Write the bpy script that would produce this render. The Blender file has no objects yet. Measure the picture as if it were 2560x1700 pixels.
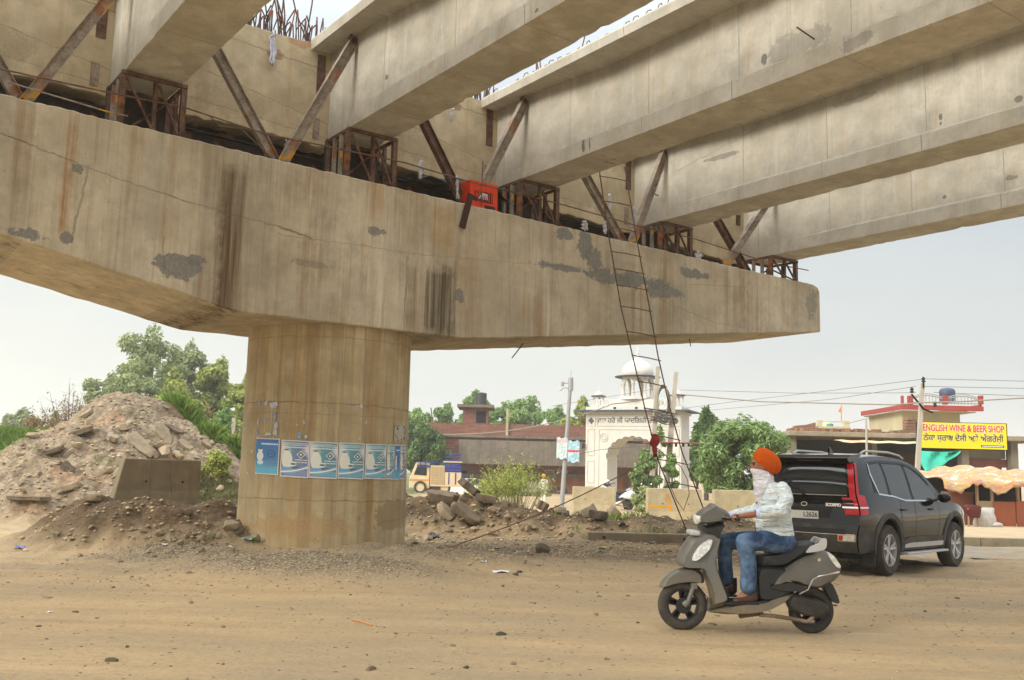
import bpy, bmesh, math, random
import numpy as np
from math import sin, cos, pi, radians, atan, atan2, hypot, sqrt
from mathutils import Vector, Matrix
SC = bpy.context.scene
COL = SC.collection
random.seed(7); RNG = np.random.default_rng(7)

# ---------------------------------------------------------------- camera
FPX = 2450.0; PITCH = atan(330/FPX); ROLL = radians(1.4)
CAMP = Vector((0, 0, 1.55))
cf = Vector((0, cos(PITCH), sin(PITCH))); r0 = Vector((1, 0, 0)); u0 = Vector((0, -sin(PITCH), cos(PITCH)))
cr = cos(ROLL)*r0 + sin(ROLL)*u0; cu = cos(ROLL)*u0 - sin(ROLL)*r0
cd = bpy.data.cameras.new('camera'); cam = bpy.data.objects.new('camera', cd); COL.objects.link(cam)
cd.sensor_width = 36; cd.lens = FPX/2560*36; cd.clip_end = 3000; cd.clip_start = 0.1
m = Matrix((cr, cu, -cf)).transposed().to_4x4(); m.translation = CAMP
cam.matrix_world = m; SC.camera = cam

# ---------------------------------------------------------------- sky, sun, exposure
SUN_EL, SUN_AZ = radians(27), radians(236)      # azimuth clockwise from +Y
W = bpy.data.worlds.new('World'); SC.world = W; W.use_nodes = True
nt = W.node_tree; nt.nodes.clear()
out = nt.nodes.new('ShaderNodeOutputWorld'); bg = nt.nodes.new('ShaderNodeBackground')
sky = nt.nodes.new('ShaderNodeTexSky'); sky.sky_type = 'NISHITA'; sky.sun_disc = False
sky.sun_elevation = SUN_EL; sky.sun_rotation = SUN_AZ; sky.air_density = 1.5; sky.dust_density = 4
geo = nt.nodes.new('ShaderNodeTexCoord'); sep = nt.nodes.new('ShaderNodeSeparateXYZ')
nt.links.new(geo.outputs['Generated'], sep.inputs[0])
rmp = nt.nodes.new('ShaderNodeValToRGB'); e = rmp.color_ramp.elements
e[0].position = 0.0; e[0].color = (.615, .62, .585, 1); e[1].position = 1.0; e[1].color = (2.3, 2.33, 2.4, 1)
for p_, c_ in ((.05, (.61, .617, .585)), (.16, (.575, .595, .58)), (.30, (.50, .545, .575)), (.42, (.62, .68, .74)), (.62, (1.6, 1.64, 1.72))):
    k = e.new(p_); k.color = (*c_, 1)
nt.links.new(sep.outputs[2], rmp.inputs[0])
mp = nt.nodes.new('ShaderNodeMapping'); mp.inputs['Scale'].default_value = (1, 1, 3.2)
nt.links.new(geo.outputs['Generated'], mp.inputs[0])
ns = nt.nodes.new('ShaderNodeTexNoise'); ns.inputs['Scale'].default_value = 3.2; ns.inputs['Detail'].default_value = 5
ns.inputs['Roughness'].default_value = .5; nt.links.new(mp.outputs[0], ns.inputs[0])
r2 = nt.nodes.new('ShaderNodeValToRGB'); r2.color_ramp.elements[0].position = .36; r2.color_ramp.elements[0].color = (.955, .965, .985, 1)
r2.color_ramp.elements[1].position = .64; r2.color_ramp.elements[1].color = (1.035, 1.03, 1.02, 1); nt.links.new(ns.outputs[0], r2.inputs[0])
mu = nt.nodes.new('ShaderNodeMix'); mu.data_type = 'RGBA'; mu.blend_type = 'MULTIPLY'; mu.inputs[0].default_value = 1
rx = nt.nodes.new('ShaderNodeMapRange'); rx.inputs[1].default_value = -.45; rx.inputs[2].default_value = .5; nt.links.new(sep.outputs[0], rx.inputs[0])
side_ = nt.nodes.new('ShaderNodeMix'); side_.data_type = 'RGBA'; nt.links.new(rx.outputs[0], side_.inputs[0]); side_.inputs[6].default_value = (1.27, 1.25, 1.20, 1); side_.inputs[7].default_value = (.93, .955, .985, 1)     # cloud thins towards the sun on the left
m0 = nt.nodes.new('ShaderNodeMix'); m0.data_type = 'RGBA'; m0.blend_type = 'MULTIPLY'; m0.inputs[0].default_value = 1; nt.links.new(rmp.outputs[0], m0.inputs[6]); nt.links.new(side_.outputs[2], m0.inputs[7])
nt.links.new(m0.outputs[2], mu.inputs[6]); nt.links.new(r2.outputs[0], mu.inputs[7])
sc_ = nt.nodes.new('ShaderNodeMix'); sc_.data_type = 'RGBA'; sc_.blend_type = 'MULTIPLY'; sc_.inputs[0].default_value = 1
sc_.inputs[7].default_value = (.1, .1, .1, 1); nt.links.new(sky.outputs[0], sc_.inputs[6])
mx = nt.nodes.new('ShaderNodeMix'); mx.data_type = 'RGBA'; mx.inputs[0].default_value = .97     # thin places in the cloud
nt.links.new(sc_.outputs[2], mx.inputs[6]); nt.links.new(mu.outputs[2], mx.inputs[7])
nt.links.new(mx.outputs[2], bg.inputs[0]); bg.inputs[1].default_value = 1.0
nt.links.new(bg.outputs[0], out.inputs[0])
sl = bpy.data.lights.new('sun', 'SUN'); sl.energy = 2.3; sl.angle = radians(18); sl.color = (1, .95, .86)
so = bpy.data.objects.new('sun', sl); COL.objects.link(so)
sd = Vector((sin(SUN_AZ)*cos(SUN_EL), cos(SUN_AZ)*cos(SUN_EL), sin(SUN_EL)))
so.rotation_euler = sd.to_track_quat('Z', 'Y').to_euler(); so.location = (0, -20, 40)
SC.view_settings.view_transform = 'Standard'; SC.view_settings.look = 'None'; SC.view_settings.gamma = 1
SC.view_settings.exposure = 0.33

# ---------------------------------------------------------------- helpers
def ray(x, y): return cf + cr*((x-1280)/FPX) - cu*((y-850)/FPX)
def at(x, y, Y):
    d = ray(x, y); return CAMP + d*(Y/d.y)
BA = radians(35.9)
bc = Vector((cos(BA), sin(BA), 0)); bd = Vector((-sin(BA), cos(BA), 0))
def BW(u, D, w): return bc*u + bd*D + Vector((0, 0, w))          # bridge frame -> world
def uw(x, y, D):
    d = ray(x, y); p = d*(D/d.dot(bd)); return p.dot(bc), p.z + 1.55

class MB:
    def __init__(s): s.v = []; s.f = []; s.mi = []; s.cur = 0
    def add(s, vs, fs, M=None):
        o = len(s.v)
        if M is not None: vs = [M @ Vector(v) for v in vs]
        s.v += [tuple(v) for v in vs]; s.f += [tuple(i+o for i in f) for f in fs]; s.mi += [s.cur]*len(fs); return s
    def box(s, c, d, rz=0, M=None):
        x, y, z = d[0]/2, d[1]/2, d[2]/2
        R = Matrix.Translation(Vector(c)) @ Matrix.Rotation(rz, 4, 'Z')
        if M is not None: R = M @ R
        return s.add([(a*x, b*y, c_*z) for a in (-1, 1) for b in (-1, 1) for c_ in (-1, 1)],
                     [(0, 1, 3, 2), (4, 6, 7, 5), (0, 4, 5, 1), (2, 3, 7, 6), (0, 2, 6, 4), (1, 5, 7, 3)], R)
    def bx(s, x0, x1, y0, y1, z0, z1): return s.box(((x0+x1)/2, (y0+y1)/2, (z0+z1)/2), (x1-x0, y1-y0, z1-z0))
    def bar(s, p, q, w, h=None, up=(0, 0, 1)):
        p, q = Vector(p), Vector(q); h = h or w; d = (q-p); L = d.length; d.normalize(); up = Vector(up)
        if abs(d.dot(up)) > .98: up = Vector((0, 1, 0))
        a = d.cross(up).normalized(); b = a.cross(d)
        M = Matrix((a, d, b)).transposed().to_4x4(); M.translation = (p+q)/2
        return s.box((0, 0, 0), (w, L, h), M=M)
    def tube(s, pts, r, n=8, cap=True):
        pts = [Vector(p) for p in pts]; k = len(pts); rs = r if isinstance(r, (list, tuple)) else [r]*k
        vs = []; prev = None
        for i, p in enumerate(pts):
            d = (pts[min(i+1, k-1)]-pts[max(i-1, 0)]).normalized()
            if prev is None:
                up = Vector((0, 0, 1)) if abs(d.z) < .9 else Vector((1, 0, 0)); a = d.cross(up).normalized()
            else: a = (prev - d*prev.dot(d)).normalized()
            prev = a; b = d.cross(a)
            for j in range(n):
                t = 2*pi*j/n; vs.append(p + (a*cos(t) + b*sin(t))*rs[i])
        fs = [(i*n+j, i*n+(j+1) % n, (i+1)*n+(j+1) % n, (i+1)*n+j) for i in range(k-1) for j in range(n)]
        if cap: fs += [tuple(range(n-1, -1, -1)), tuple((k-1)*n+j for j in range(n))]
        return s.add(vs, fs)
    def lathe(s, prof, n=24, c=(0, 0, 0), M=None, cap=True):
        vs = [(c[0]+r*cos(2*pi*j/n), c[1]+r*sin(2*pi*j/n), c[2]+z) for r, z in prof for j in range(n)]
        k = len(prof); fs = [(i*n+j, i*n+(j+1) % n, (i+1)*n+(j+1) % n, (i+1)*n+j) for i in range(k-1) for j in range(n)]
        if cap: fs += [tuple(range(n-1, -1, -1)), tuple((k-1)*n+j for j in range(n))]
        return s.add(vs, fs, M)
    def prism(s, poly, a, b, ax='y', M=None):      # polygon in the other two axes
        n = len(poly)
        def P(u, v, t): return {'y': (u, t, v), 'x': (t, u, v), 'z': (u, v, t)}[ax]
        vs = [P(u, v, a) for u, v in poly] + [P(u, v, b) for u, v in poly]
        fs = [tuple(range(n)), tuple(range(2*n-1, n-1, -1))] + [(i, i+n, (i+1) % n+n, (i+1) % n) for i in range(n)]
        return s.add(vs, fs, M)
    def ico(s, c, r, sub=2, M=None, noise=0.0, seed=0):
        bm = bmesh.new(); bmesh.ops.create_icosphere(bm, subdivisions=sub, radius=1)
        r = r if isinstance(r, (list, tuple)) else (r, r, r); rd = random.Random(seed)
        vs = []
        for v in bm.verts:
            k = 1 + (rd.random()-.5)*noise; vs.append((c[0]+v.co.x*r[0]*k, c[1]+v.co.y*r[1]*k, c[2]+v.co.z*r[2]*k))
        fs = [tuple(x.index for x in f.verts) for f in bm.faces]; bm.free()
        return s.add(vs, fs, M)
    def build(s, name, mat, parent=None, smooth=False, bevel=0, seg=2, fixn=True):
        me = bpy.data.meshes.new(name); me.from_pydata(s.v, [], s.f)
        for m_ in (mat if isinstance(mat, (list, tuple)) else [mat]): me.materials.append(m_)
        if any(s.mi): me.polygons.foreach_set('material_index', s.mi)
        bm = bmesh.new(); bm.from_mesh(me)
        if fixn: bmesh.ops.recalc_face_normals(bm, faces=bm.faces)
        if bevel:
            bmesh.ops.bevel(bm, geom=[e_ for e_ in bm.edges if e_.is_manifold and e_.calc_face_angle(0) > .5], offset=bevel, segments=seg, profile=.6, affect='EDGES', clamp_overlap=True)
        bm.to_mesh(me); bm.free()
        if smooth:
            me.polygons.foreach_set('use_smooth', [True]*len(me.polygons)); me.set_sharp_from_angle(angle=radians(smooth if smooth is not True else 40))
        o = bpy.data.objects.new(name, me); COL.objects.link(o)
        if parent is not None: o.parent = parent
        return o
def tag(o, label=None, cat=None, group=None, kind=None):
    if label: o['label'] = label
    if cat: o['category'] = cat
    if group: o['group'] = group
    if kind: o['kind'] = kind
    return o
def thing(name, label, cat, loc=(0, 0, 0), rz=0, group=None):
    o = bpy.data.objects.new(name, None); COL.objects.link(o); o.empty_display_size = .2
    o.location = loc; o.rotation_euler = (0, 0, rz); return tag(o, label, cat, group)
def dup(root, loc=None, rz=None, label=None):
    c = root.copy(); COL.objects.link(c)
    if loc is not None: c.location = loc
    if rz is not None: c.rotation_euler = (0, 0, rz)
    if label: c['label'] = label
    for ch in list(root.children):
        d = ch.copy(); COL.objects.link(d); d.parent = c
        for g_ in list(ch.children):
            q = g_.copy(); COL.objects.link(q); q.parent = d
    return c
def npmesh(name, V, F, mat, parent=None, smooth=False):
    me = bpy.data.meshes.new(name); me.vertices.add(len(V)); me.vertices.foreach_set('co', np.asarray(V, np.float32).ravel())
    F = np.asarray(F, np.int32); k = F.shape[1]
    me.loops.add(F.size); me.loops.foreach_set('vertex_index', F.ravel())
    me.polygons.add(len(F)); me.polygons.foreach_set('loop_start', np.arange(0, F.size, k, dtype=np.int32))
    me.update(calc_edges=True)
    for m_ in (mat if isinstance(mat, (list, tuple)) else [mat]): me.materials.append(m_)
    if smooth: me.polygons.foreach_set('use_smooth', np.ones(len(F), bool))
    o = bpy.data.objects.new(name, me); COL.objects.link(o)
    if parent is not None: o.parent = parent
    return o
def text(name, body, size, mat, parent, loc, rot, extrude=.004, align='CENTER', sx=1.0, bold=0.0):
    cu_ = bpy.data.curves.new(name, 'FONT'); cu_.body = body; cu_.size = size; cu_.extrude = extrude; cu_.align_x = align; cu_.align_y = 'CENTER'; cu_.offset = bold
    t = bpy.data.objects.new('tmp', cu_); COL.objects.link(t)
    me = bpy.data.meshes.new_from_object(t.evaluated_get(bpy.context.evaluated_depsgraph_get()))
    bpy.data.objects.remove(t); bpy.data.curves.remove(cu_)
    me.name = name; me.materials.clear(); me.materials.append(mat)
    o = bpy.data.objects.new(name, me); COL.objects.link(o); o.parent = parent; o.location = loc; o.rotation_euler = rot; o.scale = (sx, 1, 1)
    return o

# value noise for terrain and rocks
_P = RNG.random((256, 256)).astype(np.float32)
def vnoise(x, y):
    xi = np.floor(x).astype(int); yi = np.floor(y).astype(int); fx = x-xi; fy = y-yi
    fx = fx*fx*(3-2*fx); fy = fy*fy*(3-2*fy)
    a = _P[xi & 255, yi & 255]; b = _P[(xi+1) & 255, yi & 255]; c = _P[xi & 255, (yi+1) & 255]; d = _P[(xi+1) & 255, (yi+1) & 255]
    return (a*(1-fx)+b*fx)*(1-fy) + (c*(1-fx)+d*fx)*fy - .5
def fbm(x, y, o=4):
    r = 0; a = 1
    for i in range(o): r = r + a*vnoise(x*2**i + 17*i, y*2**i + 31*i); a *= .5
    return r

# ---------------------------------------------------------------- material nodes
class N:
    def __init__(s, name):
        s.m = bpy.data.materials.new(name); s.m.use_nodes = True; s.t = s.m.node_tree; s.t.nodes.clear()
        s.o = s.t.nodes.new('ShaderNodeOutputMaterial'); s.b = s.t.nodes.new('ShaderNodeBsdfPrincipled')
        s.t.links.new(s.b.outputs[0], s.o.inputs[0]); tc = s.t.nodes.new('ShaderNodeTexCoord'); s.P = tc.outputs['Object']; s.tc = tc
    def set(s, inp, v):
        if hasattr(v, 'is_linked') or isinstance(v, bpy.types.NodeSocket): s.t.links.new(v, inp)
        elif isinstance(v, (tuple, list)) and len(v) == 3 and inp.type == 'RGBA': inp.default_value = (*v, 1)
        else: inp.default_value = v
    def nd(s, typ, **kw):
        n = s.t.nodes.new(typ)
        for k, v in kw.items(): setattr(n, k, v)
        return n
    def map(s, sc=(1, 1, 1), loc=(0, 0, 0), v=None, rot=(0, 0, 0)):
        n = s.nd('ShaderNodeMapping'); s.set(n.inputs[0], v or s.P); n.inputs['Scale'].default_value = sc; n.inputs['Location'].default_value = loc; n.inputs['Rotation'].default_value = rot
        return n.outputs[0]
    def noise(s, sc, det=4, ro=.55, v=None, dist=0):
        n = s.nd('ShaderNodeTexNoise'); s.set(n.inputs['Vector'], v or s.P); n.inputs['Scale'].default_value = sc; n.inputs['Detail'].default_value = det; n.inputs['Roughness'].default_value = ro; n.inputs['Distortion'].default_value = dist
        return n.outputs[0]
    def vor(s, sc, v=None, feat='F1', out=0, rnd=1):
        n = s.nd('ShaderNodeTexVoronoi', feature=feat); s.set(n.inputs['Vector'], v or s.P); n.inputs['Scale'].default_value = sc; n.inputs['Randomness'].default_value = rnd
        return n.outputs[out]
    def rmp(s, f, stops, interp='LINEAR'):
        n = s.nd('ShaderNodeValToRGB'); s.set(n.inputs[0], f); n.color_ramp.interpolation = interp; el = n.color_ramp.elements
        while len(el) < len(stops): el.new(.5)
        for q, (p_, c_) in zip(el, stops):
            q.position = p_; q.color = (*c_, 1) if isinstance(c_, (tuple, list)) else (c_, c_, c_, 1)
        return n.outputs[0]
    def mix(s, f, a, b, mode='MIX'):
        n = s.nd('ShaderNodeMix', data_type='RGBA', blend_type=mode); s.set(n.inputs[0], f); s.set(n.inputs[6], a); s.set(n.inputs[7], b)
        return n.outputs[2]
    def ma(s, op, a, b=0.0, c=None, clamp=False):
        n = s.nd('ShaderNodeMath', operation=op, use_clamp=clamp); s.set(n.inputs[0], a); s.set(n.inputs[1], b)
        if c is not None: s.set(n.inputs[2], c)
        return n.outputs[0]
    def sep(s, v=None):
        n = s.nd('ShaderNodeSeparateXYZ'); s.set(n.inputs[0], v or s.P); return n.outputs
    def comb(s, x, y, z):
        n = s.nd('ShaderNodeCombineXYZ'); s.set(n.inputs[0], x); s.set(n.inputs[1], y); s.set(n.inputs[2], z); return n.outputs[0]
    def bump(s, h, st=.5, d=.02, nrm=None):
        n = s.nd('ShaderNodeBump'); n.inputs['Strength'].default_value = st; n.inputs['Distance'].default_value = d; s.set(n.inputs['Height'], h)
        if nrm is not None: s.set(n.inputs['Normal'], nrm)
        s.set(s.b.inputs['Normal'], n.outputs[0]); return n.outputs[0]
    def rnd(s):
        return s.nd('ShaderNodeObjectInfo').outputs['Random']
    def island(s): return s.nd('ShaderNodeNewGeometry').outputs['Random Per Island']
    def attr(s, nm): return s.nd('ShaderNodeAttribute', attribute_name=nm).outputs
    def fin(s, col, rough=.8, metal=0, spec=.4, **kw):
        s.set(s.b.inputs['Base Color'], col); s.set(s.b.inputs['Roughness'], rough); s.set(s.b.inputs['Metallic'], metal); s.set(s.b.inputs['Specular IOR Level'], spec)
        for k, v in kw.items(): s.set(s.b.inputs[k.replace('_', ' ')], v)
        return s.m
def rgb(r, g, b):
    f = lambda c: (c/255/12.92) if c/255 < .04045 else ((c/255+.055)/1.055)**2.4
    return (f(r), f(g), f(b))
def paint(name, col, rough=.5, var=.15, sc=6, metal=0, bump=.1, dirt=None, spec=.4, grime=.5, **kw):
    n = N(name); f = n.noise(sc, 5, .6); g = n.rmp(f, [(.3, 1-var), (.7, 1+var*.6)])
    c = n.mix(1, col, g, 'MULTIPLY')
    if dirt: c = n.mix(n.rmp(n.noise(sc*.4, 6, .7), [(.45, 0), (.75, grime)]), c, dirt)
    if bump: n.bump(n.noise(sc*5, 4), bump, .01)
    return n.fin(c, n.rmp(f, [(.3, rough*.85), (.7, min(1, rough*1.15))]), metal, spec, **kw)

def concrete(name, base, pale, ochre=None, streak=.6, joints=0, stains=(), lines=(), bands=(), soot=.35, origin=(0, 0, 0), jax='y', rough=.85, grain=1.0, panel=0, stx=False, cyl=False):
    """weathered cast concrete; stains/lines/bands in the object's own x,z (metres)"""
    n = N(name); x, y, z = n.sep(); pos = n.P
    if origin != (0, 0, 0):
        pos = n.map(loc=origin); x, y, z = n.sep(pos)
    if stx: x = n.sep(pos)[1]
    big = n.noise(.55, 5, .6, v=pos); mid = n.noise(2.6, 6, .65, v=pos); fine = n.noise(38, 4, .7, v=pos)
    c = n.mix(n.rmp(big, [(.35, 0), (.65, 1)]), base, pale)
    c = n.mix(n.rmp(mid, [(.38, 0), (.7, .8)]), c, tuple(v*.74 for v in base))
    c = n.mix(n.rmp(n.noise(1.1, 6, .7, v=n.map(loc=(2, 5, 8), v=pos)), [(.52, 0), (.62, .6)]), c, tuple(v*.80 for v in base))
    st = n.noise(1.0, 5, .7, v=n.map((2.6, 2.6, .10), v=pos)); st2 = n.noise(1.0, 6, .75, v=n.map((9, 9, .22), loc=(3, 1, 0), v=pos))
    if ochre:
        c = n.mix(n.ma('MULTIPLY', n.rmp(st, [(.50, 0), (.72, streak)]), n.rmp(n.noise(.8, 3, v=pos), [(.35, .35), (.65, 1)])), c, ochre)
        c = n.mix(n.rmp(st2, [(.55, 0), (.75, streak*.7)]), c, tuple(v*.9 for v in ochre))
    c = n.mix(n.rmp(st2, [(.28, soot), (.45, 0)]), c, tuple(v*.5 for v in base))
    c = n.mix(n.rmp(n.noise(1.0, 5, .7, v=n.map((5, 5, .3), loc=(7, 0, 2), v=pos)), [(.30, .45*streak+.1), (.42, 0)]), c, tuple(min(1, v*1.22) for v in pale))
    if panel or cyl:                                  # one tone per formwork panel or board
        q = n.ma('MULTIPLY', n.ma('ARCTAN2', n.sep(pos)[1], n.sep(pos)[0]), 7.5) if cyl else n.ma('DIVIDE', n.sep(pos)[1] if jax == 'y' else n.sep(pos)[0], panel)
        q = n.ma('ADD', q, n.ma('MULTIPLY', big, .12)); w_ = n.nd('ShaderNodeTexWhiteNoise', noise_dimensions='1D'); n.set(w_.inputs['W'], n.ma('FLOOR', q)); c = n.mix(1, c, n.rmp(w_.outputs[0], [(0, .86), (1, 1.08)]), 'MULTIPLY')
        if cyl: c = n.mix(n.ma('MULTIPLY', n.ma('LESS_THAN', n.ma('FRACT', q), .045), n.rmp(mid, [(.35, .6), (.6, .05)])), c, tuple(v*.45 for v in base))
    wob = n.ma('SUBTRACT', n.noise(2.2, 5, .7, v=pos), .5); wob2 = n.ma('SUBTRACT', n.noise(5, 5, .7, v=n.map(loc=(9, 9, 9), v=pos)), .5)
    for bx0, bx1, bz0, bz1, col, a in bands:        # soft-edged vertical wash
        e_ = .16
        mx_ = n.ma('MULTIPLY', n.ma('MULTIPLY_ADD', n.ma('SUBTRACT', n.ma('MULTIPLY_ADD', wob2, .25, x), bx0), 1/e_, 0, clamp=True), n.ma('MULTIPLY_ADD', n.ma('SUBTRACT', bx1, n.ma('MULTIPLY_ADD', wob2, .25, x)), 1/e_, 0, clamp=True))
        mz_ = n.ma('MULTIPLY', n.ma('MULTIPLY_ADD', n.ma('SUBTRACT', n.ma('MULTIPLY_ADD', wob, .6, z), bz0), 4, 0, clamp=True), n.ma('MULTIPLY_ADD', n.ma('SUBTRACT', bz1, n.ma('MULTIPLY_ADD', wob, .6, z)), 4, 0, clamp=True))
        k = n.ma('MULTIPLY', n.ma('MULTIPLY', mx_, mz_), n.rmp(n.noise(1.0, 5, .7, v=n.map((7, 7, .16), loc=(2, 0, 5), v=pos)), [(.40, a), (.60, a*.06)]))
        c = n.mix(k, c, col)
    for cx, cz, rx, rz, col, a in stains:
        dx = n.ma('DIVIDE', n.ma('SUBTRACT', x, cx), rx); dz = n.ma('DIVIDE', n.ma('SUBTRACT', z, cz), rz)
        d = n.ma('SQRT', n.ma('ADD', n.ma('MULTIPLY', dx, dx), n.ma('MULTIPLY', dz, dz)))
        d = n.ma('ADD', d, n.ma('MULTIPLY_ADD', wob, 2.6, n.ma('MULTIPLY', wob2, 2.0)))
        c = n.mix(n.rmp(d, [(.86, a), (1.0, 0)]), c, n.mix(n.rmp(fine, [(.4, 0), (.6, 1)]), col, tuple(min(1, v*1.5) for v in col)))
    h = n.ma('MULTIPLY_ADD', fine, .35*grain, n.ma('MULTIPLY', mid, .8))
    pit = n.rmp(n.vor(9, v=pos), [(.05, 0), (.12, 1)]); pm = n.rmp(n.noise(1.3, 3, v=n.map(loc=(4, 4, 4), v=pos)), [(.5, 0), (.6, 1)])
    pits = n.ma('MULTIPLY', n.ma('SUBTRACT', 1, pit), pm)
    c = n.mix(n.ma('MULTIPLY', pits, .6), c, tuple(v*.35 for v in base)); h = n.ma('SUBTRACT', h, n.ma('MULTIPLY', pits, .8))
    lm = None
    for x1, z1, x2, z2, wd, a in lines:
        L = hypot(x2-x1, z2-z1); tx, tz = (x2-x1)/L, (z2-z1)/L
        along = n.ma('ADD', n.ma('MULTIPLY', n.ma('SUBTRACT', x, x1), tx), n.ma('MULTIPLY', n.ma('SUBTRACT', z, z1), tz))
        perp = n.ma('ADD', n.ma('MULTIPLY', n.ma('SUBTRACT', x, x1), -tz), n.ma('MULTIPLY', n.ma('SUBTRACT', z, z1), tx))
        perp = n.ma('ABSOLUTE', n.ma('ADD', perp, n.ma('MULTIPLY_ADD', wob2, .10, n.ma('MULTIPLY', wob, .10))))
        k = n.ma('MULTIPLY', n.ma('MULTIPLY', n.ma('LESS_THAN', perp, wd), n.ma('GREATER_THAN', along, 0)), n.ma('LESS_THAN', along, L))
        k = n.ma('MULTIPLY', k, n.rmp(mid, [(.3, a), (.62, a*.3)])); lm = k if lm is None else n.ma('MAXIMUM', lm, k)
    if joints:                                        # formwork joints at intervals
        q = y if jax == 'y' else x
        t_ = n.ma('FRACT', n.ma('DIVIDE', n.ma('ADD', q, n.ma('MULTIPLY', wob2, .04)), joints))
        k = n.ma('MULTIPLY', n.ma('LESS_THAN', t_, .018/joints), n.rmp(mid, [(.3, .75), (.65, .15)])); lm = k if lm is None else n.ma('MAXIMUM', lm, k)
    if lm is not None:
        c = n.mix(lm, c, tuple(v*.28 for v in base)); h = n.ma('SUBTRACT', h, n.ma('MULTIPLY', lm, 1.0))
    n.bump(h, .55, .025)
    return n.fin(c, rough, 0, .25)
# ================================================================ terrain
def smooth01(t): t = np.clip(t, 0, 1); return t*t*(3-2*t)
def seg_d(x, y, ax, ay, bx, by):
    L2 = (bx-ax)**2+(by-ay)**2; t = np.clip(((x-ax)*(bx-ax)+(y-ay)*(by-ay))/L2, 0, 1)
    return np.hypot(x-ax-t*(bx-ax), y-ay-t*(by-ay)), t
def parts_h(x, y):
    """returns height, rubble mask, soil mask, grass mask, gravel mask"""
    x = np.asarray(x, float); y = np.asarray(y, float)
    n1 = fbm(x*.35, y*.35, 4); n2 = fbm(x*1.7, y*1.7, 4); n3 = fbm(x*5.5, y*5.5, 3)
    far = .62*np.exp(-(((x+2.6)/3.2)**2+((y-71.5)/2.6)**2)**2)
    h = -far + .02*n1*smooth01((y-4)/6)
    # big heap on the left
    d = np.hypot((x+12.05), (y-31)*.85); cone = 3.92-.66*np.sqrt(d*d+.35) + n2*.42 + n1*.35 + n3*.10
    d2, _ = seg_d(x, y, -60, 37, -15.5, 34.5); ridge = 2.5 - .42*np.sqrt(d2**2+.3) + n2*.2 + n1*.5
    d3, _ = seg_d(x, y, -11.5, 33, -7.8, 34); rr = 1.6-.5*np.sqrt(d3**2+.3) + n2*.2
    d6, _ = seg_d(x, y, -60, 29, -17, 29.5); rl = 1.25-.36*np.sqrt(d6**2+.3) + n2*.25 + n1*.3
    heap = np.maximum(np.maximum(cone, rl), np.maximum(ridge, rr)); heap = np.maximum(heap, 0)
    # soil under the left barrier block
    e = np.sqrt(((x+6.75)/2.05)**2 + ((y-18.9)/1.75)**2); sl_ = .78*smooth01((1.45-e)/1.0) + (n2*.16+n3*.07)*smooth01((1.7-e)/.6)
    e2 = np.sqrt(((x+5.6)/1.7)**2 + ((y-17.9)/1.3)**2); sl_ = np.maximum(sl_, (.34+n2*.2+n3*.1)*smooth01((1.3-e2)/.8))
    # spoil ridge behind the pier
    d4, t4 = seg_d(x, y, -4.5, 26.3, 3.0, 25.0); pk = 1.2-.75*t4; sp = (pk-.38*np.sqrt(d4**2+.1))*smooth01((2.9-d4)/1.2) + (n2*.28+n3*.12)*smooth01((3.2-d4)/1.5)
    d5, t5 = seg_d(x, y, 1.5, 25.5, 8.5, 25.5); sp2 = (.42-.16*d5)+(n2*.2+n3*.08)*smooth01((2.4-d5))
    sp = np.maximum(np.maximum(sp, sp2), 0)*smooth01((11-x)/2.5)
    # rise and gravel spill at the foot of the pier
    g1 = .24*np.exp(-(((x+3.2)/3.2)**2+((y-17.4)/2.2)**2)); gx = np.sqrt(((x+2.9)/2.5)**2+((y-14.6)/1.3)**2)
    g2 = .20*smooth01((1.15-gx)/.9); gx3 = np.sqrt(((x+1.2)/1.9)**2+((y-16.2)/.9)**2); g3 = .16*smooth01((1.2-gx3)/.8)*(1+n2)
    rough = smooth01((y-12.5)/3)*(n2*.06+n3*.03)
    h = h+np.maximum(heap, np.maximum(sl_, sp))+g1+g2+g3+rough*smooth01((16-np.abs(x))/4) + n3*.006 + n2*.012 + .026*vnoise(x*.22+3, y*1.7+.4*x*.1)*smooth01((15-y)/3)
    R = np.clip(heap*3, 0, 1); S = np.clip(np.maximum(sl_*2.2, sp*2.4), 0, 1); S = np.maximum(S, .55*smooth01((y-16.5)/3)*smooth01((27-y)/2)*smooth01((9-x)/2)*smooth01((x+8)/2))
    G = np.clip(smooth01((x+30)/-6)+0*x, 0, 1)*.0
    G = np.maximum(G, smooth01((y-35.5)/2.5)*smooth01((-4.5-x)/3)*(n1+.9)*1.0); G = np.maximum(G, smooth01((-14.5-x+n2*2)/1.5)*smooth01((y-27.5)/2))
    G = np.maximum(G, smooth01((y-70)/10)*smooth01((-3-x)/10)); G = np.clip(G, 0, 1)
    V = np.clip(np.maximum(.9*np.exp(-(((x+5.4)/1.5)**2+((y-16.2)/.8)**2)**2)+g2*6, np.maximum(g3*5, .8*smooth01((y-17)/1.5)*smooth01((21-y)/1.5)*smooth01((6-x)/2)*smooth01((x+2)/1))), 0, 1)
    return h, R, S, G, V
def H(x, y): return float(parts_h(np.array([x]), np.array([y]))[0][0])
def axis(dense0, dense1, st, lo, hi, gr=1.13):
    a = list(np.arange(dense0, dense1+1e-6, st)); s_ = st; v = a[-1]
    while v < hi: s_ *= gr; v += s_; a.append(v)
    s_ = st; v = a[0]
    while v > lo: s_ *= gr; v -= s_; a.insert(0, v)
    return np.array(a)
gx_ = axis(-17, 12, .09, -1500, 1500); gy_ = axis(9, 36, .09, -300, 2200)
X_, Y_ = np.meshgrid(gx_, gy_); h_, R_, S_, G_, V_ = parts_h(X_, Y_)
nx_, ny_ = len(gx_), len(gy_); idx = np.arange(nx_*ny_).reshape(ny_, nx_)
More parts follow.
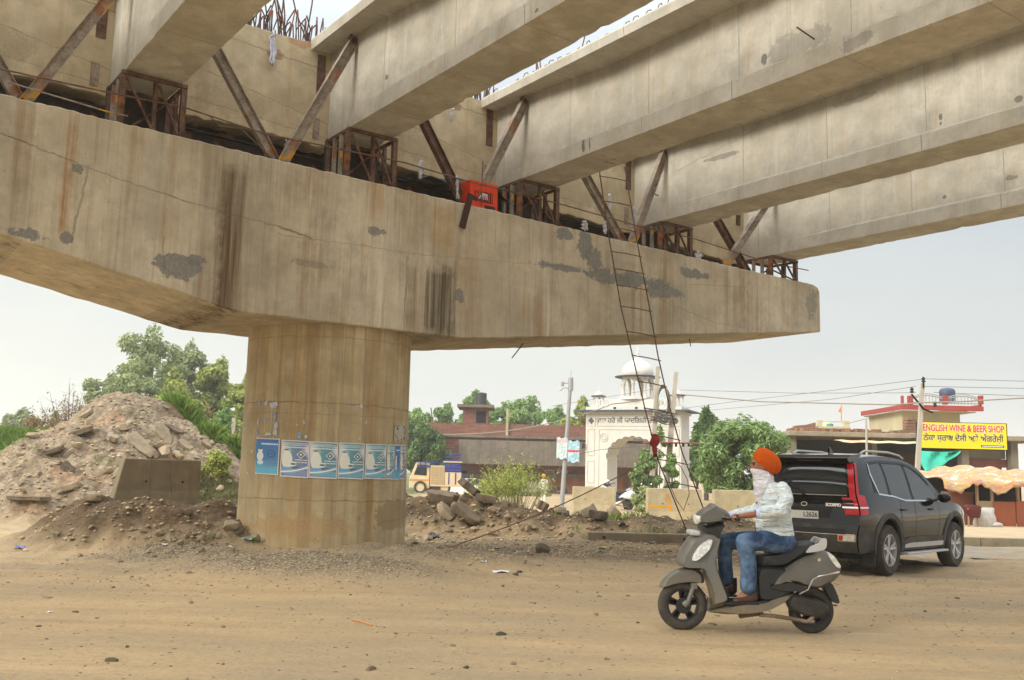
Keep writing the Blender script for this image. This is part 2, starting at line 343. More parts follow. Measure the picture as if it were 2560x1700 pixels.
F_ = np.stack([idx[:-1, :-1], idx[:-1, 1:], idx[1:, 1:], idx[1:, :-1]], -1).reshape(-1, 4)
def ground_mat():
    n = N('ground_dirt'); P = n.P; mk = n.attr('mask')[0]; sepc = n.nd('ShaderNodeSeparateColor'); n.set(sepc.inputs[0], mk); mR, mS, mG = sepc.outputs[:3]
    mV = n.attr('mask2')[2]
    flat = n.map((1, 1, 1)); big = n.noise(.18, 5, .6); mid = n.noise(1.3, 6, .65); fine = n.noise(14, 5, .7); ff = n.noise(60, 3, .7)
    xx, yy, zz = n.sep()
    tr = n.noise(1.0, 6, .7, v=n.map((.22, 1.5, 1), rot=(0, 0, .12)))                      # wheel tracks run across the view
    c = n.mix(n.rmp(big, [(.35, 0), (.65, 1)]), rgb(175, 150, 112), rgb(159, 137, 106))
    c = n.mix(n.rmp(tr, [(.42, 0), (.60, .5)]), c, rgb(188, 163, 123))
    c = n.mix(n.rmp(tr, [(.30, .4), (.44, 0)]), c, rgb(135, 122, 97))
    asph = n.ma('MULTIPLY', n.rmp(n.noise(.5, 5, .65, v=n.map((.5, 1, 1), loc=(5, 2, 0))), [(.40, 0), (.60, 1)]), n.rmp(yy, [(0, 1), (1, 1)]))
    near = n.nd('ShaderNodeMapRange'); n.set(near.inputs[0], yy); near.inputs[1].default_value = 9.5; near.inputs[2].default_value = 5.0; near.inputs[3].default_value = .45; near.inputs[4].default_value = .95
    c = n.mix(n.ma('MULTIPLY', asph, near.outputs[0]), c, rgb(136, 125, 104))
    c = n.mix(n.rmp(fine, [(.32, .35), (.5, 0)]), c, rgb(107, 95, 78)); c = n.mix(n.rmp(ff, [(.55, 0), (.75, .35)]), c, rgb(201, 185, 153))
    sp = n.vor(5.5, v=n.map((1, 1, .5))); spc = n.vor(5.5, v=n.map((1, 1, .5)), out=1); rs = n.nd('ShaderNodeSeparateColor'); n.set(rs.inputs[0], spc)
    k = n.ma('MULTIPLY', n.ma('LESS_THAN', sp, .12), n.ma('GREATER_THAN', rs.outputs[0], .62)); c = n.mix(n.ma('MULTIPLY', k, .8), c, rgb(77, 71, 59))
    sp2 = n.vor(17); spc2 = n.vor(17, out=1); rs2 = n.nd('ShaderNodeSeparateColor'); n.set(rs2.inputs[0], spc2)
    k2 = n.ma('MULTIPLY', n.ma('LESS_THAN', sp2, .2), n.ma('GREATER_THAN', rs2.outputs[0], .75)); c = n.mix(n.ma('MULTIPLY', k2, .55), c, n.mix(rs2.outputs[1], rgb(87, 81, 69), rgb(170, 156, 133)))
    # gravel
    gv = n.vor(26); gc = n.vor(26, out=1); gs = n.nd('ShaderNodeSeparateColor'); n.set(gs.inputs[0], gc)
    grav = n.mix(gs.outputs[0], rgb(117, 106, 89), rgb(179, 165, 138)); grav = n.mix(n.rmp(gv, [(.3, 0), (.55, .7)]), grav, rgb(89, 76, 58))
    c = n.mix(n.ma('MULTIPLY', mV, n.rmp(mid, [(.3, .5), (.5, 1)])), c, grav)
    # dark damp soil
    soil = n.mix(n.rmp(mid, [(.35, 0), (.65, 1)]), rgb(86, 73, 53), rgb(110, 91, 68)); soil = n.mix(n.rmp(n.noise(.7, 4), [(.55, 0), (.7, .7)]), soil, rgb(90, 61, 40))
    soil = n.mix(n.rmp(fine, [(.35, .7), (.55, 0)]), soil, rgb(55, 46, 35)); soil = n.mix(n.rmp(gv, [(.12, .6), (.2, 0)]), soil, rgb(125, 114, 94))
    c = n.mix(mS, c, soil)
    # rubble
    rv = n.vor(7, v=n.map((1, 1, 1.4))); rc = n.vor(7, v=n.map((1, 1, 1.4)), out=1); r3 = n.nd('ShaderNodeSeparateColor'); n.set(r3.inputs[0], rc)
    rub = n.mix(r3.outputs[0], rgb(128, 111, 91), rgb(162, 146, 121)); rub = n.mix(n.rmp(n.noise(.45, 4), [(.52, 0), (.68, .8)]), rub, rgb(159, 118, 84))
    rub = n.mix(n.rmp(rv, [(.35, 0), (.6, .3)]), rub, rgb(82, 69, 54)); rub = n.mix(n.rmp(fine, [(.3, .5), (.5, 0)]), rub, rgb(88, 77, 62))
    c = n.mix(mR, c, rub)
    gr = n.mix(n.rmp(mid, [(.35, 0), (.65, 1)]), (.055, .085, .025), (.16, .17, .06)); c = n.mix(mG, c, gr)
    hh = n.ma('ADD', n.ma('MULTIPLY', fine, .5), n.ma('ADD', n.ma('MULTIPLY', tr, .9), n.ma('MULTIPLY', n.ma('MULTIPLY', rv, -.9), n.ma('ADD', mR, mS, clamp=True))))
    hh = n.ma('ADD', hh, n.ma('MULTIPLY', n.ma('MULTIPLY', gv, -.5), mV)); hh = n.ma('ADD', hh, n.ma('MULTIPLY', k, .5))
    n.bump(hh, .6, .05)
    return n.fin(c, .92, 0, .15)
gmat = ground_mat()
g_ob = npmesh('ground', np.stack([X_.ravel(), Y_.ravel(), h_.ravel()], 1), F_, gmat, smooth=True); tag(g_ob, 'dusty tan earth with gravel, rubble heaps and worn asphalt', None, kind='structure')
at_ = g_ob.data.attributes.new('mask', 'FLOAT_COLOR', 'POINT'); at_.data.foreach_set('color', np.stack([R_.ravel(), S_.ravel(), G_.ravel(), np.ones(nx_*ny_)], 1).astype(np.float32).ravel())
a2_ = g_ob.data.attributes.new('mask2', 'FLOAT', 'POINT'); a2_.data.foreach_set('value', V_.ravel().astype(np.float32))

# ================================================================ bridge
OCH = rgb(146, 110, 62); DK = (.15, .148, .135)
k_ = 1.0843
def S_(dx, dy, rx, ry, col=DK, a=.85):      # stain from a point of the cap's front plane
    u, w = uw(dx*k_, dy*k_, 15.2); u2, w2 = uw((dx+rx)*k_, dy*k_, 15.2); _, w3 = uw(dx*k_, (dy-ry)*k_, 15.2)
    return (u, w, abs(u2-u), abs(w3-w), col, a)
def L_(x1, y1, x2, y2, wd=.012, a=.8):
    a1 = uw(x1*k_, y1*k_, 15.2); b1 = uw(x2*k_, y2*k_, 15.2); return (*a1, *b1, wd, a)
def B_(x1, x2, y1, y2, col, a):
    a1 = uw(x1*k_, y1*k_, 15.2); b1 = uw(x2*k_, y2*k_, 15.2); return (a1[0], b1[0], min(a1[1], b1[1]), max(a1[1], b1[1]), col, a)
cap_stains = [S_(870, 533, 24, 12), S_(405, 612, 62, 26), S_(455, 598, 22, 12), S_(60, 540, 42, 14), S_(155, 548, 16, 14), S_(178, 388, 18, 12), S_(1305, 541, 22, 14), S_(1345, 565, 20, 40), S_(1300, 618, 60, 8),
              S_(1400, 640, 52, 18), S_(1480, 648, 55, 16), S_(1520, 668, 48, 18), S_(1600, 632, 34, 10), S_(1368, 600, 20, 26), S_(1872, 700, 14, 40, (.16, .16, .14), .6), S_(1060, 680, 12, 16),
              S_(725, 610, 40, 10, (.2, .17, .12), .6)]
cap_bands = [B_(938, 1052, 585, 790, rgb(92, 82, 64), 1.0), B_(505, 562, 370, 760, rgb(92, 70, 44), .95), B_(540, 575, 400, 700, rgb(110, 82, 48), .6),
             B_(138, 168, 250, 560, rgb(150, 104, 48), .8), B_(690, 708, 520, 730, rgb(140, 98, 50), .7), B_(370, 396, 430, 640, rgb(158, 118, 60), .6), B_(1175, 1200, 560, 760, rgb(170, 128, 62), .7),
             B_(1055, 1075, 560, 770, rgb(165, 120, 58), .6), B_(985, 1050, 450, 600, rgb(168, 132, 72), .5), B_(1205, 1222, 560, 770, rgb(178, 138, 70), .6), B_(1712, 1722, 620, 750, rgb(175, 138, 74), .8),
             B_(1822, 1832, 640, 755, rgb(178, 138, 74), .8), B_(1640, 1652, 640, 750, rgb(160, 126, 70), .7), B_(1800, 1812, 640, 750, rgb(165, 130, 74), .5), B_(860, 900, 400, 520, rgb(170, 134, 80), .5)]
cap_lines = [L_(0, 308, 235, 398), L_(235, 398, 420, 462), L_(420, 462, 640, 522), L_(640, 522, 720, 548, .02), L_(640, 540, 980, 588, .008, .6), L_(980, 588, 1390, 622, .007, .5), L_(940, 590, 930, 775, .014, .7),
             L_(1050, 600, 1048, 778, .012, .6), L_(205, 380, 165, 560, .018, .7), L_(505, 380, 490, 700, .012, .6), L_(1174, 560, 1176, 765, .012, .5), L_(1520, 690, 1650, 745, .008, .6), L_(1650, 745, 1755, 762, .007, .5),
             L_(1590, 690, 1610, 740, .006, .5), L_(1440, 640, 1560, 700, .006, .3), L_(1285, 620, 1300, 770, .006, .5), L_(380, 545, 375, 640, .014, .5), L_(1580, 655, 1720, 662, .007, .5)]
M_cap = concrete('cap_concrete', rgb(184, 172, 148), rgb(206, 194, 170), OCH, .95, 0, cap_stains, cap_lines, cap_bands, origin=(7.94, 16.76, 0), panel=1.22, jax='x', soot=.45)
M_col = concrete('column_concrete', rgb(180, 161, 124), rgb(194, 176, 140), rgb(150, 112, 60), 1.0, 0,
                 [(-.9, .55, .7, .2, rgb(150, 120, 80), .5), (.9, .75, .9, .25, rgb(128, 108, 76), .6)],
                 [(-2, 1.0, 2, .98, .010, .7), (-2, 2.66, 2, 2.60, .012, .8), (-2, 2.46, 2, 2.44, .006, .5), (-2, 3.78, 2, 3.80, .01, .5), (.3, .6, 2, .78, .008, .6)], soot=.75, cyl=True)
def uD(x, y, U): d = ray(x, y); p = d*(U/d.dot(bc)); return p.dot(bd), p.z+1.55
def gst(i, px_, rx, rz, a=.8, col=(.12, .11, .09)):
    D, w = uD(*px_, GU[i]); return (D-16.4, w-GS[i], rx, rz, col, a)
GU = [-4.18, -.3, 3.6, 7.5, 11.35, 15.3, 19.1]; GS = [7.66, 7.65, 7.64, 7.62, 7.43, 7.24, 7.03]
def gmat_(nm, st, ln=(), o=(0, 0, 0), b=(196, 189, 173), p=(214, 208, 193)): return concrete(nm, rgb(*b), rgb(*p), rgb(190, 168, 128), .5, 2.05, st, ln, soot=.34, rough=.8, panel=2.05, stx=True, origin=o)
GM = [gmat_('girder_concrete_plain', []), None, gmat_('girder_concrete_upper_left', [], o=(0, .7, 0), b=(188, 181, 164)), gmat_('girder_concrete_middle', [gst(3, (1340, 25), .08, .05), gst(3, (1078, 160), .10, .06, .5, (.35, .25, .15)), gst(3, (960, 190), .05, .04)], b=(186, 179, 163)),
      gmat_('girder_concrete_smeared', [gst(4, (1432, 372), .045, .20, .95), gst(4, (1448, 368), .02, .2, .9), gst(4, (1853, 158), .06, .10), gst(4, (1930, 120), .5, .25, .35), gst(4, (2100, 120), .3, .10, .4)], o=(0, .3, 0)),
      gmat_('girder_concrete_cracked', [gst(5, (1700, 420), .4, .05, .6), gst(5, (2195, 330), .04, .06), gst(5, (2195, 345), .03, .05), gst(5, (2370, 288), .06, .05), gst(5, (2000, 285), .5, .06, .4)], [(*[v for v in (gst(5, (1610, 455), 1, 1)[0], gst(5, (1610, 455), 1, 1)[1], gst(5, (1790, 340), 1, 1)[0], gst(5, (1790, 340), 1, 1)[1])], .010, .7)], o=(0, 1.1, 0)),
      gmat_('girder_concrete_outer', [gst(6, (2455, 455), .12, .06, .6), gst(6, (2295, 500), .04, .04)], o=(0, .5, 0))]
GM[1] = GM[0]; M_gird = GM[0]
M_wall = concrete('end_wall_concrete', rgb(186, 168, 134), rgb(204, 187, 154), rgb(168, 128, 72), .45, 0,
                  [(.5, .55, .25, .12, rgb(140, 80, 40), .6), (1.9, .62, .2, .10, rgb(120, 66, 34), .6), (1.2, -.45, .7, .3, rgb(150, 134, 106), .6), (2.3, 1.0, .3, .12, rgb(150, 100, 60), .5)],
                  [(0, .75, 3.2, .55, .012, .8), (0, .1, 3.2, -.5, .010, .6), (0, -.55, 3.2, -.75, .010, .5)], origin=(0, 0, -.9), soot=.2)
def rust(name, col=(.085, .038, .024), pale=(.20, .12, .08), k=.5, marks=False):
    n = N(name); f = n.noise(4, 5, .7); g = n.noise(22, 4, .7)
    c = n.mix(n.rmp(f, [(.38, 0), (.62, 1)]), col, pale) if k else col
    c = n.mix(n.rmp(g, [(.5, 0), (.7, .7)]), c, tuple(v*.5 for v in col)); c = n.mix(n.rmp(n.noise(1.6, 3, .6, v=n.map(loc=(3, 3, 3))), [(.60, 0), (.68, .85)]), c, (.36, .12, .03))
    if marks: c = n.mix(n.rmp(n.noise(2.3, 2, .5, v=n.map(loc=(8, 1, 5))), [(.64, 0), (.67, .9)]), c, (.62, .32, .03))
    n.bump(g, .4, .01); return n.fin(c, .75, .15, .3)
M_rust = rust('rusty_steel'); M_brace = rust('weathered_steel', (.22, .165, .125), (.42, .36, .29), marks=True); M_rebar = rust('rebar_rust', (.10, .065, .05), (.19, .12, .08)); M_dark = rust('rusty_steel_and_shade', (.025, .018, .015), (.06, .035, .025))  # the darkest steel colour also stands for shade in gaps and holes
M_rag = paint('rag_cloth', (.62, .60, .66), .9, .3, 12, bump=.6); M_redplate = paint('dark_rust_plate', (.055, .018, .012), .85, .3, 12, bump=.4)

PU, PD = 7.94, 16.76
pier = thing('bridge_pier', 'huge stained concrete pier with round column and tapering cross beam under the girders', 'bridge pier', BW(PU, PD, 0), BA)
mb = MB(); mb.lathe([(1.515, -.6), (1.515, .5), (1.508, 1.0), (1.50, 2.6), (1.496, 3.8), (1.496, 4.06)], 96); mb.build('column', M_col, pier, smooth=30)
top = [(-4.8, 6.86), (1.88, 6.73), (5.03, 6.66), (10.61, 6.56), (16.74, 6.45), (20.32, 6.41)]; bot = [(20.58, 5.23), (9.9, 4.0), (5.55, 4.0), (2.05, 4.70), (-4.8, 6.05)]
def densify(pl, st, jit, seed=1):
    r_ = random.Random(seed); o_ = []
    for a, b in zip(pl[:-1], pl[1:]):
        L = hypot(b[0]-a[0], b[1]-a[1]); k = max(1, int(L/st))
        for i in range(k):
            t = i/k; j = (r_.random()-.5)*jit if i else 0; o_.append((a[0]+(b[0]-a[0])*t, a[1]+(b[1]-a[1])*t+j))
    return o_+[pl[-1]]
tp = densify(top, .09, .022, 3); bt = densify(bot, .2, .018, 4)
outl = [(a-PU, b) for a, b in tp+[(20.50, 6.36), (20.58, 6.24)]+bt]
def cap_mesh():
    nT, nB = len(tp), len(bt); Ds = [15.2-PD, 15.23-PD, 16-PD, 17-PD, 18.07-PD, 18.1-PD]
    mb = MB(); mb.prism(outl, 15.2-PD, 18.1-PD, 'y'); return mb
cap_mesh().build('pier_cap', M_cap, pier, bevel=.02, seg=1)

def girder_section(r):       # r = 1 end block, 0 full recess ; half-section u from centre .455
    s = .18*(1-r); c = .455
    hw = [(-c, 0), (-c, .30), (-c+s, .30+.10*(1-r)+.001), (-c+s, 1.68-.05*(1-r)), (-c-.42, 1.66), (-c-.44, 1.82), (-c-.42, 1.86)]
    return hw+[(-x, z) for x, z in reversed(hw)]
def girder_mesh(L, seed=0):
    st = [(d, 1 if d <= 1.6 else 0 if d >= 3.3 else 1-(d-1.6)/1.7) for d in [.14*i for i in range(114)]+[17, 19, 21, 23, 26.7]]+[(L-1.6, 1), (L, 1)]; mb = MB(); g_ = random.Random(seed); secs = []
    for d, r in st:
        q = [list(v) for v in girder_section(r)]; k = len(q)
        for a in (0, k-1): e_ = g_.choice([0, 0, 0, .4, .6, 1, 1, 2.6])*.012*g_.random(); q[a][0] += e_ if q[a][0] < 0 else -e_; q[a][1] += e_*.8
        for a in (1, 5, k-6, k-2): q[a][1] += g_.uniform(-.004, .004)
        secs.append([tuple(v) for v in q])
    n_ = len(secs[0])
    vs = [(x, -d, z) for (d, _), sc in zip(st, secs) for x, z in sc]
    fs = [(i*n_+j, i*n_+(j+1) % n_, (i+1)*n_+(j+1) % n_, (i+1)*n_+j) for i in range(len(st)-1) for j in range(n_)]
    fs += [tuple(range(n_)), tuple((len(st)-1)*n_+j for j in range(n_-1, -1, -1))]
    return mb.add(vs, fs)
loop = MB(); loop.tube([(0, -.09, -.02), (0, -.08, .16), (0, -.04, .23), (0, .04, .23), (0, .08, .16), (0, .09, -.02)], .009, 5, False)
names = ['far left concrete girder passing over the camera, cut off by the frame edge', 'second concrete girder from the left, passing overhead', 'concrete girder at upper left with a broad dark underside, above the leftmost visible steel trestle',
         'concrete girder above the middle of the pier, passing in front of the tall rebar', 'concrete girder above the red machine, with a black smear on its lower edge', 'concrete girder above the ladder top, second from the outer end', 'outermost concrete girder over the tip of the pier cap']
loop_src = None; girder_body = None
for i, (u, s_) in enumerate(zip(GU, GS)):
    g = thing('bridge_girder', names[i], 'bridge girder', BW(u+.455, 16.4, s_), BA, 'precast concrete girders resting on the pier')
    girder_mesh(30, i).build('girder_beam', GM[i], g)
    if 2 <= i <= 4:
        for k in range(50 if i != 2 else 20):
            if loop_src is None: loop_src = loop.build('rebar_loop', M_rebar, g, True); o = loop_src
            else: o = loop_src.copy(); COL.objects.link(o); o.parent = g
            o.location = (-.62+random.uniform(-.03, .03), -.15-k*.27, 1.84); o.rotation_euler = (0, random.uniform(-.15, .15), random.uniform(-.2, .2)); o.scale = (1, 1, random.uniform(.8, 1.1))
# black smear and small pins on girder faces are parts
# end walls between girders
hook_src = tall_src = None; plate_src = None
wl = ['rough concrete end wall left of the upper left girder', 'rough concrete end wall with a twisted white rag, between the upper left girder and the middle girder', 'rough concrete end wall behind the red machine', 'rough concrete end wall behind the ladder top', 'rough concrete end wall nearest the tip of the pier cap']
for i in range(1, 6):
    u0_, u1_ = GU[i]+.91, GU[i+1]; b0 = GS[i]-.16; b1 = GS[i+1]-.16
    w = thing('end_wall', wl[i-1], 'concrete wall', BW(u0_, 16.4, b0), BA, 'end walls between the girders')
    L = u1_-u0_; dz = b1-b0; mb = MB(); tpp = densify([(-.08, 1.98), (L*.5, 1.93+dz*.5), (L+.08, 1.96+dz)], .15, .03, i); bpp = densify([(L+.08, dz), (L*.6, dz*.6+.02), (-.08, 0)], .12, .05, i+20)
    mb.prism(tpp+bpp, .002, .5, 'y'); mb.build('wall_panel', M_wall, w, bevel=.012, seg=1)
    for xx in (L-.28, .10):
        mb = MB(); mb.bx(xx, xx+.16, -.015, 0.0, .95+dz*.5, 1.75+dz*.5); mb.build('form_plate', M_rust if xx > 1 else M_brace, w); mb = MB(); mb.bx(xx-.03, xx+.10, -.012, 0.0, .12+dz*.5, .52+dz*.5); mb.build('form_plate', M_brace, w)
    for k in range(44):
        xx = .1+(L-.2)*k/43; zt = 1.9+dz*xx/L
        if hook_src is None:
            mb = MB(); mb.tube([(0, .02, 0), (0, .02, .46), (0, .05, .52), (0, .35, .40), (0, .38, 0)], .013, 5, False); hook_src = mb.build('hooked_rebar', M_rebar, w, True); o = hook_src
        else: o = hook_src.copy(); COL.objects.link(o); o.parent = w
        o.location = (xx+random.uniform(-.03, .03), random.uniform(0, .1), zt); o.rotation_euler = (random.uniform(-.1, .1), random.uniform(-.12, .12), random.uniform(-.9, .3)); o.scale = (1, 1, random.uniform(.7, 1.25))
    for k in range(30 if i in (2, 3) else 14):
        xx = .2+(L-.4)*random.random(); zt = 1.9+dz*xx/L
        if tall_src is None:
            mb = MB(); mb.tube([(0, .2, 0), (0.02, .2, .8), (-.02, .2, 1.7), (0, .2, 2.4)], .015, 5); tall_src = mb.build('tall_rebar', M_rebar, w, True); o = tall_src
        else: o = tall_src.copy(); COL.objects.link(o); o.parent = w
        o.location = (xx, random.uniform(0, .15), zt); o.rotation_euler = (random.uniform(-.2, .1), random.uniform(-.28, .28), 0); o.scale = (1, 1, random.uniform(.45, 1.2))
# steel joists standing on the cap below the walls (yellow numbers)
def cap_w(u):
    for a, b in zip(top[:-1], top[1:]):
        if a[0] <= u <= b[0]: return a[1]+(b[1]-a[1])*(u-a[0])/(b[0]-a[0])
    return 6.4
M_yel = paint('faded_yellow_paint', (.30, .18, .02), .7)
for i in range(1, 6):
    ua, ub = GU[i]+1.0, GU[i+1]-.02; wa, wb = cap_w(ua), cap_w(ub)
    lb = ['leftmost dark steel joist with yellow numbers under the end wall', 'dark steel joist with yellow numbers lying beside the left steel trestle', 'dark steel joist on the cap beside the red machine', 'dark steel joist on the cap behind the ladder', 'dark steel joist nearest the tip of the cap'][i-1]
    t = thing('steel_joist', lb, 'steel joist', BW(ua, 16.55, wa), BA, 'dark joists lying on the pier cap'); sl2 = (wb-wa)/(ub-ua); t.rotation_euler = (0, -atan(sl2), BA)
    L = hypot(ub-ua, wb-wa); hgt = .62 if i < 5 else .42; mb = MB(); mb.bx(0, L, -.1, .14, 0.001, .03); mb.bx(0, L, -.1, .14, hgt-.03, hgt); mb.bx(0, L, .0, .03, .03, hgt-.03); mb.bx(-.1, L+.2, .35, .38, 0.001, hgt+.5)  # tall rear plate added to close the sky gap behind the joist
    mb.build('beam', M_dark, t)  # near-black colour carries the shade below the end wall
    if i <= 3: text('painted_number', ['80 60', '8 60 60', '60 8'][i-1], .26, M_yel, t, (L*.42, -.004, hgt*.5), (pi/2, 0, 0), .002, sx=1.3)
# trestles under the girder ends
def trestle(i):
    u, s_ = GU[i], GS[i]; wl_, wr_ = cap_w(u), cap_w(u+.95); 
    lb = {1: 'rusty steel trestle under the second girder, out at the left edge', 2: 'rusty steel trestle under the upper left girder', 3: 'rusty steel trestle under the girder in the middle of the pier', 4: 'rusty steel trestle right of the red machine',
          5: 'rusty steel trestle right of the ladder', 6: 'rusty steel trestle at the tip of the cap with sky showing through it', 0: 'rusty steel trestle at the hidden left end of the cap'}[i]
    t = thing('steel_trestle', lb, 'steel trestle', BW(u, 15.5, wl_), BA, 'steel trestles under the girder ends'); h = s_-wl_-.002; q = .045
    posts = [(0.0, 0), (.95, 0), (0, .85), (.95, .85), (0, .28), (.5, 0), (0, .55), (.95, .4)]
    for k, (x, y) in enumerate(posts):
        a = .085 if k < 4 else .06; zb = (wr_-wl_)*x/.95; mb = MB(); mb.bx(x-a/2, x+a/2, y-.01, y+.01, zb, h-.06); mb.bx(x-a/2, x-a/2+.014, y+.01, y+a, zb, h-.06); mb.build('post', M_brace if k in (4, 6) else M_rust, t)
    for a, b in (((-.04, 0), (.99, 0)), ((-.04, .85), (.99, .85)), ((0, -.04), (0, .9)), ((.95, -.04), (.95, .9))):
        mb = MB(); mb.bar((a[0], a[1], h-.03), (b[0], b[1], h-.03), .05, .058); mb.build('top_rail', M_rust, t)
    for a, b in (((.48, .01, .1), (.06, .01, h-.1)), ((.55, .02, h-.1), (.9, .02, .1)), ((.95, .06, .1), (.95, .8, h-.1)), ((.1, .8, .1), (.9, .8, h-.1))):
        mb = MB(); mb.bar(a, b, .035, .035); mb.build('diagonal', M_rust, t)
    
    if i < 6: mb = MB(); mb.bx(-.05, 1.08, .86, .89, .0, h*.98); mb.build('shade_sheet', M_dark, t)  # added dark sheet: stands for the shade inside and hides the sky
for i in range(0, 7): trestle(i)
# diagonal channel braces
def brace(p, q, label, M, wd=.17, g='diagonal steel props between cap and girders'):
    p, q = Vector(p), Vector(q); d = (q-p); L = d.length
    root = thing('steel_prop', label, 'steel prop', BW(*p), BA, g); d.normalize()
    a = Vector((0, 1, 0)); s_ = d.cross(a).normalized(); a = s_.cross(d)
    Mt = Matrix((s_, d, a)).transposed().to_4x4(); mb = MB()
    mb.box((0, L/2, 0), (wd, L, .012), M=Mt); mb.box((wd/2-.006, L/2, .036), (.012, L, .06), M=Mt); mb.box((-wd/2+.006, L/2, -.036), (.012, L, .06), M=Mt); mb.box((wd/2-.006, L/2, -.036), (.012, L, .06), M=Mt)
    mb.build('channel', M, root); mb = MB(); mb.box((0, L-.05, .0), (wd+.06, .1, .03), M=Mt); mb.build('end_plate', M_rust, root); mb = MB(); mb.box((0, .04, 0), (wd+.08, .08, .03), M=Mt); mb.build('end_plate', M_rust, root)
vb = [None, 2.25, 6.28, 10.2, 14.4, 17.95]
side = ['', 'far left bay', 'bay left of the middle girder', 'bay with the red machine', 'bay with the ladder', 'outermost bay']
for i in range(1, 6):
    u0_ = GU[i]+.91; u1_ = GU[i+1]; v = vb[i]; x_ = .0 if i < 5 else .55
    brace((v+.02+x_, 15.72, cap_w(v)+.02), (u0_+.08, 15.72, GS[i]+1.55), 'steel prop leaning left, '+side[i], M_rust if i in (3, 5) else M_brace)
    brace((v-.02-x_, 15.52, cap_w(v)+.02), (u1_-.03, 15.35, GS[i+1]+1.62), 'steel prop leaning right up to the girder flange, '+side[i], M_brace)
# thin guard rod along the trestle fronts
pts = []
for x, y in [(0, 172), (275, 232), (459, 268), (670, 337), (800, 362), (1010, 406), (1144, 446), (1412, 513), (1588, 563), (1730, 595), (1848, 633), (1928, 658), (2021, 676)]:
    u, w = uw(x, y, 15.36); pts.append(BW(u, 15.36, w))
mb = MB(); mb.tube(pts, .013, 6); tag(mb.build('guard_rod', M_rebar, None, True), 'thin rusty rod strung along the front of all the steel trestles', 'steel rod')
pts = []
for x, y in [(20, 205), (275, 281), (320, 290)]: u, w = uw(x, y, 15.4); pts.append(BW(u, 15.4, w))
mb = MB(); mb.tube(pts, .012, 6); tag(mb.build('loose_rebar', M_brace, None, True), 'pale loose bar lying along the cap edge at the far left', 'steel bar')
pts = []
for x, y in [(525, 290), (548, 315), (600, 320), (680, 395)]: u, w = uw(x, y, 15.4); pts.append(BW(u, 15.4, w))
mb = MB(); mb.tube(pts, .011, 6); tag(mb.build('loose_rebar', M_rebar, None, True), 'bent rusty bar tangled in the guard rod left of the middle prop', 'steel bar')
def rag(x, y, Lpx, D, label, wd=.1, seed=0):
    u, w = uw(x, y, D); _, w2 = uw(x, y+Lpx, D); r_ = random.Random(seed); L = w-w2; n_ = 9; mb = MB(); vs = []; 
    for i in range(n_):
        t = i/(n_-1); wv = wd*(.4+.9*t*(1.3-t))*(1+r_.uniform(-.35, .35)); ox = r_.uniform(-.03, .03)
        for j in range(7):
            a = j/6-.5; vs.append((a*2*wv*.5+ox, r_.uniform(-.02, .02)-.03*abs(sin(j*2.1+i*.4)), -t*L+(r_.uniform(-.04, .04) if i == n_-1 else 0)))
    mb.add(vs, [(i*7+j, i*7+j+1, (i+1)*7+j+1, (i+1)*7+j) for i in range(n_-1) for j in range(6)])
    o = mb.build('rag', M_rag, None, True); o.location = BW(u, D, w); o.rotation_euler = (0, 0, BA); so_ = o.modifiers.new('s', 'SOLIDIFY'); so_.thickness = .012
    return tag(o, label, 'rag', 'pale rags tied around the girder ends')
rag(684, 75, 90, 16.3, 'long twisted white rag hanging on the end wall below the tall rebar', .13, 1)
rag(852, 160, 60, 16.25, 'white rag stuffed beside the middle girder near the pale prop', .10, 2); rag(848, 215, 50, 16.25, 'small white rag low beside the middle girder end', .08, 3)
rag(717, 350, 50, 15.6, 'short white rag tied at the foot of the middle V of props', .06, 4)
rag(1262, 312, 75, 16.2, 'large white rag hanging beside the girder above the red machine', .18, 5); rag(1052, 400, 50, 15.7, 'white rag on the cap left of the red machine', .12, 6)
rag(1143, 440, 55, 15.45, 'white strip tied round the props beside the red machine', .06, 7); rag(1130, 272, 30, 16.25, 'dark stained rag in the wall above the red machine', .06, 8)
rag(1460, 553, 22, 15.45, 'small white rag tied to the rod left of the ladder', .2, 9); rag(1513, 553, 32, 15.4, 'small white rag hanging between the prop and the ladder', .12, 10)
rag(1523, 485, 45, 16.25, 'pale rag strip on the wall behind the ladder', .07, 11); rag(1583, 515, 60, 16.1, 'white rag strip beside the girder end right of the ladder', .08, 12)
rag(1745, 628, 22, 15.6, 'crumpled white rag on the cap near the outer props', .3, 13); rag(1228, 490, 22, 15.7, 'white rag beside the red machine and the trestle', .12, 14)
# red machine, tarpaulin, rusty plate
u, w = uw(1180, 480, 15.7)
mc = thing('site_machine', 'bright red machine box with a front grille standing on the pier cap', 'machine', BW(u+.10, 15.42, cap_w(u)+.03), BA)
M_red = paint('red_enamel', (.70, .045, .01), .45, .12, 5, dirt=(.2, .05, .02), grime=.25); M_blk = paint('black_plastic', (.015, .015, .016), .5, .2, 8)
mb = MB(); mb.bx(-.33, .33, 0, .45, -.03, .56); mb.build('housing', M_red, mc, bevel=.02)
mb = MB(); mb.bx(-.22, .2, -.012, .0, .16, .36)
mb.build('grille', M_dark, mc); mb = MB()
for k in range(7): mb.bx(-.2+k*.06, -.185+k*.06, -.02, -.012, .17, .35)
mb.build('grille_bars', M_red, mc); mb = MB()
for k in range(5): mb.tube([(-.14+.05*k, -.03, .2), (-.08+.03*k, -.05, .29), (-.04+.02*k, -.03, .31)], .012, 5)
mb.build('cables', M_rag, mc); mb = MB(); mb.bx(.02, .26, -.01, 0, .04, .1); mb.build('vent', M_dark, mc); mb = MB(); mb.tube([(-.1, -.06, 0), (-.09, -.06, .95)], .012, 6); mb.build('upright_rod', M_rebar, mc)
n_ = 12; vs = []
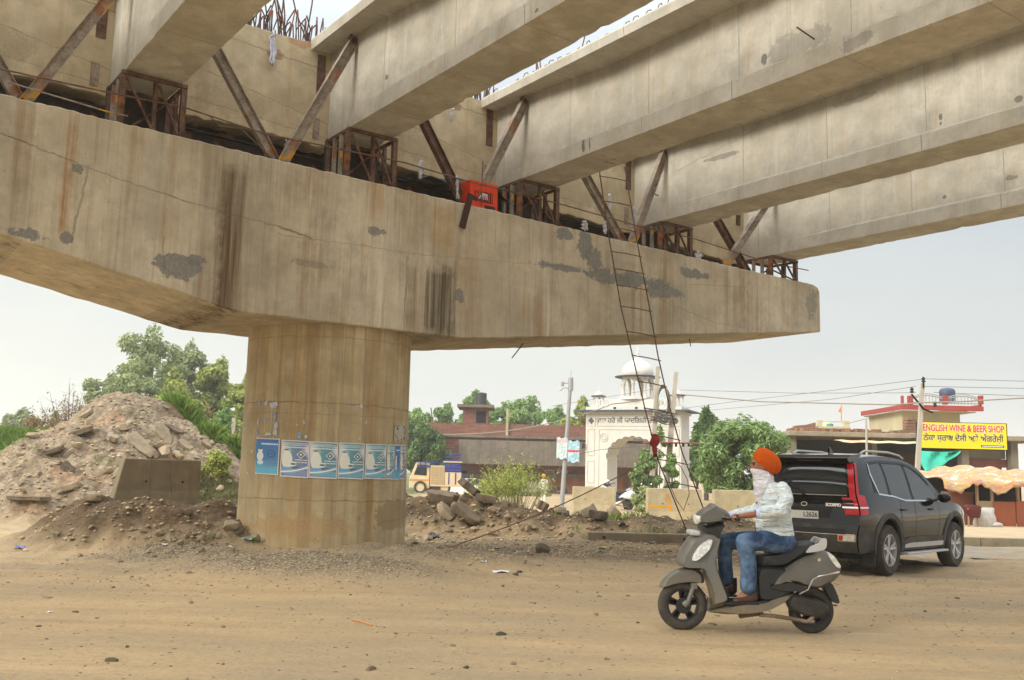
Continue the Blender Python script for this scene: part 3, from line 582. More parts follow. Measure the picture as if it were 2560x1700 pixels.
for i in range(n_):
    for j in range(6):
        vs.append((-1.2+2.3*i/(n_-1), .1+.13*j, .70+.04*j+.05*sin(i*1.7)+.04*sin(j*1.3+i)-.09*abs(i-6)/3))
mb = MB(); mb.add(vs, [(i*6+j, (i+1)*6+j, (i+1)*6+j+1, i*6+j+1) for i in range(n_-1) for j in range(5)]); tp_ = mb.build('tarpaulin', paint('black_tarpaulin', (.035, .045, .035), .5, .3, 5), None, True)
tp_.location = BW(u+.15, 15.85, cap_w(u)); tp_.rotation_euler = (0, 0.03, BA); tag(tp_, 'dark tarpaulin draped over the red machine', 'tarpaulin')
us, ws = uw(1178, 492, 15.15); ue, we = uw(1155, 570, 15.15)
mb = MB(); mb.bar((us-.03, 15.13, ws+.02), (ue+.01, 15.16, we), .13, .03, up=(0, 1, 0)); mb.bar((us-.08, 15.14, ws+.03), (us+.17, 15.2, ws-.01), .08, .03, up=(0, 1, 0))
mb.v = [tuple(BW(*v)) for v in mb.v]; tag(mb.build('steel_plate', M_redplate, None, bevel=.008), 'dark rusty steel plate hanging over the cap edge below the red machine', 'steel plate')
# bars poking down from the soffit
for (x, y, x2, y2, D, lb) in ((1308, 868, 1280, 895, 16.5, 'thin bar poking down from the cap underside right of the column'), (1721, 842, 1727, 866, 16.5, 'short bar poking down from the cap underside beside the ladder')):
    a, b = uw(x, y, D), uw(x2, y2, D); mb = MB(); mb.tube([BW(a[0], D, a[1]+.08), BW(b[0], D, b[1])], .012, 6); tag(mb.build('loose_rebar', M_rebar, None, True), lb, 'steel bar')
for (x, y, x2, y2, U, lb) in ((1992, 68, 2036, 98, 11.33, 'rusty pin sticking out of the big girder face'), (1631, 483, 1646, 489, 15.25, 'small rusty pin sticking out of the girder right of the ladder')):
    d = ray(x2, y2); t_ = U/d.dot(bc); p = CAMP+d*t_; d = ray(x, y); q = CAMP+d*(t_*.985); mb = MB(); mb.tube([p, q], .012, 6); tag(mb.build('steel_pin', M_rebar, None, True), lb, 'steel pin')

# ladder
lad = None
def wpt(x, y, D): u, w = uw(x, y, D); return BW(u, D, w)
Lk = [(1499, 430), (1522, 590), (1553, 770), (1584, 900), (1612, 1020), (1645, 1150), (1722, 1340)]; Rk = [(1562, 418), (1592, 600), (1622, 760), (1645, 890), (1672, 1010), (1705, 1130), (1755, 1262)]
p0 = wpt(1690, 1300, 14.9); lad = thing('ladder', 'long rusty rebar ladder leaning against the pier cap', 'ladder', (0, 0, 0))
def ladder_pt(x, y):    # ladder leans: top near cap front (D 14.95), foot at 13.6
    f_ = (y-420)/900; return wpt(x, y, 15.0-.55*max(0, f_))
def interp(kp, y):
    for a, b in zip(kp[:-1], kp[1:]):
        if a[1] <= y <= b[1] or b is kp[-1]: t = (y-a[1])/(b[1]-a[1]); return a[0]+(b[0]-a[0])*t
    return kp[0][0]
base = ladder_pt(1752, 1400); lad.location = (base.x, base.y, 0); off = Vector((base.x, base.y, 0))
for kp in (Lk+[(1746, 1395)], Rk+[(1778, 1320), (1790, 1350)]):
    mb = MB(); mb.tube([ladder_pt(x, y)-off for x, y in kp], .0145, 6); mb.build('rail', M_rebar, lad, True)
ry = [440, 502, 566, 628, 671, 712, 765, 828, 888, 953, 1020, 1087, 1148, 1205]
for y in ry:
    a = ladder_pt(interp(Lk, y)-2, y); b = ladder_pt(interp(Rk, y+14)+4, y+14); m_ = (a+b)/2+Vector((0, 0, .012)); mb = MB(); mb.tube([a-off, m_-off, b-off], .0115, 6); mb.build('rung', M_rebar, lad, True)
# red cloth and hanging wires on the ladder
a = ladder_pt(1636, 1085); mb = MB(); r_ = random.Random(5); vs = []
for i in range(11):
    t = i/10; wv = .058*(.55+.75*sin(pi*min(1, t*1.05+.12)))*(1+r_.uniform(-.35, .35))
    for j in range(10):
        th = 2*pi*j/10; vs.append((cos(th)*wv*(1+.25*sin(3*th+i)), sin(th)*.06-.05, -t*.44+(r_.uniform(-.05, .05) if i == 10 else 0)))
mb.add(vs, [(i*10+j, i*10+(j+1) % 10, (i+1)*10+(j+1) % 10, (i+1)*10+j) for i in range(10) for j in range(10)]); o = mb.build('red_cloth', paint('red_net_cloth', (.36, .045, .03), .95, .5, 14, bump=1), None, True); o.location = a; tag(o, 'red cloth bunched on the ladder below its middle', 'cloth')
mb = MB(); pts = [ladder_pt(1640, 1118)+Vector((0, -.03, 0))]
for x, y in [(1670, 1145), (1700, 1165), (1718, 1200), (1722, 1235), (1708, 1275), (1690, 1250), (1675, 1215)]: pts.append(ladder_pt(x, y)+Vector((0, -.05, 0)))
mb.tube(pts, .008, 5); tag(mb.build('hanging_wire', M_rebar, None, True), 'thin looped wire hanging from the lower part of the ladder', 'wire')
# guy wire from the foot of the pier to the ladder
mb = MB(); P0 = Vector((-.95, 16.3, H(-.95, 16.3)+.05)); P1 = ladder_pt(1640, 1140); pts = [P0+(P1-P0)*t+Vector((0, 0, -.12*sin(pi*t))) for t in [i/24 for i in range(25)]]
mb.tube(pts, .011, 6); tag(mb.build('tie_rope', paint('brown_rope', rgb(120, 88, 66), .9), None, True), 'thin brown rope running from the foot of the column up to the ladder', 'rope')
# ================================================================ things on the ground and far scenery
def gp(x, y, lo=6, hi=140):
    """point of the terrain seen at a picture position"""
    d = ray(x, y); d = d/d.y; T = np.concatenate([np.arange(lo, 45, .05), np.arange(45, hi, .5)])
    hh = parts_h(d.x*T, T)[0]; zz = 1.55+d.z*T; k = np.argmax(zz <= hh)
    if zz[k] > hh[k]: k = len(T)-1
    return Vector((d.x*T[k], T[k], float(hh[k])))
def pz(x, y, Y): p = at(x, y, Y); return p.x, p.z

# ---------------- plants
def leafmat(name, cols, rough=.6):
    n = N(name); c = n.rmp(n.island(), [(i/(len(cols)-1), c_) for i, c_ in enumerate(cols)])
    c = n.mix(n.rmp(n.noise(.55, 3), [(.35, 0), (.65, .5)]), c, tuple(v*.62 for v in cols[0])); n.fin(c, rough, 0, .2)
    tr = n.nd('ShaderNodeBsdfTranslucent'); n.set(tr.inputs[0], n.mix(.5, c, (.30, .36, .06))); ms = n.nd('ShaderNodeMixShader'); ms.inputs[0].default_value = .22
    n.t.links.new(n.b.outputs[0], ms.inputs[1]); n.t.links.new(tr.outputs[0], ms.inputs[2]); n.t.links.new(ms.outputs[0], n.o.inputs[0]); return n.m
LM = {'grey': leafmat('foliage_grey_green', [(.27, .33, .14), (.37, .42, .18), (.48, .50, .23)]),
      'yel': leafmat('foliage_yellow_green', [(.27, .33, .07), (.39, .43, .10), (.52, .53, .15)]),
      'dark': leafmat('foliage_dark', [(.055, .12, .035), (.11, .20, .05), (.20, .31, .09)]),
      'mid': leafmat('foliage_mid', [(.14, .27, .07), (.23, .37, .10), (.36, .50, .16)]),
      'light': leafmat('foliage_light', [(.15, .25, .09), (.25, .37, .12), (.40, .52, .22)]),
      'brown': leafmat('foliage_dry', [(.26, .14, .08), (.38, .22, .12), (.34, .28, .12)]),
      'grass': leafmat('grass_blades', [(.10, .20, .03), (.18, .30, .05), (.30, .38, .09)]),
      'dry': leafmat('grass_dry', [(.20, .19, .08), (.28, .25, .12), (.16, .19, .06)])}
M_bark = paint('bark', (.10, .075, .05), .9, .35, 8, bump=.6)
def leaves(name, lobes, n, size, mat, parent, seed=0, up=.35, asp=.45, shell=.5):
    g = np.random.default_rng(seed); lob = np.array(lobes, float); vol = lob[:, 3]*lob[:, 4]*lob[:, 5]; w = vol**.75; w /= w.sum()
    li = g.choice(len(lob), n, p=w); d = g.normal(size=(n, 3)); d /= np.linalg.norm(d, axis=1)[:, None]
    r = g.random(n)**(1/3); r = np.where(g.random(n) < shell, .75+.25*g.random(n), r); r *= 1+.16*np.sin(d[:, 0]*7+li)*np.cos(d[:, 2]*6+li*2)
    C = lob[li, :3]+d*r[:, None]*lob[li, 3:6]
    nn = d*.8+g.normal(size=(n, 3))*.7; nn[:, 2] += up; nn /= np.linalg.norm(nn, axis=1)[:, None]
    t = np.cross(nn, g.normal(size=(n, 3))); t /= np.linalg.norm(t, axis=1)[:, None]; b = np.cross(nn, t); s = size*(.55+.9*g.random(n))[:, None]
    V = np.stack([C-t*s, C+b*s*asp, C+t*s, C-b*s*asp], 1).reshape(-1, 3); return npmesh(name, V, np.arange(4*n).reshape(n, 4), mat, parent)
def tree(label, x, y, zb, h, rw, n, size, mat, seed, name='tree', cat='tree', trunk=.35, lob=11, group=None, rz_=.42, lsz=.34, up=.35, tr=None, dense=.5, asp=.45):
    r_ = random.Random(seed); t = thing(name, label, cat, (x, y, zb), 0, group); rw *= (1.3 if lob >= 34 else 1); zc = h*(1+trunk)/2; rz = h*(1-trunk)/2; L = []
    for i in range(lob):
        a = r_.uniform(0, 2*pi); q = sqrt(r_.random())*.72; zz = r_.uniform(-.85, .80); sh = sqrt(max(.1, 1-zz*zz))
        s = r_.uniform(.75, 1.3)*lsz; L.append((cos(a)*q*rw*sh, sin(a)*q*rw*sh, zc+zz*rz*.85, s*rw*1.05, s*rw*1.05, s*rw*.82))
    L.append((0, 0, zc+rz*.62, lsz*rw, lsz*rw, rz*.35))
    leaves('crown', L, n, size, mat, t, seed, up, asp, dense)
    mb = MB(); R = tr or h*.022; mb.tube([(0, 0, -.3), (r_.uniform(-.02, .02)*h, 0, h*.2), (r_.uniform(-.03, .03)*h, .01*h, h*.45), (0, 0, h*.7)], [R*1.25, R, R*.7, R*.25], 8)
    for l in L[:8]: mb.tube([(0, 0, h*r_.uniform(.15, .4)), (l[0]*.5, l[1]*.5, l[2]*.75), (l[0], l[1], l[2])], [R*.45, R*.3, R*.1], 5)
    mb.build('trunk', M_bark, t, True); return t
# left wood: grey-green tall trees, yellower near the column
px_tree = [(280, 925, 1075, 72, 78, 'grey', 'low grey-green tree at the left end of the wood behind the rubble heap'), (385, 800, 1120, 92, 74, 'grey', 'tallest grey-green tree rising over the rubble heap'), (478, 845, 1120, 70, 78, 'grey', 'grey-green tree just right of the tallest tree'),
           (555, 885, 1130, 70, 70, 'yel', 'yellow-green tree right of the grey-green trees'), (622, 925, 1140, 48, 64, 'yel', 'yellow-green tree partly hidden behind the column'), (455, 955, 1130, 65, 66, 'yel', 'broad low yellow-green tree in front of the tall grey-green trees'), (565, 1010, 1160, 42, 60, 'mid', 'darker low tree beside the thin concrete post'),
           (340, 905, 1120, 62, 70, 'grey', 'mid-height grey-green tree filling the gap left of the tallest tree'), (435, 915, 1130, 66, 68, 'yel', 'bushy tree in front of the two tallest trees')]
for k, (x, yt, yb, hw, Y, m_, lb) in enumerate(px_tree):
    X, zt = pz(x, yt, Y); zb = H(X, Y)-.2; tree(lb, X, Y, zb, zt-zb, hw/2450*Y*1.05, 15000, .16, LM[m_], 30+k, group='trees of the left wood', trunk=.18, lob=44, lsz=.20, dense=.35)
for k, (x, yt, hw) in enumerate([(60, 1015, 55), (140, 1028, 30), (20, 1030, 30), (-60, 1010, 50)]):
    Y = 120; X, zt = pz(x, yt, Y); tree(['wide distant grey-green treetop at the left horizon', 'small distant treetop left of the bare brown bush', 'low distant treetop at the very left', 'distant tree beyond the left edge'][k], X, Y, -1.2, zt+1.2, hw/2450*Y, 3500, .3, LM['grey'], 60+k, group='distant trees at left', trunk=.1)
# trees behind the brick building and right of the gate
bt_ = [(1045, 1015, 45, 92, 'mid', 'light green treetop next to the column above the brick parapet'), (1120, 1003, 35, 96, 'mid', 'green treetop left of the rooftop room'), (1190, 972, 36, 100, 'mid', 'treetop directly behind the black water tank'), (1270, 998, 55, 94, 'mid', 'green tree right of the rooftop room'),
       (1330, 985, 62, 98, 'mid', 'largest green tree behind the brick building'), (1398, 1010, 35, 92, 'mid', 'tree behind the street lamp'), (1458, 988, 42, 86, 'mid', 'yellowish green tree left of the white gate')]
for k, (x, yt, hw, Y, m_, lb) in enumerate(bt_):
    X, zt = pz(x, yt, Y); tree(lb, X, Y, -1, zt+1, hw/2450*Y*1.15, 13000, .19, LM[m_ if k != 6 else 'yel'] if k in (6,) else LM[m_], 80+k, group='trees behind the brick building', trunk=.25, lob=34, lsz=.24, dense=.35)
X, zt = pz(1062, 1050, 74); tree('dense dark green tree beside the column, over the truck', X, 74, 0, zt, 38/2450*74, 15000, .16, LM['dark'], 101, trunk=.05, lob=34, lsz=.28, dense=.4)
X, zt = pz(1104, 1082, 72.5); tree('dark green bush at the left corner of the brick building', X, 72.5, 0, zt, 34/2450*72, 9000, .15, LM['dark'], 102, trunk=.05, lob=22, lsz=.32, dense=.4)
X, zt = pz(1765, 1018, 66); tree('dark broad-leaved tree right of the gate', X, 66, -.6, zt+.6, 36/2450*66, 3400, .34, LM['dark'], 103, trunk=.25, lob=18, lsz=.28, dense=.4)
X, zt = pz(1742, 1100, 64); tree('dark shrub against the right pillar of the gate', X+.4, 66, -.1, zt+.1, 34/2450*62, 5000, .2, LM['dark'], 113, trunk=.1, lob=7, lsz=.45)
X, zt = pz(1860, 1028, 42); tree('large feathery light green tree between the gate and the black car', X, 42, -.1, zt+.1, 108/2450*42, 20000, .115, LM['light'], 104, trunk=.04, lob=60, lsz=.20, up=.9, dense=.3, asp=.3)
X, zt = pz(1800, 1050, 44); tree('feathery green tree just right of the gate', X, 44, -.1, zt+.1, 52/2450*44, 9000, .115, LM['light'], 105, trunk=.06, lob=34, lsz=.24, up=.9, asp=.3, dense=.3)
X, zt = pz(1612, 1120, 48); tree('small bright green tree growing before the gate arch', X, 48, -.3, zt+.3, 58/2450*48, 5200, .10, LM['light'], 106, trunk=.12, lob=16, lsz=.24, dense=.3)
X, zt = pz(1680, 1130, 49); tree('darker small tree in front of the right gate pillar', X, 49, -.3, zt+.3, 32/2450*49, 3000, .09, LM['mid'], 107, trunk=.2, lob=10, lsz=.3, dense=.3)
X, zt = pz(1653, 1058, 49); tree('thin sapling rising between the two leaning poles', X, 49.5, -.3, zt+.3, .28, 420, .09, LM['mid'], 108, trunk=.55, lob=9, lsz=.5, tr=.02)
X, zt = pz(1612, 1212, 42); tree('dusty round shrub beside the parked scooters', X, 42, -.1, zt+.1, .5, 2000, .085, LM['grey'], 109, name='shrub', cat='shrub', trunk=.0, lob=9, lsz=.5)
p = gp(548, 1200, 18); X, zt = pz(548, 1130, p.y); tree('round yellow-green bush beside the column', X, p.y, p.z-.1, zt-p.z+.1, 42/2450*p.y, 5200, .055, LM['yel'], 110, name='bush', cat='bush', trunk=.0, lob=12, lsz=.42, up=.8)
def spray(label, x, y, zb, h, rw, stems, seed, mat, leafn, leaf, name='shrub', cat='shrub', curve=.3, stem_m=None, branch=5, group=None, sr=.012):
    """stems that fan out with sparse leaves"""
    r_ = random.Random(seed); t = thing(name, label, cat, (x, y, zb), 0, group); mb = MB(); L = []
    for i in range(stems):
        a = r_.uniform(0, 2*pi); q = r_.random()**.7; hh = h*r_.uniform(.6, 1.0)*(1-.25*q); bx, by = cos(a)*q*rw*.35, sin(a)*q*rw*.35; tx, ty = cos(a)*q*rw, sin(a)*q*rw
        P = [Vector((bx, by, 0)), Vector((bx+(tx-bx)*.4, by+(ty-by)*.4, hh*.5)), Vector((tx, ty, hh*.85)), Vector((tx*(1+curve*.4), ty*(1+curve*.4), hh))]
        mb.tube(P, [sr*h, sr*.7*h, sr*.4*h, sr*.15*h], 4, False)
        for b in range(branch):
            f = r_.uniform(.35, 1); k = P[1].lerp(P[2], (f-.35)/.65); e_ = k+Vector((r_.uniform(-1, 1), r_.uniform(-1, 1), r_.uniform(.1, 1)))*h*.13; mb.tube([k, e_], [sr*.3*h, sr*.1*h], 3, False); L.append((*(k.lerp(e_, .6)), h*.055, h*.055, h*.07))
        L.append((*P[3], h*.04, h*.04, h*.07))
    mb.build('stems', stem_m or M_bark, t); leaves('foliage', L, leafn, leaf, mat, t, seed, .3, .4, .2); return t
M_dryst = paint('dry_stem', (.17, .10, .065), .9, .3, 10)
def on(x, yb, Y=None):
    if Y is None: return gp(x, yb)
    X, _ = pz(x, yb, Y); return Vector((X, Y, H(X, Y)))
for k, (x, yt, Y, hw, st, lb) in enumerate([(185, 945, 35.5, 62, 26, 'bare brown bush with spiky twigs left of the heap top'), (115, 1000, 36, 50, 20, 'low dry brown brush at the far left of the heap'), (240, 1015, 34, 40, 16, 'dry brown brush on the left shoulder of the heap'),
                                        (345, 975, 36, 50, 22, 'brown dry weeds behind the heap top, left clump'), (420, 950, 37, 58, 24, 'brown dry weeds rising behind the heap, middle clump'), (500, 985, 37, 50, 20, 'brown dry weeds behind the heap, right clump'), (560, 1020, 36, 40, 14, 'thin dry weeds beside the column')]):
    X, zt = pz(x, yt, Y); zb = H(X, Y)-.1; spray(lb, X, Y, zb, zt-zb, hw/2450*Y*1.2, st, 200+k, LM['brown'], 1500 if k else 500, .055, 'dry_bush', 'dry bush', stem_m=M_dryst, branch=9, group='dry brown bushes behind the heap', sr=.007)
X, zt = pz(1290, 1118, 33); zb = H(X, 33); spray('tall feathery green weeds growing behind the spoil ridge', X, 33, zb, zt-zb, 1.35, 75, 220, LM['yel'], 5200, .038, 'tall_weeds', 'weeds', stem_m=LM['dry'], branch=8, sr=.004)
X, zt = pz(1215, 1150, 34); zb = H(X, 34); spray('smaller feathery weeds left of the tall weeds', X, 34, zb, zt-zb, .8, 14, 221, LM['yel'], 1200, .05, 'tall_weeds', 'weeds', stem_m=LM['dry'], branch=7, sr=.004)
# grass (stuff): blades over areas
def grass(name, spots, dens, hgt, mat, seed, label):
    g = np.random.default_rng(seed); Vs = []
    for (x, y, rx, ry) in spots:
        n = int(dens*rx*ry*3); a = g.random(n)*2*pi; q = np.sqrt(g.random(n)); X = x+rx*q*np.cos(a); Y = y+ry*q*np.sin(a); k = (fbm(X*1.2, Y*1.2, 3) > -.25*(1.3-q)-.02); X, Y = X[k], Y[k]; n = len(X)
        Z = parts_h(X, Y)[0]-.02; h = hgt*(.4+.9*g.random(n)); th = g.random(n)*2*pi; w = .005+.012*hgt; lx, ly = g.normal(size=n)*hgt*.35, g.normal(size=n)*hgt*.35
        b0 = np.stack([X-np.cos(th)*w, Y-np.sin(th)*w, Z], 1); b1 = np.stack([X+np.cos(th)*w, Y+np.sin(th)*w, Z], 1); m0 = np.stack([X+lx*.3+np.cos(th)*w*.7, Y+ly*.3, Z+h*.6], 1); tp0 = np.stack([X+lx, Y+ly, Z+h], 1)
        Vs.append(np.stack([b0, b1, m0, tp0], 1).reshape(-1, 3))
    V = np.concatenate(Vs); o = npmesh(name, V, np.arange(len(V)).reshape(-1, 4), mat); return tag(o, label, None, kind='stuff')
def sp(x, y, rx, ry=None): p = gp(x, y); s = p.y/2450; return (p.x, p.y, rx*s, (ry or rx)*s)
grass('tall_grass', [sp(425, 1000, 34), sp(455, 1015, 40), sp(480, 1040, 46), sp(510, 1070, 42), sp(540, 1090, 40), sp(565, 1108, 34), sp(590, 1125, 26)], 2400, .42, LM['grass'], 1, 'tall bright green grass on the right shoulder of the rubble heap')
grass('tall_grass', [(-11.35, 32.7, .7, .7), (-10.8, 32.6, .9, .8), (-10.2, 32.4, .9, .8), (-9.6, 32.2, .8, .8), (-9.0, 32.0, .8, .8), (-8.4, 31.8, .7, .7)], 3400, .46, LM['grass'], 11, 'tall bright grass along the right edge of the heap')
grass('tall_grass', [(-18.5, 33.5, 3, 3.2), (-22, 34, 5, 4), (-26, 35, 7, 5), (-17.2, 30.5, 1.6, 1.6)], 800, .36, LM['grass'], 2, 'bright green grass on the bank at the far left')
grass('weeds', [sp(340, 1050, 12), sp(370, 1045, 14), sp(375, 1110, 16), sp(250, 1155, 16), sp(430, 1075, 14), sp(220, 1060, 12), sp(330, 1180, 18), sp(210, 1215, 12), sp(90, 1140, 14), sp(290, 1085, 10), sp(470, 1120, 14), sp(280, 1165, 14)], 260, .15, LM['grass'], 3, 'sparse weeds scattered over the rubble heap')
grass('grass', [sp(500, 1235, 60, 120), sp(545, 1220, 60, 160), sp(580, 1235, 40, 120), sp(525, 1200, 50, 120)], 900, .17, LM['dry'], 4, 'yellow-green grass patch between the barrier block and the column')
grass('grass', [sp(1710, 1298, 60, 20), sp(1560, 1300, 70, 20), sp(1620, 1265, 60, 20), sp(1650, 1350, 70, 14), sp(1590, 1338, 40, 10), sp(1680, 1290, 40, 18), (5.2, 29, 2.2, 2.5), (7.2, 28, 2, 2)], 420, .16, LM['grass'], 5, 'green grass around the concrete median barriers')
grass('weeds', [sp(1310, 1268, 12), sp(1345, 1262, 10), sp(1390, 1290, 10), sp(1345, 1310, 12), sp(1440, 1325, 12), sp(1470, 1345, 16), sp(1480, 1300, 10), sp(400, 1345, 10), sp(180, 1270, 14), sp(530, 1350, 10), sp(640, 1365, 8)], 330, .13, LM['grass'], 6, 'small green weeds on the spoil ridge')
grass('dry_weeds', [sp(1320, 1240, 60, 60), (1.5, 31, 3, 2), (.0, 30, 2, 1.6), (-1.6, 29.5, 1.5, 1.5), sp(1630, 1335, 30, 10)], 200, .28, LM['dry'], 7, 'yellowish weeds behind the spoil ridge')

# ---------------- rocks, slabs, debris
def rockmat(name, a, b, sc=5):
    n = N(name); f = n.noise(sc, 6, .7); c = n.mix(n.rmp(f, [(.35, 0), (.65, 1)]), a, b); c = n.mix(n.rmp(n.vor(sc*4), [(.1, .5), (.25, 0)]), c, tuple(v*1.3 for v in b)); c = n.mix(n.ma('MULTIPLY', n.rnd(), .45), c, n.mix(.5, c, rgb(170, 145, 112)))
    n.bump(n.noise(sc*3, 6, .75), .8, .03); return n.fin(c, .9, 0, .2)
M_asph = rockmat('broken_asphalt', rgb(70, 64, 55), rgb(112, 100, 84)); M_pale = rockmat('pale_broken_concrete', rgb(150, 134, 108), rgb(182, 166, 138)); M_stone = rockmat('field_stone', rgb(128, 112, 90), rgb(170, 150, 122)); M_gslab = rockmat('grey_slab', rgb(128, 116, 98), rgb(165, 150, 126))
def rock_mesh(mat, seed, jag=.5):
    g = random.Random(seed); bm = bmesh.new(); bmesh.ops.create_icosphere(bm, subdivisions=3, radius=1)
    pl = [(Vector((g.gauss(0, 1), g.gauss(0, 1), g.gauss(0, 1))).normalized(), g.uniform(.45, .85)) for _ in range(9)]
    for v in bm.verts:
        p = v.co.copy()
        for n_, d in pl:
            t = p.dot(n_)
            if t > d: p -= n_*(t-d)*.95
        p += Vector((g.uniform(-1, 1), g.uniform(-1, 1), g.uniform(-1, 1)))*.022*jag; v.co = p
    me = bpy.data.meshes.new('rock'); bm.to_mesh(me); bm.free(); me.materials.append(mat); return me
RM = {m_: [rock_mesh(M, 10*i+s) for s in range(4)] for i, (m_, M) in enumerate([('a', M_asph), ('p', M_pale), ('s', M_stone)])}
def rock(name, label, cat, p, sx, sy, sz, kind='s', rot=(0, 0, 0), sink=.35, group=None):
    o = bpy.data.objects.new(name, random.choice(RM[kind])); COL.objects.link(o); o.scale = (sx, sy, sz); o.rotation_euler = rot; o.location = (p[0], p[1], p[2]+sz*(1-sink*2)*.7); return tag(o, label, cat, group)
def slab(label, p, L, Wd, T, rot, mat, seed, group='broken slabs on the heaps'):
    g = random.Random(seed); n_ = 15; mb = MB(); ph = g.uniform(0, 6); R_ = []
    for i in range(n_):
        a = 2*pi*i/n_; k = 1/max(abs(cos(a)), abs(sin(a)))**.8; R_.append((cos(a)*L/2*k*g.uniform(.74, 1.06)*(1+.08*sin(2*a+ph)), sin(a)*Wd/2*k*g.uniform(.72, 1.08)))
    lay = [(-.5, .86), (-.3, 1.0), (.0, g.uniform(.93, 1.0)), (.3, 1.0), (.48, .95)]; vs = [(0, 0, -T*.5)]
    for z, q in lay: vs += [(x*q*g.uniform(.955, 1.03), y*q*g.uniform(.94, 1.04), T*(z+g.uniform(-.06, .06))) for x, y in R_]
    vs += [(x*.5+g.uniform(-.03, .03)*L, y*.5, T*(.5+g.uniform(-.07, .05))) for x, y in R_]+[(0, 0, T*.5)]; nl = len(lay)+1
    mb.add(vs, [(0, 1+(i+1) % n_, 1+i) for i in range(n_)]+[(1+l*n_+i, 1+l*n_+(i+1) % n_, 1+(l+1)*n_+(i+1) % n_, 1+(l+1)*n_+i) for l in range(nl-1) for i in range(n_)]+[(1+(nl-1)*n_+i, 1+(nl-1)*n_+(i+1) % n_, 1+nl*n_) for i in range(n_)])
    o = mb.build('broken_slab', mat, None, smooth=38); o.rotation_euler = rot; o.location = p; return tag(o, label, 'slab', group)
def sl_px(label, x, y, wpx, thick, tilt, mat, seed, dz=.05, wd=.6, yaw=0, roll=0):
    p = gp(x, y); s = p.y/2450*wpx*.86; return slab(label, (p.x, p.y, p.z+dz), s, s*wd, thick, (roll, tilt, yaw), mat, seed)
sl_px('dark asphalt slab tilted up at the top of the spoil ridge', 1172, 1245, 66, .20, .65, M_asph, 1, .26, .5)
sl_px('thick dark asphalt slab lying flat on the ridge next to the column', 1105, 1262, 98, .26, .12, M_asph, 2, .18, .5, 0, .3)
sl_px('long slab sliding down the middle of the ridge', 1165, 1300, 92, .2, .62, M_asph, 3, .16, .45, 0, .5)
sl_px('steep brown slab left of the long sliding slab', 1115, 1300, 62, .22, .85, M_gslab, 4, .12, .5, 0, .5)
sl_px('dark asphalt slab on the ridge below the white car', 1214, 1262, 66, .18, .15, M_asph, 5, .14, .5)
sl_px('small dark lump of asphalt by the green weeds', 1356, 1278, 38, .22, .4, M_asph, 6, .12, .6)
for k, (x, y, w_, t_, ti, m_, lb) in enumerate([(1470, 1292, 52, .24, -.5, M_gslab, 'tilted grey slab at the left of the rubble pile before the barriers'), (1495, 1300, 56, .20, .1, M_asph, 'dark slab at the foot of the rubble pile before the barriers'), (1508, 1284, 34, .2, .5, M_asph, 'dark block on top of the rubble pile before the barriers'),
                                              (1535, 1292, 42, .22, .8, M_gslab, 'tilted brown slab at the right of the rubble pile'), (1400, 1288, 36, .15, .2, M_gslab, 'grey lump between the ridge and the rubble pile')]):
    sl_px(lb, x, y, w_, t_, ti, m_, 20+k, .12, .6)
for k, (x, y, w_, t_, ti, wd, ro, m_, lb) in enumerate([(200, 1088, 78, .16, -.35, .55, .2, M_asph, 'dark slab jutting from the upper left of the heap'), (122, 1135, 86, .14, -.3, .4, .3, M_asph, 'thin dark slab low on the left side of the heap'), (170, 1140, 48, .14, -.7, .4, .4, M_gslab, 'narrow slab beside the thin dark slab'),
        (350, 1118, 104, .13, .72, .42, .9, M_gslab, 'long pale slab on the heap just above the barrier block'), (408, 1092, 84, .12, .95, .45, .9, M_gslab, 'upright pale slab on the right face of the heap'), (170, 1180, 46, .2, .7, .6, .3, M_asph, 'dark tilted block at the lower left of the heap'),
        (165, 1230, 76, .16, -.3, .5, .1, M_gslab, 'tilted slab above the flat slabs at the lower left'), (72, 1254, 128, .12, 0, .5, 0, M_asph, 'long flat asphalt slab lying at the far left'), (226, 1252, 66, .13, .05, .7, 0, M_gslab, 'short flat slab left of the barrier block'),
        (462, 1118, 52, .12, .6, .4, .7, M_gslab, 'small slab right of the upright pale slab'), (515, 1120, 34, .12, .6, .5, .5, M_gslab, 'little slab at the right edge of the heap'), (435, 1078, 60, .10, .4, .3, .6, M_asph, 'thin dark slab behind the upright pale slab'), (215, 1040, 46, .12, -.6, .5, .5, M_gslab, 'slab near the left shoulder of the heap'), (280, 1105, 40, .16, .3, .7, .3, M_gslab, 'block in the middle of the heap')]):
    sl_px(lb, x, y, w_, t_, ti, m_, 40+k, .06, wd, 0, ro)
p = gp(1353, 1382); rock('boulder', 'dark round boulder on the gravel right of the column', 'boulder', p, .17, .17, .15, 'a', (0, 0, 1))
p = gp(992, 1352); rock('stone_block', 'upright tan stone leaning on the right foot of the column', 'stone', p, .15, .13, .24, 'p', (0, .3, 0), .2)
p = gp(1778, 1378); rock('stone', 'dark stone at the grass edge left of the scooter', 'stone', gp(1708, 1340), .28, .2, .13, 'a')
rr = random.Random(11); kn = 0
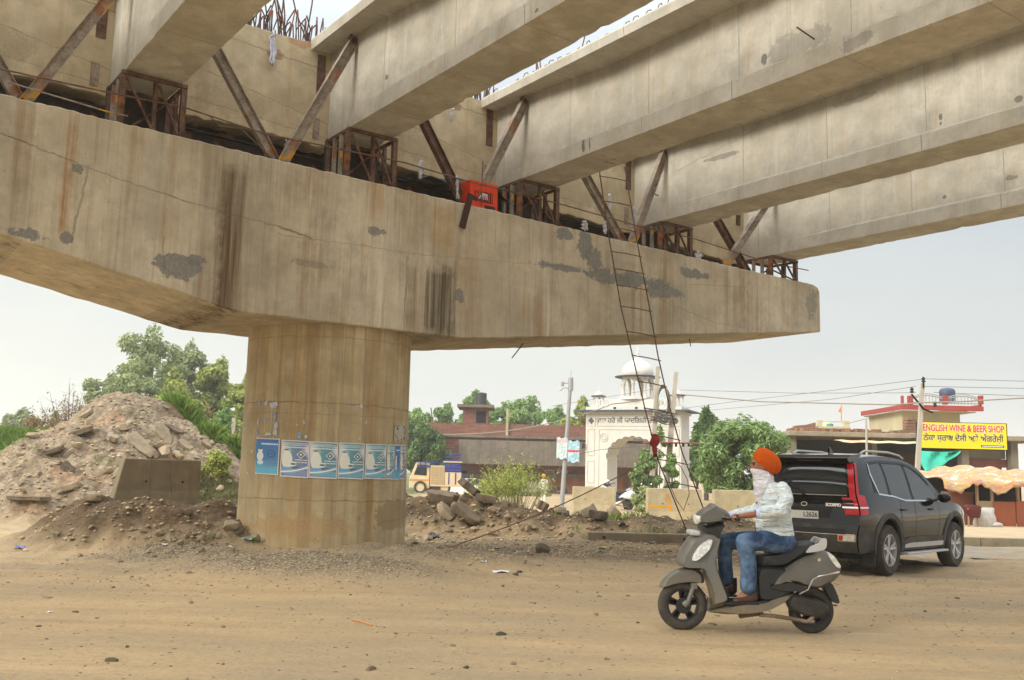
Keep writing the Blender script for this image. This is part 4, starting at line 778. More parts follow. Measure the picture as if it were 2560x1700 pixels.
near_l = [(575, 1325, 34, 'p'), (548, 1345, 26, 's'), (600, 1338, 20, 'a'), (640, 1352, 24, 'p'), (665, 1356, 30, 'p'), (575, 1290, 14, 's'), (500, 1352, 18, 's'), (470, 1346, 14, 's'), (430, 1350, 12, 'p'), (145, 1340, 12, 's'), (200, 1392, 14, 's'), (385, 1392, 12, 's'), (470, 1285, 22, 'a'), (1030, 1362, 28, 'p'), (1070, 1350, 20, 'p'), (1010, 1340, 16, 'p'), (1095, 1372, 12, 's'),
          (1310, 1408, 12, 'p'), (1345, 1416, 10, 'p'), (1673, 1378, 15, 's'), (720, 1358, 16, 'p'), (1425, 1338, 14, 's'), (1270, 1300, 16, 's'), (1230, 1285, 16, 's'), (1180, 1330, 18, 's'), (1320, 1325, 18, 's')]
for (x, y, w_, k) in near_l:
    p = gp(x, y); s = w_/2450*p.y*.80; kn += 1
    rock('stone', 'loose stone among the debris round the foot of the column', 'stone', p, s*rr.uniform(.8, 1.1), s*.8, s*rr.uniform(.5, .8), k, (rr.uniform(-.3, .3), rr.uniform(-.3, .3), rr.uniform(0, 6)), .3, 'loose stones round the column foot')
for k in range(110):            # stones on the heap
    x = rr.uniform(5, 585); y = rr.uniform(1010, 1245); p = gp(x, y)
    if p.y > 40 or p.z < .06 and y < 1200: continue
    s = rr.choice([.06, .08, .1, .14, .2])*rr.uniform(.7, 1.2); rock('stone', 'broken stone lying on the big rubble heap', 'stone', p, s, s*.8, s*.65, rr.choice('spps'), (rr.uniform(-.5, .5), rr.uniform(-.5, .5), rr.uniform(0, 6)), .3, 'stones on the rubble heap')
for k in range(46):
    x = rr.gauss(410, 90); y = rr.uniform(1322, 1388); p = gp(x, y); s = rr.choice([.022, .03, .04, .06, .08])*rr.uniform(.8, 1.2); rock('stone', 'pale stone in the debris below the dark barrier block', 'stone', p, s, s*.8, s*.6, rr.choice('psp'), (rr.uniform(-.4, .4), rr.uniform(-.4, .4), rr.uniform(0, 6)), .3, 'stones below the dark barrier block')
for k in range(60):             # stones on the spoil ridge
    x = rr.uniform(1015, 1560); y = rr.uniform(1262, 1345); p = gp(x, y); s = rr.choice([.04, .05, .07, .1])*rr.uniform(.8, 1.3)
    rock('stone', 'broken stone lying on the spoil ridge', 'stone', p, s, s*.8, s*.65, rr.choice('sas'), (rr.uniform(-.5, .5), rr.uniform(-.5, .5), rr.uniform(0, 6)), .3, 'stones on the spoil ridge')
for k in range(80):             # single stones on the road
    x = rr.uniform(20, 2540); y = rr.uniform(1395, 1690); p = gp(x, y); s = rr.choice([.012, .016, .022, .03, .045])
    rock('stone', 'small dark stone lying on the dusty road', 'stone', p, s*1.3, s, s*.6, rr.choice('as'), (0, 0, rr.uniform(0, 6)), .4, 'small stones on the road')
def pebbles(name, n, area, smin, smax, mat, seed, label, mask=None):
    g = np.random.default_rng(seed); V = []; F = []; base = np.array([(1, 0, 0), (-1, 0, 0), (0, 1, 0), (0, -1, 0), (0, 0, 1), (0, 0, -1)], float); fc = np.array([(0, 2, 4), (2, 1, 4), (1, 3, 4), (3, 0, 4), (2, 0, 5), (1, 2, 5), (3, 1, 5), (0, 3, 5)])
    x0, x1, y0, y1 = area; X = g.uniform(x0, x1, n); Y = g.uniform(y0, y1, n)
    if mask is not None: k = mask(X, Y, g); X, Y = X[k], Y[k]; n = len(X)
    Z = parts_h(X, Y)[0]; s = smin+(smax-smin)*g.random(n)**3; a = g.random(n)*6.28
    B = base[None]*np.stack([s*1.2, s*.9, s*.55], 1)[:, None, :]*(1+.5*(g.random((n, 6, 1))-.5)); R = np.stack([np.cos(a), -np.sin(a), np.sin(a), np.cos(a)], 1).reshape(n, 2, 2)
    B[:, :, :2] = np.einsum('nij,nkj->nki', R, B[:, :, :2]); B += np.stack([X, Y, Z+s*.12], 1)[:, None, :]
    o = npmesh(name, B.reshape(-1, 3), (fc[None]+6*np.arange(n)[:, None, None]).reshape(-1, 3), mat); return tag(o, label, None, kind='stuff')
n = N('pebble_mix'); c = n.rmp(n.island(), [(0, rgb(118, 104, 86)), (.4, rgb(160, 141, 112)), (.75, rgb(190, 168, 132)), (1, rgb(128, 118, 102))]); M_peb = n.fin(c, .9, 0, .2)
pebbles('road_gravel', 14000, (-9, 11, 4.6, 17), .003, .019, M_peb, 1, 'fine loose gravel scattered on the dusty road', lambda X, Y, g: (g.random(len(X)) < .35+.65*(fbm(X*.5, Y*.8, 3) > -.02)) & (np.abs(X) < Y*.62+1.5))
pebbles('gravel', 15000, (-7, 6, 12.6, 22), .007, .033, M_peb, 2, 'grey gravel spilled in front of the column', lambda X, Y, g: g.random(len(X)) < parts_h(X, Y)[4]*.9+.10)
pebbles('rubble', 24000, (-24, -6, 22, 36), .015, .07, M_peb, 3, 'loose stony rubble covering the big heap', lambda X, Y, g: (parts_h(X, Y)[1] > .5) & (g.random(len(X)) < .75))
pebbles('rubble', 16000, (-8.5, 9, 16.5, 29), .012, .06, M_peb, 4, 'crumbly clods on the spoil ridge and under the barrier block', lambda X, Y, g: parts_h(X, Y)[2] > .35)
M_lit = [paint('litter_white', (.75, .75, .76), .6, .2, 20), paint('litter_blue', (.08, .15, .45), .4, .3, 20), paint('litter_yellow', (.75, .62, .12), .5, .2, 20), paint('litter_teal', (.2, .38, .38), .5, .3, 20), paint('litter_black', (.03, .035, .05), .5, .3, 20)]
for k, (x, y, w_, mi, lb) in enumerate([(48, 1376, 22, 1, 'crumpled blue and clear plastic bottle on the road at far left'), (66, 1378, 14, 0, 'clear plastic scrap beside the blue bottle'), (1252, 1432, 40, 0, 'flat white paper sheet on the road in front of the ridge'), (1208, 1408, 14, 0, 'small white paper scrap left of the white sheet'), (1228, 1377, 12, 2, 'small yellow wrapper on the gravel'),
        (1505, 1373, 22, 2, 'yellow wrapper near the grass edge'), (1503, 1381, 16, 3, 'blue-grey wrapper under the yellow one'), (1630, 1358, 14, 0, 'white lump of litter on the ground left of the scooter'), (608, 1298, 16, 3, 'blue-grey plastic bag at the left foot of the column'), (590, 1290, 12, 4, 'dark plastic scrap at the left foot of the column'), (620, 1356, 26, 3, 'pale green plastic scrap below the column'), (412, 1366, 14, 0, 'small white scrap in the debris left of the column'),
        (1080, 1345, 30, 4, 'black plastic bag at the right of the column'), (1250, 1352, 16, 0, 'pale crumpled bag at the foot of the ridge'), (1355, 1380, 22, 4, 'dark bag tucked under the boulder'), (575, 1370, 10, 0, 'tiny white scrap in front of the column'), (125, 1532, 14, 0, 'white speck of paper on the road at lower left')]):
    p = gp(x, y); s = w_/2450*p.y; g = random.Random(k); mb = MB(); nn = 6; vs = [((i/(nn-1)-.5)*s+g.uniform(-.1, .1)*s, (j/(nn-1)-.5)*s*.8+g.uniform(-.1, .1)*s, s*g.uniform(.03, .3 if k not in (2,) else .14)) for i in range(nn) for j in range(nn)]
    mb.add(vs, [(i*nn+j, (i+1)*nn+j, (i+1)*nn+j+1, i*nn+j+1) for i in range(nn-1) for j in range(nn-1)]); o = mb.build('litter', M_lit[mi]); o.location = p; tag(o, lb, 'litter')
mb = MB(); p = gp(880, 1553); q = gp(930, 1566); mb.tube([p+Vector((0, 0, .01)), (p+q)/2+Vector((0, .03, .012)), q+Vector((0, 0, .01))], .008, 5); tag(mb.build('twig', paint('orange_twig', rgb(190, 130, 70), .9)), 'thin orange-brown twig lying on the road', 'twig')

# ---------------- concrete barriers and kerbs
M_barr = concrete('barrier_concrete', rgb(178, 162, 128), rgb(196, 180, 146), rgb(150, 120, 80), .3, 0, soot=.2)
M_barr2 = concrete('dark_barrier_concrete', rgb(124, 112, 90), rgb(140, 127, 104), rgb(96, 78, 50), .5, 0, [], [(-.22, 0, -.25, 1, .008, .6), (.18, 0, .1, 1, .010, .7)], soot=.3)
def barrier(label, L, hh, p, rz, mat, wtop=.20, wbot=.42, lean=0.0):
    t = thing('concrete_barrier', label, 'barrier', p, rz, 'precast concrete median barriers' if mat is M_barr else None); mb = MB()
    pr = [(-wbot/2, 0), (-wbot/2, .12), (-wtop/2-.04, .35), (-wtop/2, hh), (wtop/2, hh), (wtop/2+.04, .35), (wbot/2, .12), (wbot/2, 0)]
    if lean: vs = [(-L/2-lean*(1-z/hh)*1.0, y, z) for y, z in pr]+[(L/2-.03, y, z) for y, z in pr]
    else: vs = [(-L/2, y, z) for y, z in pr]+[(L/2, y, z) for y, z in pr]
    k = len(pr); mb.add(vs, [tuple(range(k)), tuple(range(2*k-1, k-1, -1))]+[(i, i+k, (i+1) % k+k, (i+1) % k) for i in range(k)])
    mb.build('barrier_body', mat, t, bevel=.02, seg=2); mb = MB()
    for xx in (-L*.22, L*.25): mb = MB(); mb.tube([(xx, -wtop/2-.02, hh*.55), (xx, -wtop/2-.035, hh*.55)], .022, 8); mb.build('lifting_hole', M_dark, t)
    return t
X, Z = pz(395, 1265, 19); zt = pz(395, 1148, 19)[1]
b = barrier('short dark concrete barrier block standing on a soil mound left of the column', 1.42, zt-Z+.05, (X+.02, 19, Z-.05), radians(30), M_barr2, .44, .62, .20)
for k, (xa, xb, yt, Y, rz, lb) in enumerate([(1432, 1538, 1216, 38, .06, 'pale concrete barrier in front of the left gate pillar'), (1616, 1752, 1220, 33, .05, 'pale concrete barrier with a painted orange arrow'), (1782, 1990, 1224, 32, .05, 'pale concrete barrier running behind the scooter rider'), (1060, 1150, 1255, 40, .03, 'low pale barrier behind the ridge near the truck')]):
    a, zt = pz(xa, yt, Y); b_, _ = pz(xb, yt, Y); X = (a+b_)/2; g0 = H(X, Y) if k != 3 else -.1; bb = barrier(lb, b_-a, zt-g0 if k != 3 else .45, (X, Y, g0), rz, M_barr, .3, .5)
    if k == 1:
        M_or = paint('orange_paint', (.72, .33, .02), .7, .3, 10); mb = MB(); L = b_-a; y_ = -.178; hh = zt-g0
        mb.prism([(-L/2+.02, hh*.52), (.0-L*.10, hh*.47), (-L*.10, hh*.39), (-L/2+.02, hh*.44)], y_-.006, y_, 'y'); mb.prism([(-L*.185, hh*.90), (-L*.145, hh*.86), (-L*.04, hh*.44), (-L*.085, hh*.44)], y_-.01, y_-.004, 'y'); mb.prism([(-L*.04, hh*.46), (-L*.085, hh*.46), (-L*.20, hh*.05), (-L*.16, hh*.04)], y_-.012, y_-.005, 'y')
        mb.build('painted_arrow', M_or, bb)
X0, _ = pz(1468, 1330, 23.2); X1, _ = pz(1742, 1330, 23.2)
t = thing('kerb_block', 'long buried concrete kerb beam with round holes lying at the ridge foot', 'kerb block', ((X0+X1)/2, 23.2, -.05), -.02); mb = MB(); mb.bx(-(X1-X0)/2, (X1-X0)/2, -.14, .14, 0, .27); mb.build('beam', concrete('buried_kerb_concrete', rgb(132, 118, 94), rgb(150, 136, 110), None, .3), t, bevel=.03); mb = MB()
for f in (-.35, .38): mb = MB(); mb.tube([((X1-X0)*f, -.139, .15), ((X1-X0)*f, -.145, .15)], .04, 12); mb.build('hole', M_dark, t)
M_kerb = concrete('kerb_concrete', rgb(172, 158, 130), rgb(188, 172, 142), None, .2); mb = MB()
for k in range(9): mb.bx(8.6+k*1.5, 8.6+k*1.5+1.49, 24.4, 24.65, -.1, .24)
tag(mb.build('kerb', M_kerb, None, bevel=.02), 'worn concrete kerb beyond the black car', None, kind='structure')
mb = MB(); mb.bx(8.6, 40, 24.66, 33, -.1, .17); tag(mb.build('pavement', paint('dusty_pavement', rgb(192, 168, 130), .9, .2, 2, bump=.4)), 'dusty raised verge in front of the stall', None, kind='structure')
mb = MB(); ni, nj = 60, 16; vs = [(8.6+i*.36, yy, H(8.6+i*.36, yy)+.006) for i in range(ni) for yy in [20.4+.5*sin(i*.7)+.3*sin(i*.23)+(24.39-20.4-.5*sin(i*.7)-.3*sin(i*.23))*j/(nj-1) for j in range(nj)]]; mb.add(vs, [(i*nj+j, (i+1)*nj+j, (i+1)*nj+j+1, i*nj+j+1) for i in range(ni-1) for j in range(nj-1)])
tag(mb.build('road', paint('worn_asphalt', rgb(150, 140, 122), .9, .2, 1.5, bump=.4, dirt=rgb(178, 158, 126), grime=.8)), 'worn grey asphalt strip beyond the black car', None, kind='structure')
# ================================================================ column posters
def cylhit(x, y):
    c0 = BW(PU, PD, 0); d = ray(x, y); ox, oy = CAMP.x-c0.x, CAMP.y-c0.y; A_ = d.x**2+d.y**2; B2 = ox*d.x+oy*d.y; C_ = ox**2+oy**2-1.512**2; D_ = B2*B2-A_*C_
    t = (-B2-sqrt(max(D_, 0)))/A_; p = CAMP+d*t; return atan2(p.y-c0.y, p.x-c0.x), p.z
C0 = BW(PU, PD, 0)
def uvmesh(name, vs, fs, uvs, mat, parent):
    me = bpy.data.meshes.new(name); me.from_pydata(vs, [], fs); me.materials.append(mat); ul = me.uv_layers.new(name='UVMap')
    for l in me.loops: ul.data[l.index].uv = uvs[l.vertex_index]
    o = bpy.data.objects.new(name, me); COL.objects.link(o); o.parent = parent; return o
def poster_mat(name, A, B, C, purple, kind=0):
    n = N(name); U, V, _ = n.sep(n.tc.outputs['UV']); no = n.noise(3, 3, .6, v=n.tc.outputs['UV'])
    def inside(v, a, b): return n.ma('MULTIPLY', n.ma('GREATER_THAN', v, a), n.ma('LESS_THAN', v, b))
    def rect(a, b, c, d): return n.ma('MULTIPLY', inside(U, a, b), inside(V, c, d))
    def disk(cx, cy, rx, ry):
        dx = n.ma('DIVIDE', n.ma('SUBTRACT', U, cx), rx); dy = n.ma('DIVIDE', n.ma('SUBTRACT', V, cy), ry); return n.ma('LESS_THAN', n.ma('ADD', n.ma('MULTIPLY', dx, dx), n.ma('MULTIPLY', dy, dy)), 1)
    def dia(cx, cy, r): return n.ma('LESS_THAN', n.ma('ADD', n.ma('ABSOLUTE', n.ma('DIVIDE', n.ma('SUBTRACT', U, cx), r)), n.ma('ABSOLUTE', n.ma('DIVIDE', n.ma('SUBTRACT', V, cy), r*.72))), 1)
    c = n.mix(n.rmp(n.ma('ADD', U, n.ma('MULTIPLY', no, .3)), [(.35, 0), (1.0, 1)]), A, B); c = n.mix(n.rmp(V, [(.15, .9), (.45, 0)]), c, C)
    white = (.78, .78, .74)
    if kind == 0:
        c = n.mix(n.ma('MULTIPLY', purple, n.rmp(n.ma('SUBTRACT', 1, U), [(.7, 0), (1, 1)])), c, (.22, .12, .28))
        c = n.mix(n.rmp(n.ma('ADD', n.ma('ABSOLUTE', n.ma('SUBTRACT', U, .06)), n.ma('ABSOLUTE', n.ma('SUBTRACT', V, .72))), [(.1, .8), (.4, 0)]), c, white)
        c = n.mix(n.rmp(n.ma('ADD', n.ma('ABSOLUTE', n.ma('SUBTRACT', U, 1)), n.ma('ABSOLUTE', n.ma('SUBTRACT', V, .74))), [(.1, .8), (.3, 0)]), c, white)
        # pale robed figure leaning over a basin
        t = n.ma('ADD', disk(.22, .68, .10, .07), disk(.24, .46, .19, .25), clamp=True); t = n.ma('ADD', t, disk(.42, .36, .16, .07), clamp=True); c = n.mix(n.ma('MULTIPLY', t, .92), c, (.80, .78, .68)); c = n.mix(disk(.21, .735, .09, .02), c, (.15, .13, .12))
        c = n.mix(disk(.47, .36, .10, .03), c, (.10, .18, .22)); c = n.mix(rect(0, .45, .20, .27), c, (.12, .38, .62)); c = n.mix(rect(.45, .96, .20, .29), c, (.14, .10, .18) if purple else (.08, .12, .18))
        arc = n.ma('ABSOLUTE', n.ma('SUBTRACT', V, n.ma('MULTIPLY_ADD', n.ma('MULTIPLY', U, U), .16, .14))); c = n.mix(n.ma('LESS_THAN', arc, .018), c, (.85, .86, .86)); c = n.mix(n.ma('LESS_THAN', n.ma('ABSOLUTE', n.ma('SUBTRACT', arc, .04)), .010), c, (.25, .45, .62))
        c = n.mix(dia(.72, .62, .15), c, white); c = n.mix(dia(.72, .62, .115), c, (.06, .07, .08)); c = n.mix(dia(.72, .62, .05), c, white)
        for v0 in (.92, .89, .86, .795): c = n.mix(n.ma('MULTIPLY', rect(.06, .94, v0, v0+.014 if v0 > .8 else v0+.03), n.rmp(n.noise(40, 1, v=n.map((3, .4, 1), v=n.tc.outputs['UV'])), [(.4, 0), (.5, 1)])), c, (.80, .84, .82))
        for v0 in (.465, .40): c = n.mix(n.ma('MULTIPLY', rect(.52, .95, v0, v0+.026), n.rmp(n.noise(40, 1, v=n.map((3, .4, 1), v=n.tc.outputs['UV'])), [(.4, .2), (.5, 1)])), c, white)
        c = n.mix(rect(0, 1, 0, .055), c, (.12, .16, .36)); c = n.mix(n.ma('MULTIPLY', rect(.03, .97, .014, .04), n.rmp(n.noise(50, 1, v=n.map((3, .4, 1), v=n.tc.outputs['UV'])), [(.4, 0), (.5, 1)])), c, white)
    elif kind == 1:
        t = n.ma('ADD', disk(.28, .66, .10, .07), disk(.28, .50, .14, .13), clamp=True); c = n.mix(t, c, (.72, .76, .74)); c = n.mix(disk(.28, .71, .09, .03), c, (.1, .12, .13)); c = n.mix(disk(.30, .33, .13, .06), c, (.62, .72, .76))
        d = n.ma('SUBTRACT', disk(.72, .58, .15, .10), disk(.72, .58, .11, .07)); c = n.mix(d, c, (.08, .08, .10)); c = n.mix(rect(.63, .81, .57, .59), c, (.08, .08, .1))
        c = n.mix(n.ma('MULTIPLY', rect(.3, .95, .82, .86), n.rmp(n.noise(40, 1, v=n.map((3, .4, 1), v=n.tc.outputs['UV'])), [(.4, 0), (.5, 1)])), c, (.8, .85, .85)); c = n.mix(rect(.5, .98, .30, .33), c, (.2, .18, .25)); c = n.mix(rect(.5, .98, .24, .27), c, (.2, .18, .25)); c = n.mix(rect(.02, 1, .9, .97), c, (.05, .14, .45))
    else:
        c = n.mix(n.ma('GREATER_THAN', n.noise(6, 3, .6, v=n.map((1, .5, 1), v=n.tc.outputs['UV'])), .54), (.40, .36, .29), (.04, .04, .04) if kind == 2 else (.62, .60, .56)); c = n.mix(rect(.3, .7, .2, .9), c, (.44, .40, .33))
    edge = n.ma('SUBTRACT', 1, rect(.035, .965, .025, .975)); c = n.mix(edge, c, (.66, .64, .60) if kind < 2 else (.44, .40, .33)); n.bump(n.noise(7, 4, v=n.tc.outputs['UV']), .35, .02)
    c = n.mix(.05, c, (.62, .58, .50)); return n.fin(c, .6, 0, .3)
teal = ((.12, .36, .42), (.10, .22, .30), (.16, .40, .52)); pur = ((.14, .32, .42), (.14, .16, .32), (.22, .30, .50))
PM = [poster_mat('poster_cyan', (.03, .18, .45), (.04, .20, .50), (.12, .45, .62), 0, 1), poster_mat('poster_purple', *pur, 1.0), poster_mat('poster_teal_purple', *teal, .8), poster_mat('poster_teal', *teal, .2), poster_mat('poster_teal_light', (.14, .40, .46), (.10, .25, .34), (.18, .44, .56), .1),
      poster_mat('handbill', (.4, .4, .4), (.4, .4, .4), (.4, .4, .4), 0, 2)]
def poster(label, xa, xb, yta, ytb, yba, ybb, mat, ragged=0, r=1.515, name='poster', group='posters pasted round the column'):
    t = thing(name, label, name.replace('_', ' '), (0, 0, 0), 0, group); a0, z0t = cylhit(xa, yta); a1, z1t = cylhit(xb, ytb); _, z0b = cylhit(xa, yba); _, z1b = cylhit(xb, ybb)
    am = (a0+a1)/2; base = Vector((C0.x+r*cos(am), C0.y+r*sin(am), (z0b+z1b)/2)); t.location = base; g = random.Random(int(xa)); vs = []; uvs = []; nu, nv = 12, 8
    for i in range(nu+1):
        for j in range(nv+1):
            f = i/nu; q = j/nv; jf = f
            if ragged and i == 0: jf = f+g.uniform(0, ragged)
            a = a0+(a1-a0)*jf; z = (z0b+(z1b-z0b)*f)+(z0t+(z1t-z0t)*f-(z0b+(z1b-z0b)*f))*q; rr_ = r+.004+.003*g.random(); vs.append((C0.x+rr_*cos(a)-base.x, C0.y+rr_*sin(a)-base.y, z-base.z)); uvs.append((jf, q))
    fs = [(i*(nv+1)+j, (i+1)*(nv+1)+j, (i+1)*(nv+1)+j+1, i*(nv+1)+j+1) for i in range(nu) for j in range(nv)]; uvmesh('printed_sheet', vs, fs, uvs, mat, t); return t
poster('leftmost cyan poster with a torn left edge', 639, 701, 1094, 1097, 1184, 1188, PM[0], .22)
poster('poster with a purple tint and a black diamond emblem, second from the left', 705, 775, 1099, 1103, 1191, 1196, PM[1]); poster('third poster from the left, teal with a purple left margin', 776, 846, 1103, 1107, 1194, 1198, PM[2])
poster('fourth poster from the left, clear teal with the diamond emblem', 848, 912, 1106, 1109, 1196, 1199, PM[3]); poster('fifth poster from the left, narrower teal one near the column edge', 914, 966, 1109, 1111, 1197, 1199, PM[4])
poster('faded pale strip of poster right of the teal ones', 968, 986, 1111, 1112, 1198, 1199, PM[4]); poster('narrow cyan poster folded towards the column edge', 987, 1000, 1112, 1112, 1199, 1199, PM[0]); poster('last sliver of poster on the right edge of the column', 1001, 1014, 1112, 1113, 1198, 1198, PM[1])
poster('yellowed handbill with black portraits near the right edge of the column', 986, 1014, 1061, 1064, 1104, 1106, PM[5], 0, 1.513, 'handbill', None)
M_scr = paint('torn_paper', (.55, .56, .56), .8, .4, 20, dirt=(.15, .22, .38)); M_scb = paint('torn_blue_paper', (.20, .34, .50), .8, .4, 20, dirt=(.6, .6, .6))
for k, (x, y, w_, h_2, m_) in enumerate([(648, 1008, 8, 14, M_scb), (666, 1008, 10, 16, M_scr), (684, 1012, 20, 26, M_scr), (687, 1040, 11, 34, M_scb), (690, 1062, 13, 22, M_scr), (688, 1082, 12, 20, M_scr), (663, 1049, 9, 12, M_scb), (645, 1055, 5, 26, M_scr), (643, 1080, 6, 18, M_scb), (670, 1085, 22, 12, M_scr), (876, 1010, 18, 5, M_scb), (903, 1016, 12, 12, M_scr),
        (877, 1054, 8, 8, M_scb), (748, 1090, 15, 22, M_scb), (765, 1092, 12, 10, M_scr), (760, 1055, 5, 14, M_scr), (743, 1062, 10, 4, M_scr), (898, 1098, 6, 8, M_scr), (915, 1056, 5, 8, M_scr), (618, 1095, 4, 8, M_scb), (630, 1128, 5, 8, M_scr), (617, 1128, 4, 6, M_scr), (618, 1182, 6, 8, M_scr), (613, 1072, 5, 4, M_scr)]):
    a, z = cylhit(x, y); am, _ = cylhit(x+w_/2, y); a2, _ = cylhit(x-w_/2, y); dz = abs(cylhit(x, y+h_2/2)[1]-cylhit(x, y-h_2/2)[1])/2; r = 1.516; g = random.Random(k); base = Vector((C0.x+r*cos(a), C0.y+r*sin(a), z)); pl = []
    for i in range(9):
        th = 2*pi*i/9; q = g.uniform(.5, 1.1); aa = a+(am-a2)/2*cos(th)*q; pl.append((C0.x+r*cos(aa)-base.x, C0.y+r*sin(aa)-base.y, dz*sin(th)*q))
    mb = MB(); mb.add([(0, -.004, 0)]+pl, [(0, i+1, (i+1) % 9+1) for i in range(9)]); o = mb.build('paper_scrap', m_); o.location = base; tag(o, ('blue-grey' if m_ is M_scb else 'whitish')+' '+('large' if w_*h_2 > 250 else 'narrow' if h_2 > 2*w_ else 'small')+' paper scrap on the column, '+('above the leftmost poster' if x < 705 and y < 1094 else 'beside the leftmost poster' if x < 705 else 'above the second and third posters' if x < 800 else 'above the right posters'), 'paper scrap', 'torn paper scraps on the column')

# ================================================================ brick building behind the road
def brickmat(name, a, b, mortar, sc=1.0, bw=.5, bh=.16):
    n = N(name); x, y, z = n.sep(); v = n.comb(n.ma('ADD', x, n.ma('MULTIPLY', y, 1.0)), z, 0); q = n.nd('ShaderNodeTexBrick'); n.set(q.inputs[0], v); q.inputs['Color1'].default_value = (*a, 1); q.inputs['Color2'].default_value = (*b, 1); q.inputs['Mortar'].default_value = (*mortar, 1)
    q.inputs['Scale'].default_value = sc; q.inputs['Brick Width'].default_value = bw; q.inputs['Row Height'].default_value = bh; q.inputs['Mortar Size'].default_value = .018; c = q.outputs[0]
    c = n.mix(n.rmp(n.noise(.5, 5, .7), [(.4, 0), (.65, .55)]), c, tuple(v*.62 for v in a)); c = n.mix(n.rmp(n.noise(3, 5, .8), [(.6, 0), (.72, .6)]), c, (.42, .36, .30)); n.bump(n.noise(9, 3), .4, .02); return n.fin(c, .9, 0, .2)
M_brick = brickmat('old_red_brick', rgb(146, 96, 80), rgb(116, 74, 62), rgb(136, 114, 100)); M_brick2 = brickmat('loose_brick', rgb(158, 118, 92), rgb(130, 92, 70), rgb(110, 92, 76))
M_grey = concrete('sooty_render', rgb(118, 108, 94), rgb(134, 124, 108), rgb(80, 72, 62), .9, 0, soot=.7); M_redp = paint('red_painted_wall', rgb(122, 72, 58), .8, .3, 1.2, dirt=rgb(150, 108, 86), grime=.8); M_shut = paint('brown_shutter', rgb(150, 96, 68), .8, .3, 1.5, dirt=rgb(110, 70, 55), grime=.6); M_void = paint('interior_shade', (.012, .012, .012), .9, .1)  # near-black fill: the shade inside openings is put into the colour
BY = 75
def X_at(x, Y=BY): return pz(x, 1150, Y)[0]
def Z_at(x, y, Y=BY): return pz(x, y, Y)[1]
x0, x1 = X_at(1066), X_at(1665); zg = -.1; zr = Z_at(1250, 1060)
bb = thing('brick_building', 'long red brick shop building with a sooty concrete canopy and a rooftop room', 'building', ((x0+x1)/2, BY, zg), 0); OX = (x0+x1)/2
def pb(name, mat, xa, xb, ya, yb, za, zb, bevel=0, par=None): mb = MB(); mb.bx(xa-OX, xb-OX, ya-BY, yb-BY, za-zg, zb-zg); return mb.build(name, mat, par or bb, bevel=bevel)
zc0, zc1 = Z_at(1300, 1163), Z_at(1300, 1104); pb('wall', M_brick, x0, x1, BY, BY+10, zc1-.3, zr); pb('ledge', M_grey, X_at(1110), x1+.1, BY-.25, BY-.01, Z_at(1250, 1095), Z_at(1250, 1089)); pb('canopy', M_grey, X_at(1146, 73.5), x1, BY-1.6, BY-.02, zc0, zc1, .02)
pb('wall', M_redp, X_at(1146), x1, BY+.4, BY+9, zg, zc1-.31); pb('wall', M_brick, x0, X_at(1146), BY+.02, BY+9, zg, zc1-.31); pb('end_post', M_grey, X_at(1052), x0-.01, BY+.1, BY+2, zc1-1, zr)
for k, (xa, xb) in enumerate([(1152, 1236), (1262, 1340), (1358, 1462), (1500, 1560), (1575, 1640)]):
    s = pb('shutter', M_shut, X_at(xa), X_at(xb), BY+.30, BY+.398, zg+.05, Z_at(xa, 1192)); m_ = MB(); m_.bx(X_at(xa)-OX, X_at(xb)-OX, .2, .298, Z_at(xa, 1192)-zg, Z_at(xa, 1184)-zg); m_.build('shutter_box', M_grey, bb)
pb('pillar', paint('orange_red_paint', rgb(170, 70, 40), .8, .3, 4), X_at(1245), X_at(1256), BY+.2, BY+.39, zg, zc0); pb('doorway', M_void, X_at(1152), X_at(1168), BY+.27, BY+.299, zg, zc0-.5)
M_sgn = paint('dark_painted_panel', rgb(70, 72, 80), .8, .3, 4); M_w = paint('white_lettering', (.62, .60, .56), .8); M_yl = paint('yellow_lettering', (.55, .42, .08), .8); M_rl = paint('red_lettering', (.55, .08, .04), .8)
for k, (xa, xb, ya, yb) in enumerate([(1196, 1226, 1206, 1228), (1378, 1421, 1218, 1246)]):
    cx, cz = (X_at(xa)+X_at(xb))/2-OX, (Z_at(xa, ya)+Z_at(xb, yb))/2-zg; rx, rz_ = (X_at(xb)-X_at(xa))/2, (Z_at(xa, ya)-Z_at(xb, yb))/2; mb = MB(); mb.prism([(cx+rx*np.sign(cos(a))*abs(cos(a))**.5, cz+rz_*np.sign(sin(a))*abs(sin(a))**.5) for a in [2*pi*i/24 for i in range(24)]], .285, .297, 'y'); s = mb.build('painted_sign', M_sgn, bb)
    text('lettering', 'UI', .46*rz_*2, M_rl, s, (cx-rx*.42, .282, cz+rz_*.2), (pi/2, 0, 0)); text('lettering', 'HeRo', .42*rz_*2, M_yl, s, (cx+rx*.25, .282, cz+rz_*.2), (pi/2, 0, 0), sx=.75)
text('lettering', 'ਬਾੜ ਡਾਇ', .55, M_w, bb, (X_at(1392)-OX, .393, Z_at(1392, 1182)-zg), (pi/2, 0, 0))
mb = MB(); mb.bx(X_at(1262)-OX, X_at(1345)-OX, -.35, -.33, .1, Z_at(1300, 1204)-zg); n = N('white_patterned_cloth'); n.fin(n.mix(n.rmp(n.noise(6, 3, .6, v=n.map((1, 1, .5))), [(.48, 0), (.52, 1)]), (.55, .52, .45), (.30, .32, .22)), .9); mb.build('cloth_screen', n.m, bb)
rm = pb('rooftop_room', M_brick, X_at(1152), X_at(1216), BY+1, BY+4, zr+.002, Z_at(1180, 1018)); pb('roof_slab', M_grey, X_at(1138), X_at(1231), BY+.4, BY+4.6, Z_at(1180, 1017), Z_at(1180, 1010)); pb('window_opening', M_void, X_at(1186), X_at(1211), BY+.97, BY+.998, zr+.1, Z_at(1190, 1026))
